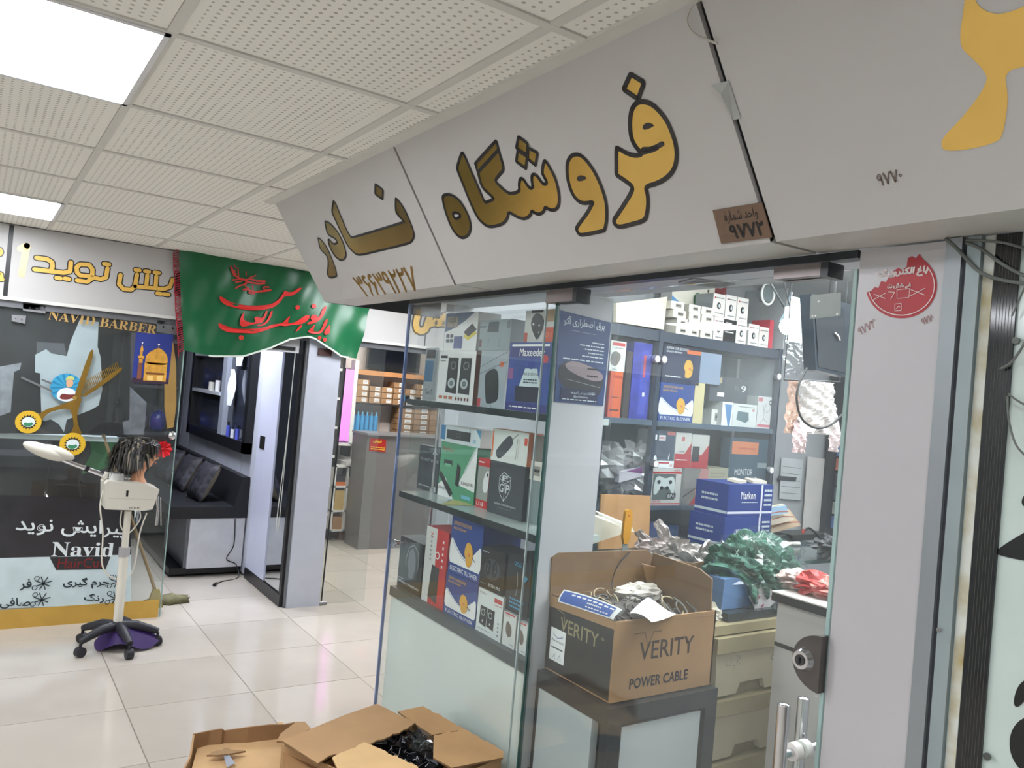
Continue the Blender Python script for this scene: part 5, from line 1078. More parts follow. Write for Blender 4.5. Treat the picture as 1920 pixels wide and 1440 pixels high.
b = MB(); c = Xp(741, 1018, XF-.018); b.cyl(c, (XF, c.y, c.z), .009, CHROME, 12); b.cyl(c-Vector((.006, 0, 0)), c, .014, CHROME, 16); b.build('glass_button', SHC, label='chrome glass button')
ep = MB(); ep.box((1.462, 1.948, .0), (1.676, 1.953, 1.985), M((186, 187, 190), .4, var=.02)); ep.build('end_panel', SHC, label='pale grey end panel')
G1, G2, G3 = 'boxed goods on the low shelf of the showcase', 'boxed goods on the middle shelf of the showcase', 'boxed goods on the top shelf of the showcase'
DKC = (44, 44, 48)
LS = 1.50
carton('black wireless headphone box at the outer end of the low showcase shelf', [(744, 1102), (786, 1127), (754, 1004)], 'x', LS, .10, d_headph, G1, DKC, z_low)
carton('tall white and red box beside the headphone box', [(789, 1129), (829, 1151), (808, 987)], 'x', LS-.005, .10, d_redtall, G1, (190, 50, 52), z_low)
o = carton('lower blue and white electric blower box on the low showcase shelf', [(832, 1144), (889, 1186), (840, 1071)], 'x', LS-.005, .16, d_blower, G1, (30, 60, 130), z_low); zt = zt_of(o)
carton('blue and white electric blower box stacked on its twin in the showcase', [(840, 1072), (900, 1079), (848, 966)], 'x', LS+.001, .16, d_blower, G1, (30, 60, 130), zt+.001)
o = carton('white twin speaker box next to the blower boxes', [(891, 1186), (937, 1214), (898, 1100)], 'x', LS-.005, .13, d_a4spk, G1, z=z_low); zt = zt_of(o)
carton('black box with twin smart watches on the white speaker box', [(898, 1099), (942, 1117), (906, 1024)], 'x', LS, .12, d_watch, G1, DKC, zt+.001)
o = carton('small white box with a taupe gadget near the end of the low shelf', [(940, 1214), (963, 1229), (947, 1145)], 'x', LS-.003, .1, d_knife, G1, z=z_low); zt = zt_of(o)
o2 = carton('pale box with a grey mouse beside the end panel', [(966, 1232), (984, 1242), (970, 1162)], 'x', LS-.002, .1, d_knife, G1, z=z_low)
carton('dark box with blue lettering above the small white boxes', [(945, 1145), (988, 1166), (950, 1035)], 'x', LS+.004, .1, d_darkblue, G1, DKC, zt+.004, ztop=P(950, 1033, 'x', LS).z)
b = MB(); c = P(808, 1040, 'x', 1.62); b.sphere((1.645, c.y, z_low+.09), .075, CLEAR, 20, 10, (.6, 1, 1.45)); b.box((1.62, c.y-.06, z_low+.17), (1.625, c.y+.03, z_low+.188), M((60, 60, 40), .5)); b.box((1.63, c.y-.06, z_low), (1.69, c.y+.06, z_low+.14), M((150, 156, 158), .4)); b.build('blister_pack', label='rounded clear blister pack behind the headphone box', cat='pack')
MS = 1.60
carton('dark box with cloud emblem at the outer end of the middle shelf', [(781, 916), (819, 915), (784, 832)], 'x', MS, .03, d_hang, G2, (56, 64, 72), z_mid)
o = carton('green and white dash camera box on the middle showcase shelf', [(821, 917), (888, 937), (825, 826)], 'x', MS, .07, d_green, G2, (60, 120, 90), z_mid); zt = zt_of(o)
carton('white and blue camera box lying on the green box', [(826, 826), (900, 840), (829, 796)], 'x', MS-.004, .08, d_webcam, G2, z=zt+.001)
carton('small white box beside the camera box on the middle shelf', [(903, 841), (917, 843), (904, 808)], 'x', MS+.06, .03, d_watchw, G2, z=zt+.001)
carton('red and grey mouse box between the green and the dark box', [(892, 938), (913, 945), (897, 857)], 'x', MS, .05, d_mouse, G2, (160, 60, 60), z_mid)
o = carton('dark grey box with a white shield emblem on the middle shelf', [(914, 947), (978, 970), (920, 862)], 'x', MS-.02, .06, d_egp, G2, (50, 54, 60), z_mid); zt = zt_of(o)
carton('white charger box with orange edge on the dark shield box', [(920, 861), (987, 876), (927, 803)], 'x', MS-.02, .06, d_charger, G2, (206, 120, 80), z=zt+.001)
o = carton('grey lidded box beside the dark shield box', [(984, 975), (1016, 985), (990, 898)], 'x', MS, .09, d_plain((128, 142, 142)), G2, (128, 142, 142), z_mid); zt = zt_of(o)
o = carton('small white labelled box on the grey lidded box', [(987, 894), (1018, 900), (990, 862)], 'x', MS-.002, .08, d_thin, G2, z=zt+.001); zt = zt_of(o)
carton('brown and grey box topping the stack by the showcase end panel', [(990, 862), (1016, 866), (993, 815)], 'x', MS, .07, d_plain((118, 112, 106)), G2, (118, 112, 106), z=zt+.001)
b = MB(); q = [P(*t, 'z', z_mid+.001) for t in ((826, 946), (880, 948), (894, 944), (850, 938))]; b.prism([q], (0, 0, .001), M((206, 196, 120), .5)); b.build('leaflet', label='yellowish leaflet lying on the middle showcase shelf', cat='leaflet')
TSX = 1.56
o = carton('white box with twin black speakers on the top showcase shelf', [(818, 746), (886, 752), (825, 658)], 'x', TSX, .12, d_speakers, G3, (110, 66, 50), z_top); zt = zt_of(o)
carton('white and blue media player box above the speaker box', [(832, 655), (892, 656), (837, 570)], 'x', TSX+.002, .1, d_tvbox, G3, z=zt+.001, ztop=1.955)
o = carton('pale router box with a black router beside the speaker box', [(895, 755), (944, 760), (898, 657)], 'x', TSX, .1, d_router, G3, z=z_top); zt = zt_of(o)
carton('plain grey instrument box stacked on the router box', [(897, 655), (955, 656), (900, 601)], 'x', TSX, .13, d_grey, G3, (120, 124, 128), z=zt+.001)
o = carton('blue multimeter box with white script name on the top shelf', [(947, 763), (1026, 775), (962, 642)], 'x', TSX-.03, .07, d_maxeeder, G3, (60, 80, 150), z=z_top); zt = zt_of(o)
carton('white and orange box with a black game controller on the blue box', [(982, 640), (1038, 640), (986, 583)], 'x', TSX-.02, .07, d_controller, G3, z=zt+.001)
carton('grey and blue device box at the outer end of the top shelf', [(792, 742), (815, 744), (795, 652)], 'x', TSX+.06, .05, lambda F: (F.rect(0, 0, 1, 1, M((150, 160, 166), .45)), F.up(), F.rect(.05, .35, .7, .75, M((50, 110, 150), .4)), F.text('TwinTi', .2, .1, .8, .2, PI_['dk']), F.rect(.1, .8, .8, .96, PI_['dk'])), G3, z=z_top)
# poster on the end panel
b = MB(); q = [P(*t, 'y', 1.944) for t in ((1040, 753), (1131, 761), (1146, 605), (1049, 581))]; b.prism([q], (0, .002, 0), M((34, 62, 112), .35, var=.06, scale=5)); F = Face(b, q[0], q[1]-q[0], q[3]-q[0], NY, .0006)
PW = M((210, 222, 232), .5); F.text('برق اضطراری آکو', .1, .84, .94, .95, PW, 3, fat=.0008); F.line([(.25, .8), (.75, .79)], .0006, PW)
for i, (a, y) in enumerate(((.7, .68), (.45, .64), (.55, .6), (.62, .56), (.5, .52), (.12, .47))): F.small(a, y, .95, y+.03, PW, 1, i)
F.smooth([(.02, .26), (.06, .42), (.3, .48), (.9, .36), (.98, .3), (.94, .16), (.85, .08), (.2, .14)], M((44, 44, 50), .4)); F.up(); F.smooth([(.1, .38), (.3, .49), (.95, .38), (.97, .28), (.7, .26)], M((150, 134, 140), .5)); F.up(); F.small(.62, .38, .86, .42, INK, 1, 4); F.small(.62, .3, .84, .34, INK, 1, 9); F.rect(.1, .02, .86, .16, M((24, 34, 66), .4)); F.up(); F.text('اطلاعات بیشتر را ببینید', .3, .1, .8, .14, PW, 2); F.text('@acobattery', .36, .06, .66, .09, PW); F.small(.14, .03, .84, .05, PW, 1, 3); F.line([(.2, .26), (.9, .2)], .0008, PI_['lg'])
b.build('wall_poster', label='blue advertising poster with a black power device on the showcase end panel', cat='poster')
# ================================================================== WALL CABINET INSIDE THE SHOP
YCB = 2.75; ZA, ZB2, ZC2 = 2.015, 1.590, 1.185
XL, XM, XR_ = P(1126, 780, 'y', YCB).x, P(1236, 720, 'y', YCB).x, P(1458, 720, 'y', YCB).x
wc = thing('wall_cabinet', 'tall glass fronted wall cabinet stocked with boxed electronics', 'cabinet')
CF = M((60, 68, 80), .35)
for x in (XL, XM-.02, XR_): MB().box((x, YCB, .0), (x+.025, YCB+.03, 2.02), CF).build('post', wc)
for z, h in ((ZA, .05), (ZB2, .025), (ZC2, .02), (.80, .02)): MB().box((XL, YCB+.004, z-h), (XR_+.02, YCB+.28, z), CF if z > 1.9 else M((84, 98, 112), .3)).build('shelf', wc)
MB().box((XL, YCB+.282, .0), (XR_, YCB+.286, 2.0), M((112, 120, 126), .4)).build('back_panel', wc)
MB().box((XR_+.02, YCB, 0), (XR_+.026, YCB+.28, 2.35), M((170, 176, 178), .3)).build('side_panel', wc)
CABG = glass_mat((.95, .97, .98), .045, 5, .02, .02, 'cabinet_glass')
for xa_, xb_ in ((XL+.03, XM-.024), (XM+.008, XM+.44), (XM+.446, XR_)): MB().box((xa_, YCB-.008, .82), (xb_, YCB-.003, 1.96), CABG).build('glass_door', wc)
for px, py in ((1233, 673), (1246, 674), (1461, 706), (1230, 870), (1447, 882)):
    c = P(px, py, 'y', YCB-.03); b = MB(); b.cyl(c, c+Vector((0, .02, 0)), .019, STEEL, 18); b.cyl(c+Vector((0, .0, 0)), c-Vector((0, .002, 0)), .015, M((220, 216, 212), .3), 18); b.build('knob', wc)
G4, G5, G6 = 'boxes on top of the wall cabinet', 'boxes on the upper shelf of the wall cabinet', 'boxes on the lower shelf of the wall cabinet'
R4 = lambda *p: tuple((1100+x*.2362, 520+y*.2362) for x, y in p); R5 = lambda *p: tuple((1100+x*.20833, 780+y*.20833) for x, y in p)
b = MB(); q = [P(*t, 'y', 2.80) for t in R4((232, 355), (612, 414), (640, 155), (236, 205))]; b.prism([q], (0, .02, 0), M((226, 218, 196), .5)); b.build('white_board', label='plain cream board standing on the wall cabinet', cat='board')
def ctn(lab, q, fn, grp, z, dep=.12, col=(200, 200, 196), y=YCB+.03, ztop=None, RR=R4, **k): 
    o = carton(lab, RR(*q), 'y', y, dep, fn, grp, col, z, ztop=ztop, **k); return zt_of(o)
zr = ZA
rows = [[(715, 365, 810, 400), (812, 380, 895, 415), (905, 392, 1000, 430)], [(722, 325, 805, 360), (812, 345, 895, 380), (905, 355, 1000, 392)], [(680, 280, 782, 325), (805, 305, 895, 345), (905, 315, 1000, 355)], [(670, 230, 772, 278), (805, 258, 895, 300), (905, 275, 1000, 318)]]
zc = [ZA, ZA, ZA]; hh = .038
for r0, row in enumerate(rows):
    for c, (x0_, y0_, x1_, y1_) in enumerate(row):
        a, d = P(*R4((x0_, y1_))[0], 'y', YCB+.02), P(*R4((x1_, y1_))[0], 'y', YCB+.02)
        b = MB(); dx = R.uniform(-.006, .006); b.box((a.x+dx, YCB+.02, zc[c]), (d.x+dx, YCB+.15, zc[c]+hh), M((204, 200, 188), .5)); F = Face(b, (a.x+dx, YCB+.02, zc[c]), (d.x-a.x, 0, 0), (0, 0, hh), NY, .001); d_thin(F)
        b.build('carton', label='thin white box, %s layer in the %s column on the wall cabinet' % (['bottom', 'second', 'third', 'top'][r0], ['first', 'middle', 'third'][c]), cat='carton', group='thin white boxes on the wall cabinet'); zc[c] += hh+.001
ctn('large white box with a green round logo at the top of the cabinet', [(655, 400), (990, 440), (660, 160)], d_glogo, G4, ZA, y=YCB+.17, dep=.08, ztop=2.315)
ctn('dark red box lying behind the white logo box', [(900, 200), (1100, 200), (905, 90)], d_redbox, G4, ZA, y=YCB+.26, dep=.03, ztop=2.36, col=(120, 40, 48))
z = ctn('small white watch box at the foot of the white stack', [(1003, 470), (1080, 480), (1008, 325)], d_watchw, G4, ZA, ztop=2.135)
z2 = ctn('grey box with a round dial above the white stack', [(992, 330), (1088, 330), (992, 198)], d_watchw, G4, z+.001, col=(130, 134, 138), ztop=z+.115)
z = ctn('black box with small white print among the watch boxes', [(1085, 490), (1178, 500), (1088, 345)], lambda F: (F.rect(0, 0, 1, 1, INK), F.up(), F.small(.1, .8, .6, .9, PRINTW, 1), F.small(.1, .4, .8, .5, PRINTW, 1)), G4, ZA, col=DKC, ztop=2.13)
ctn('white watch box standing on the black box', [(1092, 345), (1178, 355), (1095, 195)], d_watchw, G4, z+.001, ztop=z+.125)
z = ctn('white watch box beside the black box', [(1182, 500), (1262, 510), (1186, 362)], d_watchw, G4, ZA, ztop=2.13)
ctn('white watch box on top at the end of the upper row', [(1184, 352), (1272, 360), (1186, 212)], d_watchw, G4, z+.001, ztop=z+.125)
ctn('white watch box, second from the red box', [(1278, 520), (1358, 530), (1282, 376)], d_watchw, G4, ZA, ztop=2.13)
ctn('white watch box touching the red box', [(1362, 530), (1438, 540), (1365, 392)], d_watchw, G4, ZA, ztop=2.125)
ctn('upright pinkish red box at the end of the cabinet top', [(1441, 540), (1472, 540), (1441, 345)], d_plain((190, 70, 84)), G4, ZA, col=(190, 70, 84), ztop=2.17)
# ring lamp hung above
b = MB(); c = P(1440, 551, 'y', YCB-.02); 
b.tube([c+Vector((math.cos(t*.2618)*.05, .0, math.sin(t*.2618)*.055)) for t in range(25)], .006, WHITE, 8, cap=False); b.cyl(c, c+Vector((0, .04, 0)), .043, M((110, 120, 122), .2), 20); b.build('ring_lamp', label='small white ring lamp above the watch boxes', cat='lamp')
# upper shelf
z = ctn('long orange box standing in the narrow cabinet bay', [(165, 1085), (262, 1095), (180, 725)], d_orange, G5, ZB2, col=(200, 84, 40), ztop=1.80)
ctn('small white adapter box on the long orange box', [(178, 720), (300, 720), (212, 500)], d_adapter, G5, z+.001)
ctn('blue plastic wrapped pack in the narrow cabinet bay', [(332, 1100), (478, 1115), (350, 525)], d_bluebag, G5, ZB2, col=(50, 56, 150), ztop=1.95)
ctn('dark brown box beside the blue wrapped pack', [(280, 1095), (325, 1100), (300, 570)], d_plain((60, 44, 42)), G5, ZB2, col=(60, 44, 42), ztop=1.9, dep=.1)
z = ctn('blue and white blower box on the upper cabinet shelf', [(560, 1140), (835, 1150), (590, 830)], d_blower, G5, ZB2, col=(30, 60, 130))
ctn('dark blue blower box with orange label on top of the other blower box', [(588, 825), (890, 830), (610, 480)], lambda F: d_blower(F, True), G5, z+.001, col=(26, 36, 70), ztop=1.965)
z = ctn('plain cream box beside the blue and white blower box', [(838, 1150), (915, 1155), (865, 835)], d_plain((214, 196, 148)), G5, ZB2, col=(214, 196, 148))
ctn('blank bluish grey card box high on the upper cabinet shelf', [(893, 750), (1062, 752), (900, 590)], d_plain((140, 152, 172)), G5, z+.001, dep=.05)
z = ctn('small white slotted box behind the blue carton corner', [(985, 1160), (1062, 1165), (990, 1045)], d_thin, G5, ZB2, y=YCB+.06)
z = ctn('white and blue folded carton in the middle of the upper shelf', [(1066, 1170), (1150, 1175), (1072, 985)], lambda F: (F.rect(0, 0, 1, 1, PRINTW), F.up(), F.poly([(.2, .9), (.9, .9), (.8, .0), (.6, .0)], M((90, 136, 180), .5))), G5, ZB2)
z = ctn('white box with a teal device print on the upper shelf', [(1152, 1180), (1340, 1185), (1180, 1000)], d_device, G5, ZB2)
ctn('dark grey box with a large digit above the device box', [(968, 985), (1270, 990), (985, 775)], d_ns, G5, z+.002, y=YCB+.05, col=(70, 74, 78))
ctn('white tripod box at the end of the upper cabinet shelf', [(1344, 1185), (1475, 1190), (1350, 940)], d_tripod, G5, ZB2)
# lower shelf
z = ctn('white gamepad box with a grey controller on the lower cabinet shelf', [(572, 805), (830, 815), (600, 465)], d_gamepad, G6, ZC2, RR=R5)
z = ctn('flat white and red box lying on the gamepad box', [(600, 455), (795, 460), (603, 400)], lambda F: (F.rect(0, 0, 1, 1, PRINTW), F.up(), F.rect(.1, .6, .7, .8, RED), F.text('2i', .7, .2, .85, .6, RED)), G6, z+.001, RR=R5)
ctn('dark game box with red lettering above the gamepad box', [(598, 395), (780, 400), (603, 122)], d_gamedark, G6, z+.001, RR=R5, ztop=1.545)
z = ctn('grey vacuum cleaner box with a dark nozzle on the lower shelf', [(845, 812), (1070, 815), (855, 470)], d_vac, G6, ZC2, RR=R5)
ctn('white and red phone box standing above the vacuum box', [(782, 455), (925, 460), (795, 145)], d_redphone, G6, z+.001, RR=R5, ztop=1.54)
ctn('white and red box with a dark device standing above the vacuum box', [(930, 460), (1085, 460), (935, 155)], lambda F: d_redphone(F, 1), G6, z+.001, RR=R5, ztop=1.535)
z = ctn('beige box with a white label on the lower cabinet shelf', [(1066, 812), (1255, 818), (1080, 465)], d_longer, G6, ZC2, RR=R5, col=(170, 160, 136))
ctn('teal monitor stand box with an orange stripe', [(1262, 640), (1640, 650), (1262, 200)], d_monitor, G6, ZC2+.0, RR=R5, col=(62, 84, 98), ztop=1.53, dep=.06)
for k, (x0_, x1_, c) in enumerate(((575, 700, (80, 96, 150)), (705, 835, (70, 90, 130)), (840, 980, (40, 46, 60)), (985, 1130, (56, 60, 70)))):
    a, d = P(*R5((x0_, 950))[0], 'y', YCB+.05), P(*R5((x1_, 950))[0], 'y', YCB+.05); MB().box((a.x, YCB+.05, .80), (d.x, YCB+.2, 1.1-k*.02), M(c, .4)).build('carton', label='%s carton on the hidden bottom shelf of the cabinet' % ['lavender blue', 'slate blue', 'dark navy', 'charcoal'][k], cat='carton', group='cartons on the bottom cabinet shelf')
# crumpled bags: helper
def crumple(name, lab, cat, c, r0, sc, mat, seed, n=(26, 16), amp=.25, par=None, kind=None, smooth=False):
    rr = random.Random(seed); ph_ = [(rr.uniform(4, 22), rr.uniform(4, 22), rr.uniform(4, 22), rr.uniform(0, 6)) for _ in range(6)]
    def f(d): return 1+amp*sum(math.sin(a*d.x+b_*d.y+c_*d.z+p_) for a, b_, c_, p_ in ph_)/2.6+amp*.2*(rr.random()-.5)
    b = MB(); b.sphere(c, r0, mat, n[0], n[1], sc, f)
    if not smooth: b.sm = [False]*len(b.sm)
    return b.build(name, par, lab if not par else None, cat if not par else None, None, kind)
FOIL = M((190, 186, 184), .3, .55, var=.15, scale=14); FOILW = M((214, 208, 202), .4, .1, var=.08)
for k, (px, py, s_) in enumerate(((1150, 865, .09), (1185, 900, .1), (1160, 905, .08), (1195, 850, .07))):
    c = P(px, py, 'y', 2.84); crumple('foil_bag', ['silver foil bag at the top of the heap in the narrow cabinet bay', 'largest silver foil bag at the foot of the narrow cabinet bay heap', 'silver foil bag pressed against the narrow bay post', 'small silver foil bag tucked high in the narrow bay'][k], 'bag', (c.x, 2.86, c.z), s_, (1.1, .8, .8), FOIL, k+3, (14, 9), .4)
c = P(1184, 898, 'y', 2.78); b = MB(); q = [P(*t, 'y', 2.77) for t in R5((290, 600), (495, 545), (495, 470), (295, 505))]; b.prism([q], (0, .03, 0), M((206, 196, 200), .5)); F = Face(b, q[0], q[1]-q[0], q[3]-q[0], NY, .001); F.poly([(.3, .9), (1, .95), (1, .3)], M((126, 60, 120), .5)); b.build('carton', label='white and purple flat box among the silver bags', cat='carton')
# ================================================================== SHOP INTERIOR: COUNTER AND GOODS
cn = thing('glass_counter', 'glass display counter with dark edges in front of the wall cabinet', 'counter')
zc_ = 1.06; X1, X2, Y1c, Y2c = 2.05, 3.45, 2.08, 2.62
MB().box((X1, Y1c, zc_-.012), (X2, Y2c, zc_), M((70, 84, 88), .08)).build('glass_top', cn); b = MB(); b.box((X1-.004, Y1c-.004, zc_-.014), (X2, Y1c, zc_+.002), EDGE); b.build('top_edge', cn)
MB().box((X1, Y1c, .1), (X1+.006, Y2c, zc_-.014), CLEAR).build('side_glass', cn); MB().box((X1+.01, Y1c, .1), (X2, Y1c+.006, zc_-.014), CLEAR).build('front_glass', cn)
MB().box((X1, Y1c, .72), (X2, Y2c, .735), M((180, 190, 188), .3)).build('inner_shelf', cn); MB().box((X1, Y1c, 0), (X2, Y2c, .1), DKGREY).build('plinth', cn); MB().box((X1+.01, Y2c-.01, .1), (X2, Y2c, zc_-.014), M((190, 190, 188), .5)).build('back_panel', cn)
# two blue cartons with white straps
def strapbox(lab, a, w, d, h, rot, z, fn, grp):
    R3 = Matrix.Rotation(rot, 3, 'Z'); o_ = Vector((a[0], a[1], z)); u, w_ = R3@Vector((w, 0, 0)), R3@Vector((0, d, 0))
    b = MB(); b.obox(o_, u, w_, (0, 0, h), M((34, 58, 128), .4)); F = Face(b, o_, u, (0, 0, h), R3@Vector((0, -1, 0)), .001); fn(F)
    F2 = Face(b, o_+u, w_, (0, 0, h), R3@Vector((1, 0, 0)), .001); F2.rect(0, .1, 1, .18, PI_['lg'])
    F3 = Face(b, o_+w_, -w_, (0, 0, h), R3@Vector((-1, 0, 0)), .001); F3.rect(0, .1, 1, .18, PI_['lg']); F3.small(.2, .4, .7, .7, PI_['lg'], 2)
    F.up(); F.rect(.72, 0, .76, 1, M((206, 206, 220), .4)); F.small(.8, .3, .97, .9, PI_['lg'], 4)
    return b.build('carton', label=lab, cat='carton', group=grp)
g_ = 'strapped blue cartons on the glass counter'
pA = P(1357, 1000, 'z', zc_); k0 = P(1446, 1010, 'z', zc_)
rot = .0; yb = 2.36; pa, pb = P(1357, 1000, 'y', yb), P(1446, 1000, 'y', yb); hA = .135
strapbox('lower strapped blue carton on the glass counter', (pa.x, yb), pb.x-pa.x, .2, hA, .03, zc_+.001, lambda F: d_markon(F, True), g_)
strapbox('upper strapped blue carton on the glass counter', (pa.x+.02, yb+.01), pb.x-pa.x-.02, .19, .145, .0, zc_+.002+hA, d_markon, g_)
for k, (px, py, rz) in enumerate(((1380, 917, .3), (1415, 922, -.2))):
    c = P(px, py, 'y', yb+.08); o = MB().box((-.04, -.03, 0), (.04, .03, .012), M((214, 206, 180), .6)).build('paper_slip', label=['cream paper slip on the upper blue carton near its end', 'cream paper slip at the middle of the upper blue carton'][k], cat='paper'); o.location = (c.x, c.y, zc_+.285); o.rotation_euler = (.1, 0, rz)
# fanned envelopes, router, pen
for k, (a, c, d, e, col) in enumerate((((1446, 1000), (1502, 985), (1480, 955), (1448, 962), (206, 178, 150)), ((1446, 985), (1490, 975), (1470, 945), (1446, 950), (214, 200, 180)), ((1440, 968), (1478, 962), (1474, 948), (1445, 952), (150, 178, 200)))):
    q = [P(*t, 'y', 2.5-.03*k) for t in (a, c, d, e)]; b = MB(); b.prism([q], (0, .012, 0), M(col, .6)); F = Face(b, q[0], q[1]-q[0], q[3]-q[0], NY, .001); F.line([(.05, .3), (.5, .35), (.95, .2)], .004, M((176, 96, 76), .5)); b.build('envelope', label=['tan envelope standing behind the blue cartons', 'cream envelope in the middle of the fan by the cartons', 'pale blue envelope at the back of the fan'][k], cat='envelope')
b = MB(); c = P(1502, 1006, 'z', zc_+.01); b.box((c.x-.14, c.y-.05, zc_+.001), (c.x+.16, c.y+.07, zc_+.03), M((26, 28, 30), .3)); b.build('router_box', label='flat black electronic box on the glass counter', cat='device')
b = MB(); c = P(1484, 1019, 'z', zc_+.01); b.tube([c-Vector((.045, 0, 0)), c+Vector((.045, -.01, 0))], .009, M((222, 216, 204), .4), 10); b.build('white_marker', label='white marker lying at the front of the glass counter', cat='marker')
b = MB(); b.tube(cat_rom([P(*t, 'y', 2.2) for t in ((1505, 998), (1516, 990), (1530, 1000), (1542, 1012), (1560, 1020))], 4, False), .005, INK, 6); b.tube([P(1507, 992, 'y', 2.2), P(1505, 1000, 'y', 2.2)], .007, M((150, 60, 50), .5), 6); b.build('cable', label='black cable with a red plug on the glass counter', cat='cable')
crumple('cable_heap', 'heap of black and grey leads at the end of the glass counter', 'cables', P(1560, 1025, 'y', 2.05)+Vector((0, 0, 0)), .07, (1.3, .8, .55), M((70, 72, 74), .4, var=.8, scale=40), 12, (20, 12), .4)
# wall goods beyond the cabinet
for k, (q, c, lab) in enumerate((([(1462, 935), (1500, 938), (1506, 862), (1466, 858)], (196, 200, 202), 'white printed sheet on the wall below the hanging bags'), ([(1458, 900), (1492, 903), (1494, 895), (1460, 892)], (70, 74, 78), 'dark bar across the white wall sheet'), ([(1505, 995), (1546, 1005), (1556, 862), (1515, 856)], (206, 202, 198), 'plain white door panel beside the dark goods column'))):
    qq = [P(*t, 'y', 3.03-.004*k) for t in q]; b = MB(); b.prism([qq], (0, .004, 0), M(c, .5)); F = Face(b, qq[0], qq[1]-qq[0], qq[3]-qq[0], NY, .001)
    if k == 0:
        for i in range(5): F.line([(.05, .15+.16*i), (.95, .15+.16*i)], .003, PI_['gr'])
    b.build(['paper_sheet', 'wall_bar', 'door_panel'][k], label=lab, cat=['paper', 'bar', 'panel'][k])
gc = thing('goods_rack', 'dark rack of small packaged goods at the far end of the shop', 'rack')
pa, pb = P(1552, 1030, 'y', 2.95), P(1596, 860, 'y', 2.95); MB().box((pa.x, 2.98, .9), (pb.x+.3, 3.02, 2.0), M((50, 54, 60), .4)).build('backboard', gc)
for i in range(7):
    for j in range(3):
        z = 1.0+.09*i; x = pa.x+.05+.11*j; b = MB(); b.box((x, 2.94, z), (x+.09, 2.975, z+.075), M([(90, 110, 160), (60, 66, 74), (150, 156, 150), (170, 110, 96), (80, 90, 100)][(i*2+j) % 5], .4, var=.2, scale=25)); b.build('pack', gc)
# hanging speaker, bags, lamp
sp_ = thing('loudspeaker', 'large black wedge speaker hanging behind the glass door', 'speaker')
ys = 1.75; q = [P(*t, 'y', ys) for t in ((1530, 694), (1592, 708), (1600, 572), (1522, 551))]
b = MB(); b.prism([q], (0, .05, 0), M((34, 44, 54), .4, var=.15)); b.build('cabinet', sp_); b = MB(); F = Face(b, q[0], q[1]-q[0], q[3]-q[0], NY, .003); F.rect(.06, .05, .94, .93, M((28, 36, 44), .7)); b.build('grille', sp_)
b = MB(); c = P(1560, 560, 'y', ys+.03); b.cyl(c, Vector((c.x, c.y, 2.385)), .012, BLACK, 8); b.build('hanging_bracket', sp_)
b = MB(); b.tube([P(*t, 'y', ys-.01) for t in ((1566, 624), (1572, 630), (1575, 638))], .003, PRINTW, 5); b.build('scratch_mark', sp_, label='white scratch mark')
b = MB(); b.tube(cat_rom([P(*t, 'y', ys-.03) for t in ((1513, 690), (1498, 722), (1494, 752), (1504, 786), (1528, 802), (1553, 799), (1574, 783), (1592, 760))], 5, False), .004, INK, 7); b.build('speaker_cable', sp_)
bl = thing('light_bulb', 'bare glaring bulb by the wedge speaker above the hanging bags', 'lamp'); c = P(1478, 612, 'y', 2.1); b = MB(); b.sphere(c, .035, M((240, 255, 250), .5, em=60, var=0), 14, 10); b.build('bulb', bl); MB().cyl(c+Vector((0, 0, .03)), c+Vector((0, 0, .08)), .02, WHITE).build('socket', bl); b = MB(); b.tube([c+Vector((0, 0, .08)), c+Vector((-.02, .03, .2)), Vector((c.x-.02, c.y+.03, 2.38))], .003, INK, 5); b.build('flex', bl)
PLB = M((214, 208, 204), .25, .25, var=.12, scale=16)
def hangbag(lab, q, y, mat, seed, amp=.011):
    P4 = [P(*t, 'y', y) for t in q]; rr = random.Random(seed); a1, a2 = rr.uniform(14, 26), rr.uniform(10, 20)
    def f(u, v): 
        p = (P4[0]*(1-u)+P4[1]*u)*(1-v)+(P4[3]*(1-u)+P4[2]*u)*v
        return p+Vector((0, amp*math.sin(u*a1+v*7)*math.cos(v*a2)+amp*.8*(rr.random()-.5)-.03*math.sin(u*3.14)*math.sin(v*3.14), 0))
    b = MB(); b.grid(f, 22, 26, mat, False); return b.build('plastic_bag', label=lab, cat='bag', group='plastic bags hanging in the shop')
hangbag('large crinkled clear bag hanging under the wedge speaker', [(1496, 812), (1572, 816), (1562, 718), (1497, 712)], 1.9, PLB, 1)
hangbag('peach coloured bag strip hanging beside the crinkled bag', [(1470, 812), (1490, 812), (1494, 714), (1480, 712)], 1.93, M((212, 178, 160), .4), 2, .008)
hangbag('white printed bag tail with red lines below the peach strip', [(1485, 848), (1508, 850), (1508, 790), (1488, 788)], 1.91, M((220, 196, 196), .4), 3, .006)
hangbag('white printed bag tail near the pillar', [(1554, 846), (1570, 848), (1573, 790), (1553, 790)], 1.91, M((220, 204, 204), .4), 4, .006)
hangbag('clear bag lit by the bare bulb', [(1466, 704), (1512, 706), (1508, 640), (1472, 636)], 2.15, CLEAR, 5)
hangbag('translucent white bag glowing right under the bulb', [(1474, 640), (1508, 644), (1502, 560), (1484, 556)], 2.25, M((226, 238, 236), .3), 6)
b = MB(); b.tube([P(*t, 'y', 2.3) for t in ((1445, 532), (1470, 575), (1500, 622), (1512, 640))], .005, DKGREY, 6); b.tube([P(*t, 'y', 2.3) for t in ((1484, 548), (1478, 575), (1462, 605))], .007, M((96, 110, 116), .4), 6); a = P(1445, 532, 'y', 2.3); b.tube([a, Vector((a.x, a.y, 2.385))], .004, DKGREY, 6); b.build('bracket_arm', label='thin crossed bracket arms beside the bulb', cat='bracket')
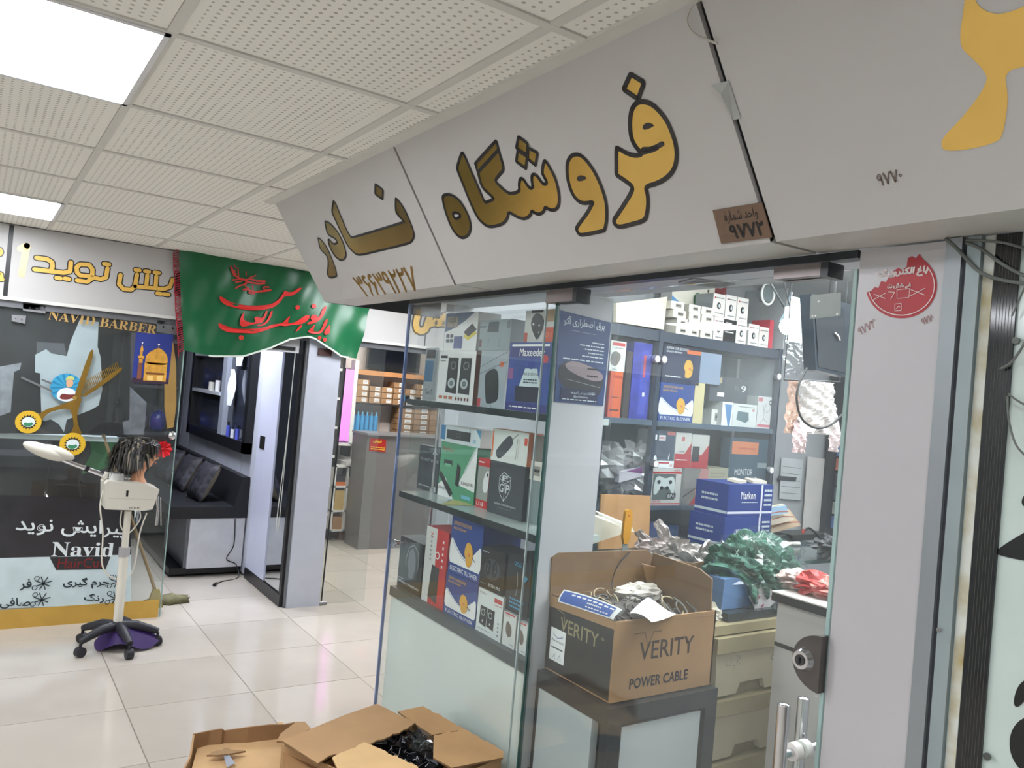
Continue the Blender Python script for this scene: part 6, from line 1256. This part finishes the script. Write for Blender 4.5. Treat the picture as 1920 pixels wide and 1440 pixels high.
b = MB(); a, c = P(1470, 712, 'y', 1.91), P(1575, 716, 'y', 1.91); b.cyl(a, c, .003, DKGREY, 8); b.cyl(c, Vector((c.x, c.y, 2.385)), .002, DKGREY, 6); b.cyl(a, Vector((a.x, a.y+.001, 2.385)), .002, DKGREY, 6); b.build('hanging_rail', label='thin chrome rail carrying the hanging plastic bags', cat='rail')
# stationery and cardboard behind the cable box
b = MB(); q = [P(*t, 'y', 2.45) for t in R5((125, 930), (575, 1000), (575, 718), (130, 705))]; q[0].z = q[1].z = 1.062; b.prism([q], (0, .008, 0), M((186, 142, 96), .7, var=.1, scale=12)); b.build('cardboard_sheet', label='tan cardboard sheet standing before the narrow cabinet bay', cat='cardboard')
b = MB(); b.box((1.80, 2.05, .85), (2.30, 2.40, 1.02), M((44, 52, 58), .4)); b.build('storage_box', label='dark storage box under the cream papers', cat='box')
for k, (q, c) in enumerate(((((1112, 1020), (1170, 1000), (1160, 985), (1115, 968)), (214, 208, 188)), (((1118, 990), (1190, 998), (1185, 988), (1122, 962)), (220, 214, 202)))):
    qq = [P(*t, 'y', 2.20+.08*k) for t in q]; b = MB(); b.prism([qq], (0, .05, .01), M(c, .6)); b.build('paper_stack', label=['cream paper stack before the tan cardboard sheet', 'white folded papers behind the cream stack'][k], cat='paper')
kn = thing('box_cutter', 'yellow handled cutter standing upright behind the cable box', 'cutter'); yk = 2.12
p1, p2, p3 = P(1180, 962, 'y', yk), P(1174, 1020, 'y', yk), P(1171, 1040, 'y', yk)
b = MB(); b.prism([chaikin([p1+Vector((-.018, 0, -.005)), p1+Vector((-.012, 0, .012)), p1+Vector((.012, 0, .012)), p1+Vector((.018, 0, -.005)), p2+Vector((.018, 0, 0)), p2+Vector((-.018, 0, 0))], 1)], (0, .012, 0), M((206, 146, 40), .4)); b.cyl(p1+Vector((0, -.001, -.01)), p1+Vector((0, .001, -.01)), .004, M((190, 90, 30), .4), 8); b.build('handle', kn)
b = MB(); b.obox(p3+Vector((-.013, .003, -.06)), (.026, 0, 0), (0, .004, 0), p2-p3+Vector((0, 0, .06)), M((190, 200, 200), .25, .6)); b.build('blade', kn)
# heap of silver bags on the box rim
hp = random.Random(11); FOILS = [M((196, 188, 184), .35, .3, var=.1), M((214, 204, 200), .45, var=.06), M((170, 164, 160), .3, .5, var=.1), M((206, 190, 188), .4, .1)]
for k in range(16):
    px, py = hp.uniform(1200, 1350), hp.uniform(985, 1045); yy = hp.uniform(2.12, 2.22); c = P(px, py, 'y', yy); a = hp.uniform(-.9, .9)
    if py < 1005 and px < 1240: c.z -= .04
    L_, w_ = hp.uniform(.10, .16), hp.uniform(.03, .05); d = Vector((math.cos(a), hp.uniform(-.2, .2), math.sin(a))).normalized(); e = Vector((0, -.35, 1)).cross(d).cross(d).normalized()
    mt = FOILS[k % 4]; s0 = hp.random()*9
    b = MB(); b.grid(lambda u, v: c+d*(u-.5)*L_+e*(v-.5)*w_*(1-.3*abs(2*u-1)**3)+Vector((0, -1, .3))*.008*(math.sin(u*11+s0)+math.sin(v*7+u*5+s0)), 9, 4, mt, False); b.grid(lambda u, v: c+Vector((0, .01, -.004))+d*(u-.5)*L_+e*(v-.5)*w_*(1-.3*abs(2*u-1)**3)+Vector((0, 1, -.3))*.006*math.sin(u*9+s0), 9, 4, mt, False)
    b.build('foil_pouch', label='crumpled silver grey pouch in the heap behind the cable box', cat='pouch', group='silver pouches heaped behind the cable box')
crumple('pouch_pile', 'bulky grey mass of packed pouches under the silver heap', 'pouches', P(1280, 1045, 'y', 2.24), .085, (1.9, .7, .62), FOILS[2], 31, (36, 18), .18)
# green bubble bag, blue bin, beige drawers
yb2 = 1.86; c = P(1408, 1070, 'y', yb2+.0)
gb = thing('bubble_bag', 'big clear bag stuffed with green bubble packing on the blue bin', 'bag')
GP_ = [M((70, 112, 96), .25, var=.5, scale=40), M((150, 190, 172), .2, var=.2), M((206, 216, 206), .2)]
crumple('green_filling', None, None, c, .155, (1.3, .62, .78), GP_[0], 5, (64, 38), .16, gb)
b = MB()
for k in range(420):
    a, t = hp.uniform(0, 6.28), hp.uniform(.05, 2.0); d = Vector((math.cos(a)*math.sin(t)*1.25, math.sin(a)*math.sin(t)*.62, math.cos(t)*.78)); p = c+d*.15
    e = Vector((hp.uniform(-1, 1), hp.uniform(-1, 1), hp.uniform(-1, 1))).normalized()*hp.uniform(.008, .022); f_ = Vector((hp.uniform(-1, 1), hp.uniform(-1, 1), hp.uniform(-1, 1))).normalized()*hp.uniform(.002, .006); b.add([p-e-f_, p+e, p+e+f_], [(0, 1, 2)], GP_[1+(k % 3 == 0)])
b.build('crinkles', gb, kind='stuff')
crumple('clear_wrap', None, None, c+Vector((.02, -.02, 0)), .166, (1.3, .68, .8), CLEAR, 8, (30, 18), .2, gb)
bb = thing('storage_bin', 'light blue plastic bin with a paper label on the beige drawers', 'bin')
pa, pb = P(1350, 1165, 'y', 1.80), P(1478, 1160, 'y', 1.80); zb_ = .995
b = MB(); b.hexa([(pa.x, 1.80, zb_), (pb.x-.01, 1.80, zb_), (pb.x-.01, 1.91, zb_), (pa.x, 1.91, zb_), (pa.x-.005, 1.79, zb_+.105), (pb.x, 1.79, zb_+.105), (pb.x, 1.91, zb_+.105), (pa.x-.005, 1.91, zb_+.105)], M((104, 140, 186), .3, var=.05)); b.build('body', bb)
b = MB(); q = [P(*t, 'y', 1.782) for t in ((1423, 1158), (1462, 1120), (1436, 1092), (1405, 1120))]; b.prism([q], (0, .002, 0), M((214, 208, 208), .5)); F = Face(b, q[0], q[1]-q[0], q[3]-q[0], NY, .001)
for u, v_ in ((.3, .3), (.6, .6), (.3, .7), (.75, .3)): F.rect(u-.06, v_-.05, u+.06, v_+.05, M((170, 90, 110), .5))
b.build('paper_label', bb); MB().box((pb.x-.09, 1.786, zb_+.02), (pb.x-.02, 1.789, zb_+.05), PRINTW).build('small_label', bb)
MB().box((pa.x-.01, 1.76, zb_-.03), (pb.x+.015, 1.96, zb_-.002), M((46, 56, 58), .25)).build('bin_tray', label='dark green flat tray between blue bin and beige drawers', cat='tray')
du = thing('drawer_tower', 'beige plastic drawer tower with scribbled fronts', 'drawer unit'); BG = M((196, 186, 158), .45, var=.06, scale=6); BG2 = M((168, 156, 122), .45, var=.08)
xa, xb = P(1340, 1240, 'y', 1.74).x, P(1462, 1240, 'y', 1.74).x; zt0 = zb_-.031; hd_ = (P(1400, 1185, 'y', 1.74).z-P(1395, 1300, 'y', 1.74).z)
b = MB(); b.box((xa-.01, 1.76, .02), (xb+.01, 2.05, zt0-.02), M((150, 140, 112), .5)); b.build('frame', du); MB().box((xa-.015, 1.74, zt0-.03), (xb+.015, 2.06, zt0), BG2).build('top_lid', du, label='yellowed top lid')
z = zt0-.035
for k in range(5):
    if z-hd_ < 0: break
    d = MB(); z0_, z1_ = z-hd_+.012, z
    wd = xb-xa
    loop = [(xa+.01, 1.735, z0_), (xa+wd*.33, 1.735, z0_), (xa+wd*.38, 1.735, z0_+.035), (xa+wd*.72, 1.735, z0_+.035), (xa+wd*.77, 1.735, z0_), (xb-.01, 1.735, z0_), (xb, 1.735, z1_-.045), (xa, 1.735, z1_-.045)]
    d.prism([loop], (0, .02, 0), BG); d.box((xa-.012, 1.722, z1_-.05), (xb+.012, 1.76, z1_), BG2)
    F = Face(d, (xa, 1.735, z0_), (wd, 0, 0), (0, 0, z1_-z0_), NY, .001)
    if k == 0: F.line([(.14, .62), (.16, .5), (.22, .5), (.22, .64)], .0012, PI_['gr']); F.line([(.24, .5), (.28, .48), (.26, .42)], .0012, PI_['gr']); F.line([(.3, .5), (.31, .66), (.36, .6), (.31, .56), (.37, .48)], .0012, PI_['gr']); F.ell(.86, .52, .03, .05, PI_['gr'], 10, .7)
    if k == 2: F.small(.1, .3, .7, .5, M((150, 140, 120), .5), 1, 3)
    d.build('drawer', du); z -= hd_
# desk with seam and red bags
dk = thing('desk', 'white desk cabinet with a black edged top behind the glass door', 'desk')
xd = 2.16; zt = P(1500, 1120, 'x', xd).z
MB().box((xd, .72, .02), (2.7, 1.60, zt-.03), M((200, 194, 190), .45, var=.02)).build('body', dk); MB().box((xd-.02, .70, zt-.03), (2.72, 1.61, zt-.004), BLACK).build('black_edge', dk); MB().box((xd-.022, .70, zt-.004), (2.72, 1.61, zt), M((206, 200, 194), .4)).build('top', dk)
zs = P(1470, 1212, 'x', xd).z; b = MB(); b.box((xd-.002, 1.0, zs-.006), (xd, 1.6, zs+.006), BLACK); b.build('seam', dk)
RB2 = M((176, 60, 56), .4, var=.25, scale=18)
for k, (px, py, s_, m_) in enumerate(((1500, 1095, .05, M((190, 170, 162), .4, var=.3, scale=20)), (1530, 1085, .055, RB2), (1548, 1100, .05, M((200, 140, 130), .4, var=.3, scale=20)))):
    c = P(px, py, 'x', xd+.1); crumple('plastic_bag', ['clear reddish bag at the near desk corner', 'bright red crumpled bag on the desk', 'pinkish bag beside the red one on the desk'][k], 'bag', (c.x, c.y, zt+s_*.55), s_, (1.2, 1.5, .6), m_, 20+k, (18, 12), .25)
MB().box((2.62, 1.35, zt), (2.8, 1.5, zt+.05), M((190, 150, 110), .6)).build('carton', label='small tan carton lying at the back of the desk', cat='carton')
# ================================================================== DRAWER UNIT AND CABLE BOX
bx0, bx1, by0, by1, bz0, bz1 = 1.52, 1.924, 1.641, 1.943, .833, 1.053
dw = thing('drawer_unit', 'black framed drawer unit with milky panels under the cable box', 'drawer unit')
ux0, ux1, uy0, uy1, uz = 1.496, 1.929, 1.615, 1.944, .826
BF_ = M((40, 46, 50), .3, var=.1); MILK = M((186, 192, 192), .25, var=.04, scale=3)
b = MB(); b.box((ux0, uy0, uz-.05), (ux1, uy1, uz), BF_)
for x in (ux0, ux1-.05): 
    for y in (uy0, uy1-.03): b.box((x, y, .0), (x+.05, y+.03, uz-.05), BF_)
b.box((ux0+.04, uy1-.01, .05), (ux1-.01, uy1, uz-.05), BF_); b.build('frame', dw)
for k, (za, zb__) in enumerate(((.535, .776), (.255, .50))):
    MB().box((ux0+.06, uy0+.008, za+.02), (ux1-.06, uy0+.03, zb__-.01), MILK).build('drawer_front', dw); b = MB(); b.box((ux0-.004, uy0+.06, za), (ux0+.02, uy1-.02, zb__), MILK); b.box((ux0+.02, uy0+.03, za), (ux1-.06, uy1-.02, za+.01), BF_); b.build('drawer_side', dw)
    MB().box((ux0-.01, uy0, za-.035), (ux1, uy1, za-.006), BF_).build('crossbar', dw)
vb = thing('cable_box', 'open brown cardboard box of power cables with black end', 'cardboard box')
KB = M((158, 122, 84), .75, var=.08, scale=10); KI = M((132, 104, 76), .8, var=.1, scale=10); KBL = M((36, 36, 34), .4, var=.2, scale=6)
th = .006
b = MB(); b.box((bx0, by0, bz0), (bx1, by0+th, bz1), KB); F = Face(b, (bx0, by0, bz0), (bx1-bx0, 0, 0), (0, 0, bz1-bz0), NY, .0006)
DKI = M((58, 46, 40), .6); F.text('VERITY', .24, .47, .78, .70, DKI, fat=.0012); F.line([(.18, .82), (.28, .82), (.31, .66)], .003, M((110, 84, 62), .6)); F.line([(.31, .62), (.36, .82), (.44, .82)], .003, M((110, 84, 62), .6)); F.text('POWER CABLE', .17, .12, .74, .25, M((44, 44, 50), .6), fat=.002); F.line([(.0, .97), (1, .93)], .001, KI)
b.build('long_side', vb, label='brown side with dark lettering')
b = MB(); b.box((bx0, by0+th, bz0), (bx0+th, by1, bz1), KBL); F = Face(b, (bx0, by1, bz0), (0, by0-by1, 0), (0, 0, bz1-bz0), NX, .0006)
F.poly([(0, .84), (0, 1), (1, 1), (1, .9)], KB); GT = M((150, 140, 104), .5); F.text('VERITY', .2, .58, .78, .76, GT, fat=.0009); F.ell(.84, .72, .02, .018, GT, 10, .6); F.line([(.14, .84), (.24, .82), (.27, .7)], .002, GT)
F.rect(.06, .14, .3, .58, PRINTW); F.up(); F.line([(.1, .5), (.18, .46), (.26, .5)], .002, BLU); F.text('Avocato', .08, .4, .28, .44, PI_['dk']); F.small(.09, .3, .27, .34, PI_['dk'], 1); F.line([(.12, .18), (.15, .24), (.16, .17)], .0012, BLU); F.line([(.2, .18), (.23, .25), (.25, .17)], .0012, BLU)
b.build('short_side', vb, label='black end with gold lettering')
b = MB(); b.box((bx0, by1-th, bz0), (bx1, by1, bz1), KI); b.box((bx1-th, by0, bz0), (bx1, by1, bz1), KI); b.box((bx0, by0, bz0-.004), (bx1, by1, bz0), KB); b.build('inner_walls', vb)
def torn(a, c, n, amp, seed, lo):
    r0 = random.Random(seed); out = [a]
    for i in range(1, n): out.append(a.lerp(c, i/n)+Vector((0, 0, r0.uniform(-amp, amp))))
    return out+[c]
b = MB(); q = [P(*t, 'y', by1) for t in ((1035, 1046), (1048, 1037), (1215, 1031), (1226, 1045), (1232, 1062), (1262, 1050), (1300, 1056), (1330, 1052), (1352, 1048))]; lp = [Vector((bx0, by1, bz1-.02))]+q+[Vector((q[-1].x, by1, bz1-.02))]
b.prism([lp], (0, .006, 0), KI); F = Face(b, (bx0, by1, bz1), (bx1-bx0, 0, 0), (0, 0, .1), NY, .001)
for i in range(9): F.line([(.08+.1*i, -.1), (.085+.1*i, 1.05 if i < 4 else .8)], .0008, M((120, 94, 68), .8))
b.build('back_flap', vb, label='tall torn rear flap')
b = MB(); q = [Vector((bx1-.004, by0+.02, bz1-.01)), Vector((bx1-.004, by1, bz1-.01)), Vector((bx1-.005, by1-.02, bz1+.115)), Vector((bx1-.004, by0+.08, bz1+.11)), Vector((bx1-.004, by0+.025, bz1+.09))]; b.prism([q], (.006, 0, 0), KI); b.build('end_flap', vb)
b = MB(); q = [P(1204, 1058, 'y', by1-.02), P(1245, 1068, 'y', by1-.05), P(1300, 1090, 'y', by1-.09), P(1320, 1118, 'y', by1-.14), P(1336, 1140, 'y', by1-.2), P(1300, 1142, 'y', by1-.12), P(1240, 1110, 'y', by1-.06), P(1215, 1100, 'y', by1-.03)]; b.prism([q], (.0, .004, .003), M((140, 108, 78), .8)); b.build('folded_flap', vb)
# cables and papers in the box
cbx = thing('cable_pile', 'tangled power cables and packets filling the brown box', 'cables')
rc = random.Random(21); CC = [M((34, 34, 34), .4), M((96, 92, 84), .5), M((176, 160, 126), .5), M((60, 62, 62), .4)]
b = MB()
for k in range(60):
    c = Vector((rc.uniform(bx0+.05, bx1-.05), rc.uniform(by0+.05, by1-.05), bz1+rc.uniform(-.045, .005))); r1, r2, a = rc.uniform(.02, .06), rc.uniform(.015, .04), rc.uniform(0, 3)
    if c.x+r1 > bx1-.01: c.x -= r1
    if c.x-r1 < bx0+.01: c.x += r1
    if c.y+r1 > by1-.01: c.y -= r1*.8
    if c.y-r1 < by0+.01: c.y += r1*.8
    n_ = 16; tl = rc.uniform(-.5, .5)
    pts = [c+Vector((math.cos(a)*math.cos(t)*r1-math.sin(a)*math.sin(t)*r2, math.sin(a)*math.cos(t)*r1+math.cos(a)*math.sin(t)*r2, .02*math.sin(t+a)+.018*math.cos(t*1.3)*tl)) for t in [i/n_*rc.choice([4.5, 5.8]) for i in range(n_)]]
    b.tube(pts, rc.uniform(.002, .0038), CC[k % 4], 6)
b.build('cable_tangle', cbx, kind='stuff')
crumple('dark_mass', None, None, ((bx0+bx1)/2, (by0+by1)/2, bz1-.07), .1, (1.85, 1.3, .7), M((70, 64, 58), .5, var=.5, scale=30), 40, (30, 16), .15, cbx)
c = P(1195, 1112, 'y', 1.86); crumple('plastic_packet', 'milky plastic packet lying on the cables at the back of the box', 'packet', c, .055, (1.7, .7, .55), M((196, 190, 180), .25, var=.1), 44, (18, 10), .2)
c = P(1330, 1150, 'y', 1.70); crumple('plastic_packet', 'clear plastic packet in the corner of the cable box', 'packet', c, .035, (1.3, .8, .8), M((206, 200, 184), .25, var=.1), 45, (16, 10), .25)
b = MB(); q = [P(*t, 'x', bx0-.004) for t in ((1045, 1130), (1046, 1108), (1118, 1122), (1157, 1145), (1150, 1161), (1100, 1148))]
def fl(u, v):
    a, c, d, e = P(1046, 1128, 'x', bx0-.006), P(1150, 1162, 'x', bx0-.006), P(1158, 1144, 'x', bx0-.006), P(1049, 1106, 'x', bx0-.006)
    p = (a*(1-u)+c*u)*(1-v)+(e*(1-u)+d*u)*v; return p+Vector((.018*v*v, 0, .006*math.sin(u*3.1)*v))
b.grid(fl, 12, 3, PRINTW); b.grid(lambda u, v: fl(.03+u*.9, .1+v*.82)+Vector((-.0012, 0, .0003)), 12, 3, M((56, 96, 176), .35))
for (u0, u1, v0) in ((.5, .9, .25), (.5, .75, .5), (.2, .95, .72)): 
    for i in range(8): 
        ua, ub = u0+(u1-u0)*i/8, u0+(u1-u0)*(i+.7)/8; b.add([fl(*t)+Vector((-.0022, 0, .0005)) for t in ((ua, v0), (ub, v0), (ub, v0+.1), (ua, v0+.1))], [(0, 1, 2, 3)], PRINTW)
b.build('leaflet', label='blue printed leaflet draped over the black end of the cable box', cat='leaflet')
b = MB(); w0 = [P(1180, 1150, 'z', bz1+.012), P(1222, 1168, 'z', bz1+.010), P(1268, 1145, 'z', bz1+.014), P(1215, 1125, 'z', bz1+.022)]
b.grid(lambda u, v: (w0[0]*(1-u)+w0[1]*u)*(1-v)+(w0[3]*(1-u)+w0[2]*u)*v+Vector((0, 0, .010*math.sin(u*3+v*2))), 8, 6, M((216, 216, 214), .5)); b.build('paper_sheet', label='curled white paper sheet on top of the cables', cat='paper')
b = MB(); b.tube(cat_rom([P(1180, 1035, 'y', 1.935), P(1160, 1058, 'y', 1.93), P(1149, 1085, 'y', 1.92), P(1148, 1104, 'y', 1.90)], 5, False), .0022, INK, 6); b.build('thin_cord', label='thin dark cord hanging over the rear flap of the cable box', cat='cord')
# ================================================================== EMPTY CARTONS ON THE AISLE FLOOR
def Z3_(x, y, z): return P(300+x*.3646, 1280+y*.3646, 'z', z)
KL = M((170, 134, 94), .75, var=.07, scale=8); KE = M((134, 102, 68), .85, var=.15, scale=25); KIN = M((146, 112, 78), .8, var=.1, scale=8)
def sheet(b, pts, th_, mat, edge=KE): b.prism([pts], (0, 0, -th_), mat, edge)
cx = thing('cardboard_box', 'opened brown carton with torn flaps against the showcase glass', 'cardboard box')
H = .56
cA, cB_, cC_ = Z3_(628, 300, H), Z3_(1115, 108, H), Z3_(1765, 355, H)
for p in (cA, cB_, cC_): p.x = min(p.x, 1.435)
u_ = cB_-cA; cC_ = P(943, 1409, 'z', H); cD_ = cA+(cC_-cB_)
xr_ = 1.435
base = [Vector((cA.x, cA.y, 0)), Vector((cB_.x, cB_.y, 0)), Vector((min(cC_.x, xr_), cC_.y, 0)), Vector((cD_.x, cD_.y, 0))]
b = MB()
for i in range(4):
    a, c = base[i], base[(i+1) % 4]; ins = (sum(base, Vector())/4-a)*.02; ins2 = (sum(base, Vector())/4-c)*.02
    b.hexa([a, c, c+ins2, a+ins, a+Vector((0, 0, H-.01)), c+Vector((0, 0, H-.01)), c+ins2+Vector((0, 0, H-.01)), a+ins+Vector((0, 0, H-.01))], KL)
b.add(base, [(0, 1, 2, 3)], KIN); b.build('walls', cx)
def flapat(l, z, name, par, mat=KL, tilt=None, jag=0, seed=1):
    r0 = random.Random(seed); pts = [Z3_(x, y, z) for x, y in l]; q = []
    for i, p in enumerate(pts):
        n_ = pts[(i+1) % len(pts)]; q.append(p)
        if jag and (i in jag): 
            k_ = max(3, int((n_-p).length/.012))
            for j in range(1, k_): q.append(p.lerp(n_, j/k_)+Vector((r0.uniform(-.006, .006), r0.uniform(-.006, .006), 0)))
    for p in q: p.x = min(p.x, 1.436)
    if tilt: 
        for p in q: p.z += tilt(p)
    b = MB(); sheet(b, q, .005, mat); return b.build(name, par)
flapat([(628, 298), (940, 170), (1115, 108), (1315, 207), (1240, 250), (1090, 310), (960, 360), (870, 375), (812, 415)], H+.008, 'flap', cx, jag=(3, 4, 5, 6), seed=2)
flapat([(1222, 147), (1355, 120), (1460, 180), (1565, 240), (1400, 268), (1312, 212)], H+.002, 'flap', cx, M((172, 134, 92), .75, var=.07), jag=(1, 2), seed=3)
flapat([(1408, 268), (1565, 240), (1765, 352), (1765, 385), (1500, 437), (1405, 385)], H+.004, 'flap', cx, M((176, 138, 94), .75, var=.07), jag=(0, 1), seed=4)
flapat([(885, 385), (980, 340), (1050, 305), (1100, 325), (1250, 395), (1345, 445), (1300, 520), (950, 520)], H+.018, 'torn_flap', cx, M((204, 168, 120), .8, var=.08), jag=(0, 1, 3, 4), seed=5)
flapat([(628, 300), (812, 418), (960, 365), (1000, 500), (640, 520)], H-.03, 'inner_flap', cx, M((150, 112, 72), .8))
fm = thing('foil_packing', 'black and silver foil packing inside the opened carton', 'packing')
c = Z3_(1290, 340, H-.10); crumple('dark_foil', None, None, c, .11, (1.0, 1.3, .5), M((46, 48, 54), .25, .3, var=.3), 50, (30, 16), .25, fm)
b = MB(); 
for k in range(70):
    p = Z3_(rc.uniform(1170, 1395), rc.uniform(270, 420), H-.045+rc.uniform(-.01, .015)); e = Vector((rc.uniform(-1, 1), rc.uniform(-1, 1), rc.uniform(-.4, .6))).normalized()*rc.uniform(.006, .018); f_ = Vector((rc.uniform(-1, 1), rc.uniform(-1, 1), 0)).normalized()*.003; b.add([p-e-f_, p+e, p+e+f_], [(0, 1, 2)], M((206, 208, 214), .15, .6))
b.build('bright_crinkles', fm, kind='stuff')
crumple('clear_film', None, None, Z3_(1345, 300, H-.03), .05, (1.0, 1.3, .6), CLEAR, 52, (18, 12), .25, fm)
cy = thing('cardboard_box', 'torn open brown carton with caved flaps on the aisle tiles', 'cardboard box')
H2 = .50
bk = [Z3_(170, 262, H2), Z3_(250, 245, H2-.005), Z3_(318, 234, H2), Z3_(330, 244, H2-.01), Z3_(450, 226, H2), Z3_(560, 214, H2), Z3_(640, 212, H2-.004), Z3_(700, 200, H2), Z3_(745, 206, H2)]
b = MB(); lo_ = [Vector((p.x, p.y, 0)) for p in bk]
b.v = []; 
for i in range(len(bk)-1): 
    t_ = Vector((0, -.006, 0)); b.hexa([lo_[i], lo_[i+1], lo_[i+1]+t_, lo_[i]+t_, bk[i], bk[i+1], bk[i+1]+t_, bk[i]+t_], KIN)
b.build('back_wall', cy)
lf_ = [Z3_(170, 262, H2), Z3_(150, 380, H2-.03), Z3_(120, 440, H2-.04), Z3_(60, 560, H2-.05)]; b = MB()
for i in range(3): t_ = Vector((.006, 0, 0)); a, c = lf_[i], lf_[i+1]; b.hexa([Vector((a.x, a.y, 0)), Vector((c.x, c.y, 0)), Vector((c.x, c.y, 0))+t_, Vector((a.x, a.y, 0))+t_, a, c, c+t_, a+t_], KL)
b.build('side_wall', cy)
flapat([(700, 200), (745, 200), (775, 235), (640, 300), (600, 300), (620, 262)], H2+.005, 'flap', cy, KL, seed=7)
flapat([(180, 445), (250, 380), (330, 368), (430, 348), (540, 310), (625, 290), (640, 600), (140, 600)], H2-.11, 'caved_flap', cy, M((196, 160, 116), .8, var=.08), jag=(0, 1, 2, 3, 4), seed=8, tilt=lambda p: .06)
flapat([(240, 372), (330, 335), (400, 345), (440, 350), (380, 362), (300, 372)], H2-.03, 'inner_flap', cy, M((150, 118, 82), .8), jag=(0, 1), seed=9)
b = MB(); a, c, d = Z3_(320, 340, H2-.03), Z3_(372, 420, H2-.04), Z3_(345, 400, H2-.03); b.add([a, Z3_(340, 352, H2-.03), Z3_(388, 415, H2-.04), c, Z3_(345, 437, H2-.04), Z3_(330, 390, H2-.03)], [(0, 1, 2, 3), (0, 3, 4, 5)], M((150, 154, 166), .3)); b.build('tape_scrap', label='curled scrap of clear tape in the torn carton', cat='tape')
bpy.context.view_layer.update()
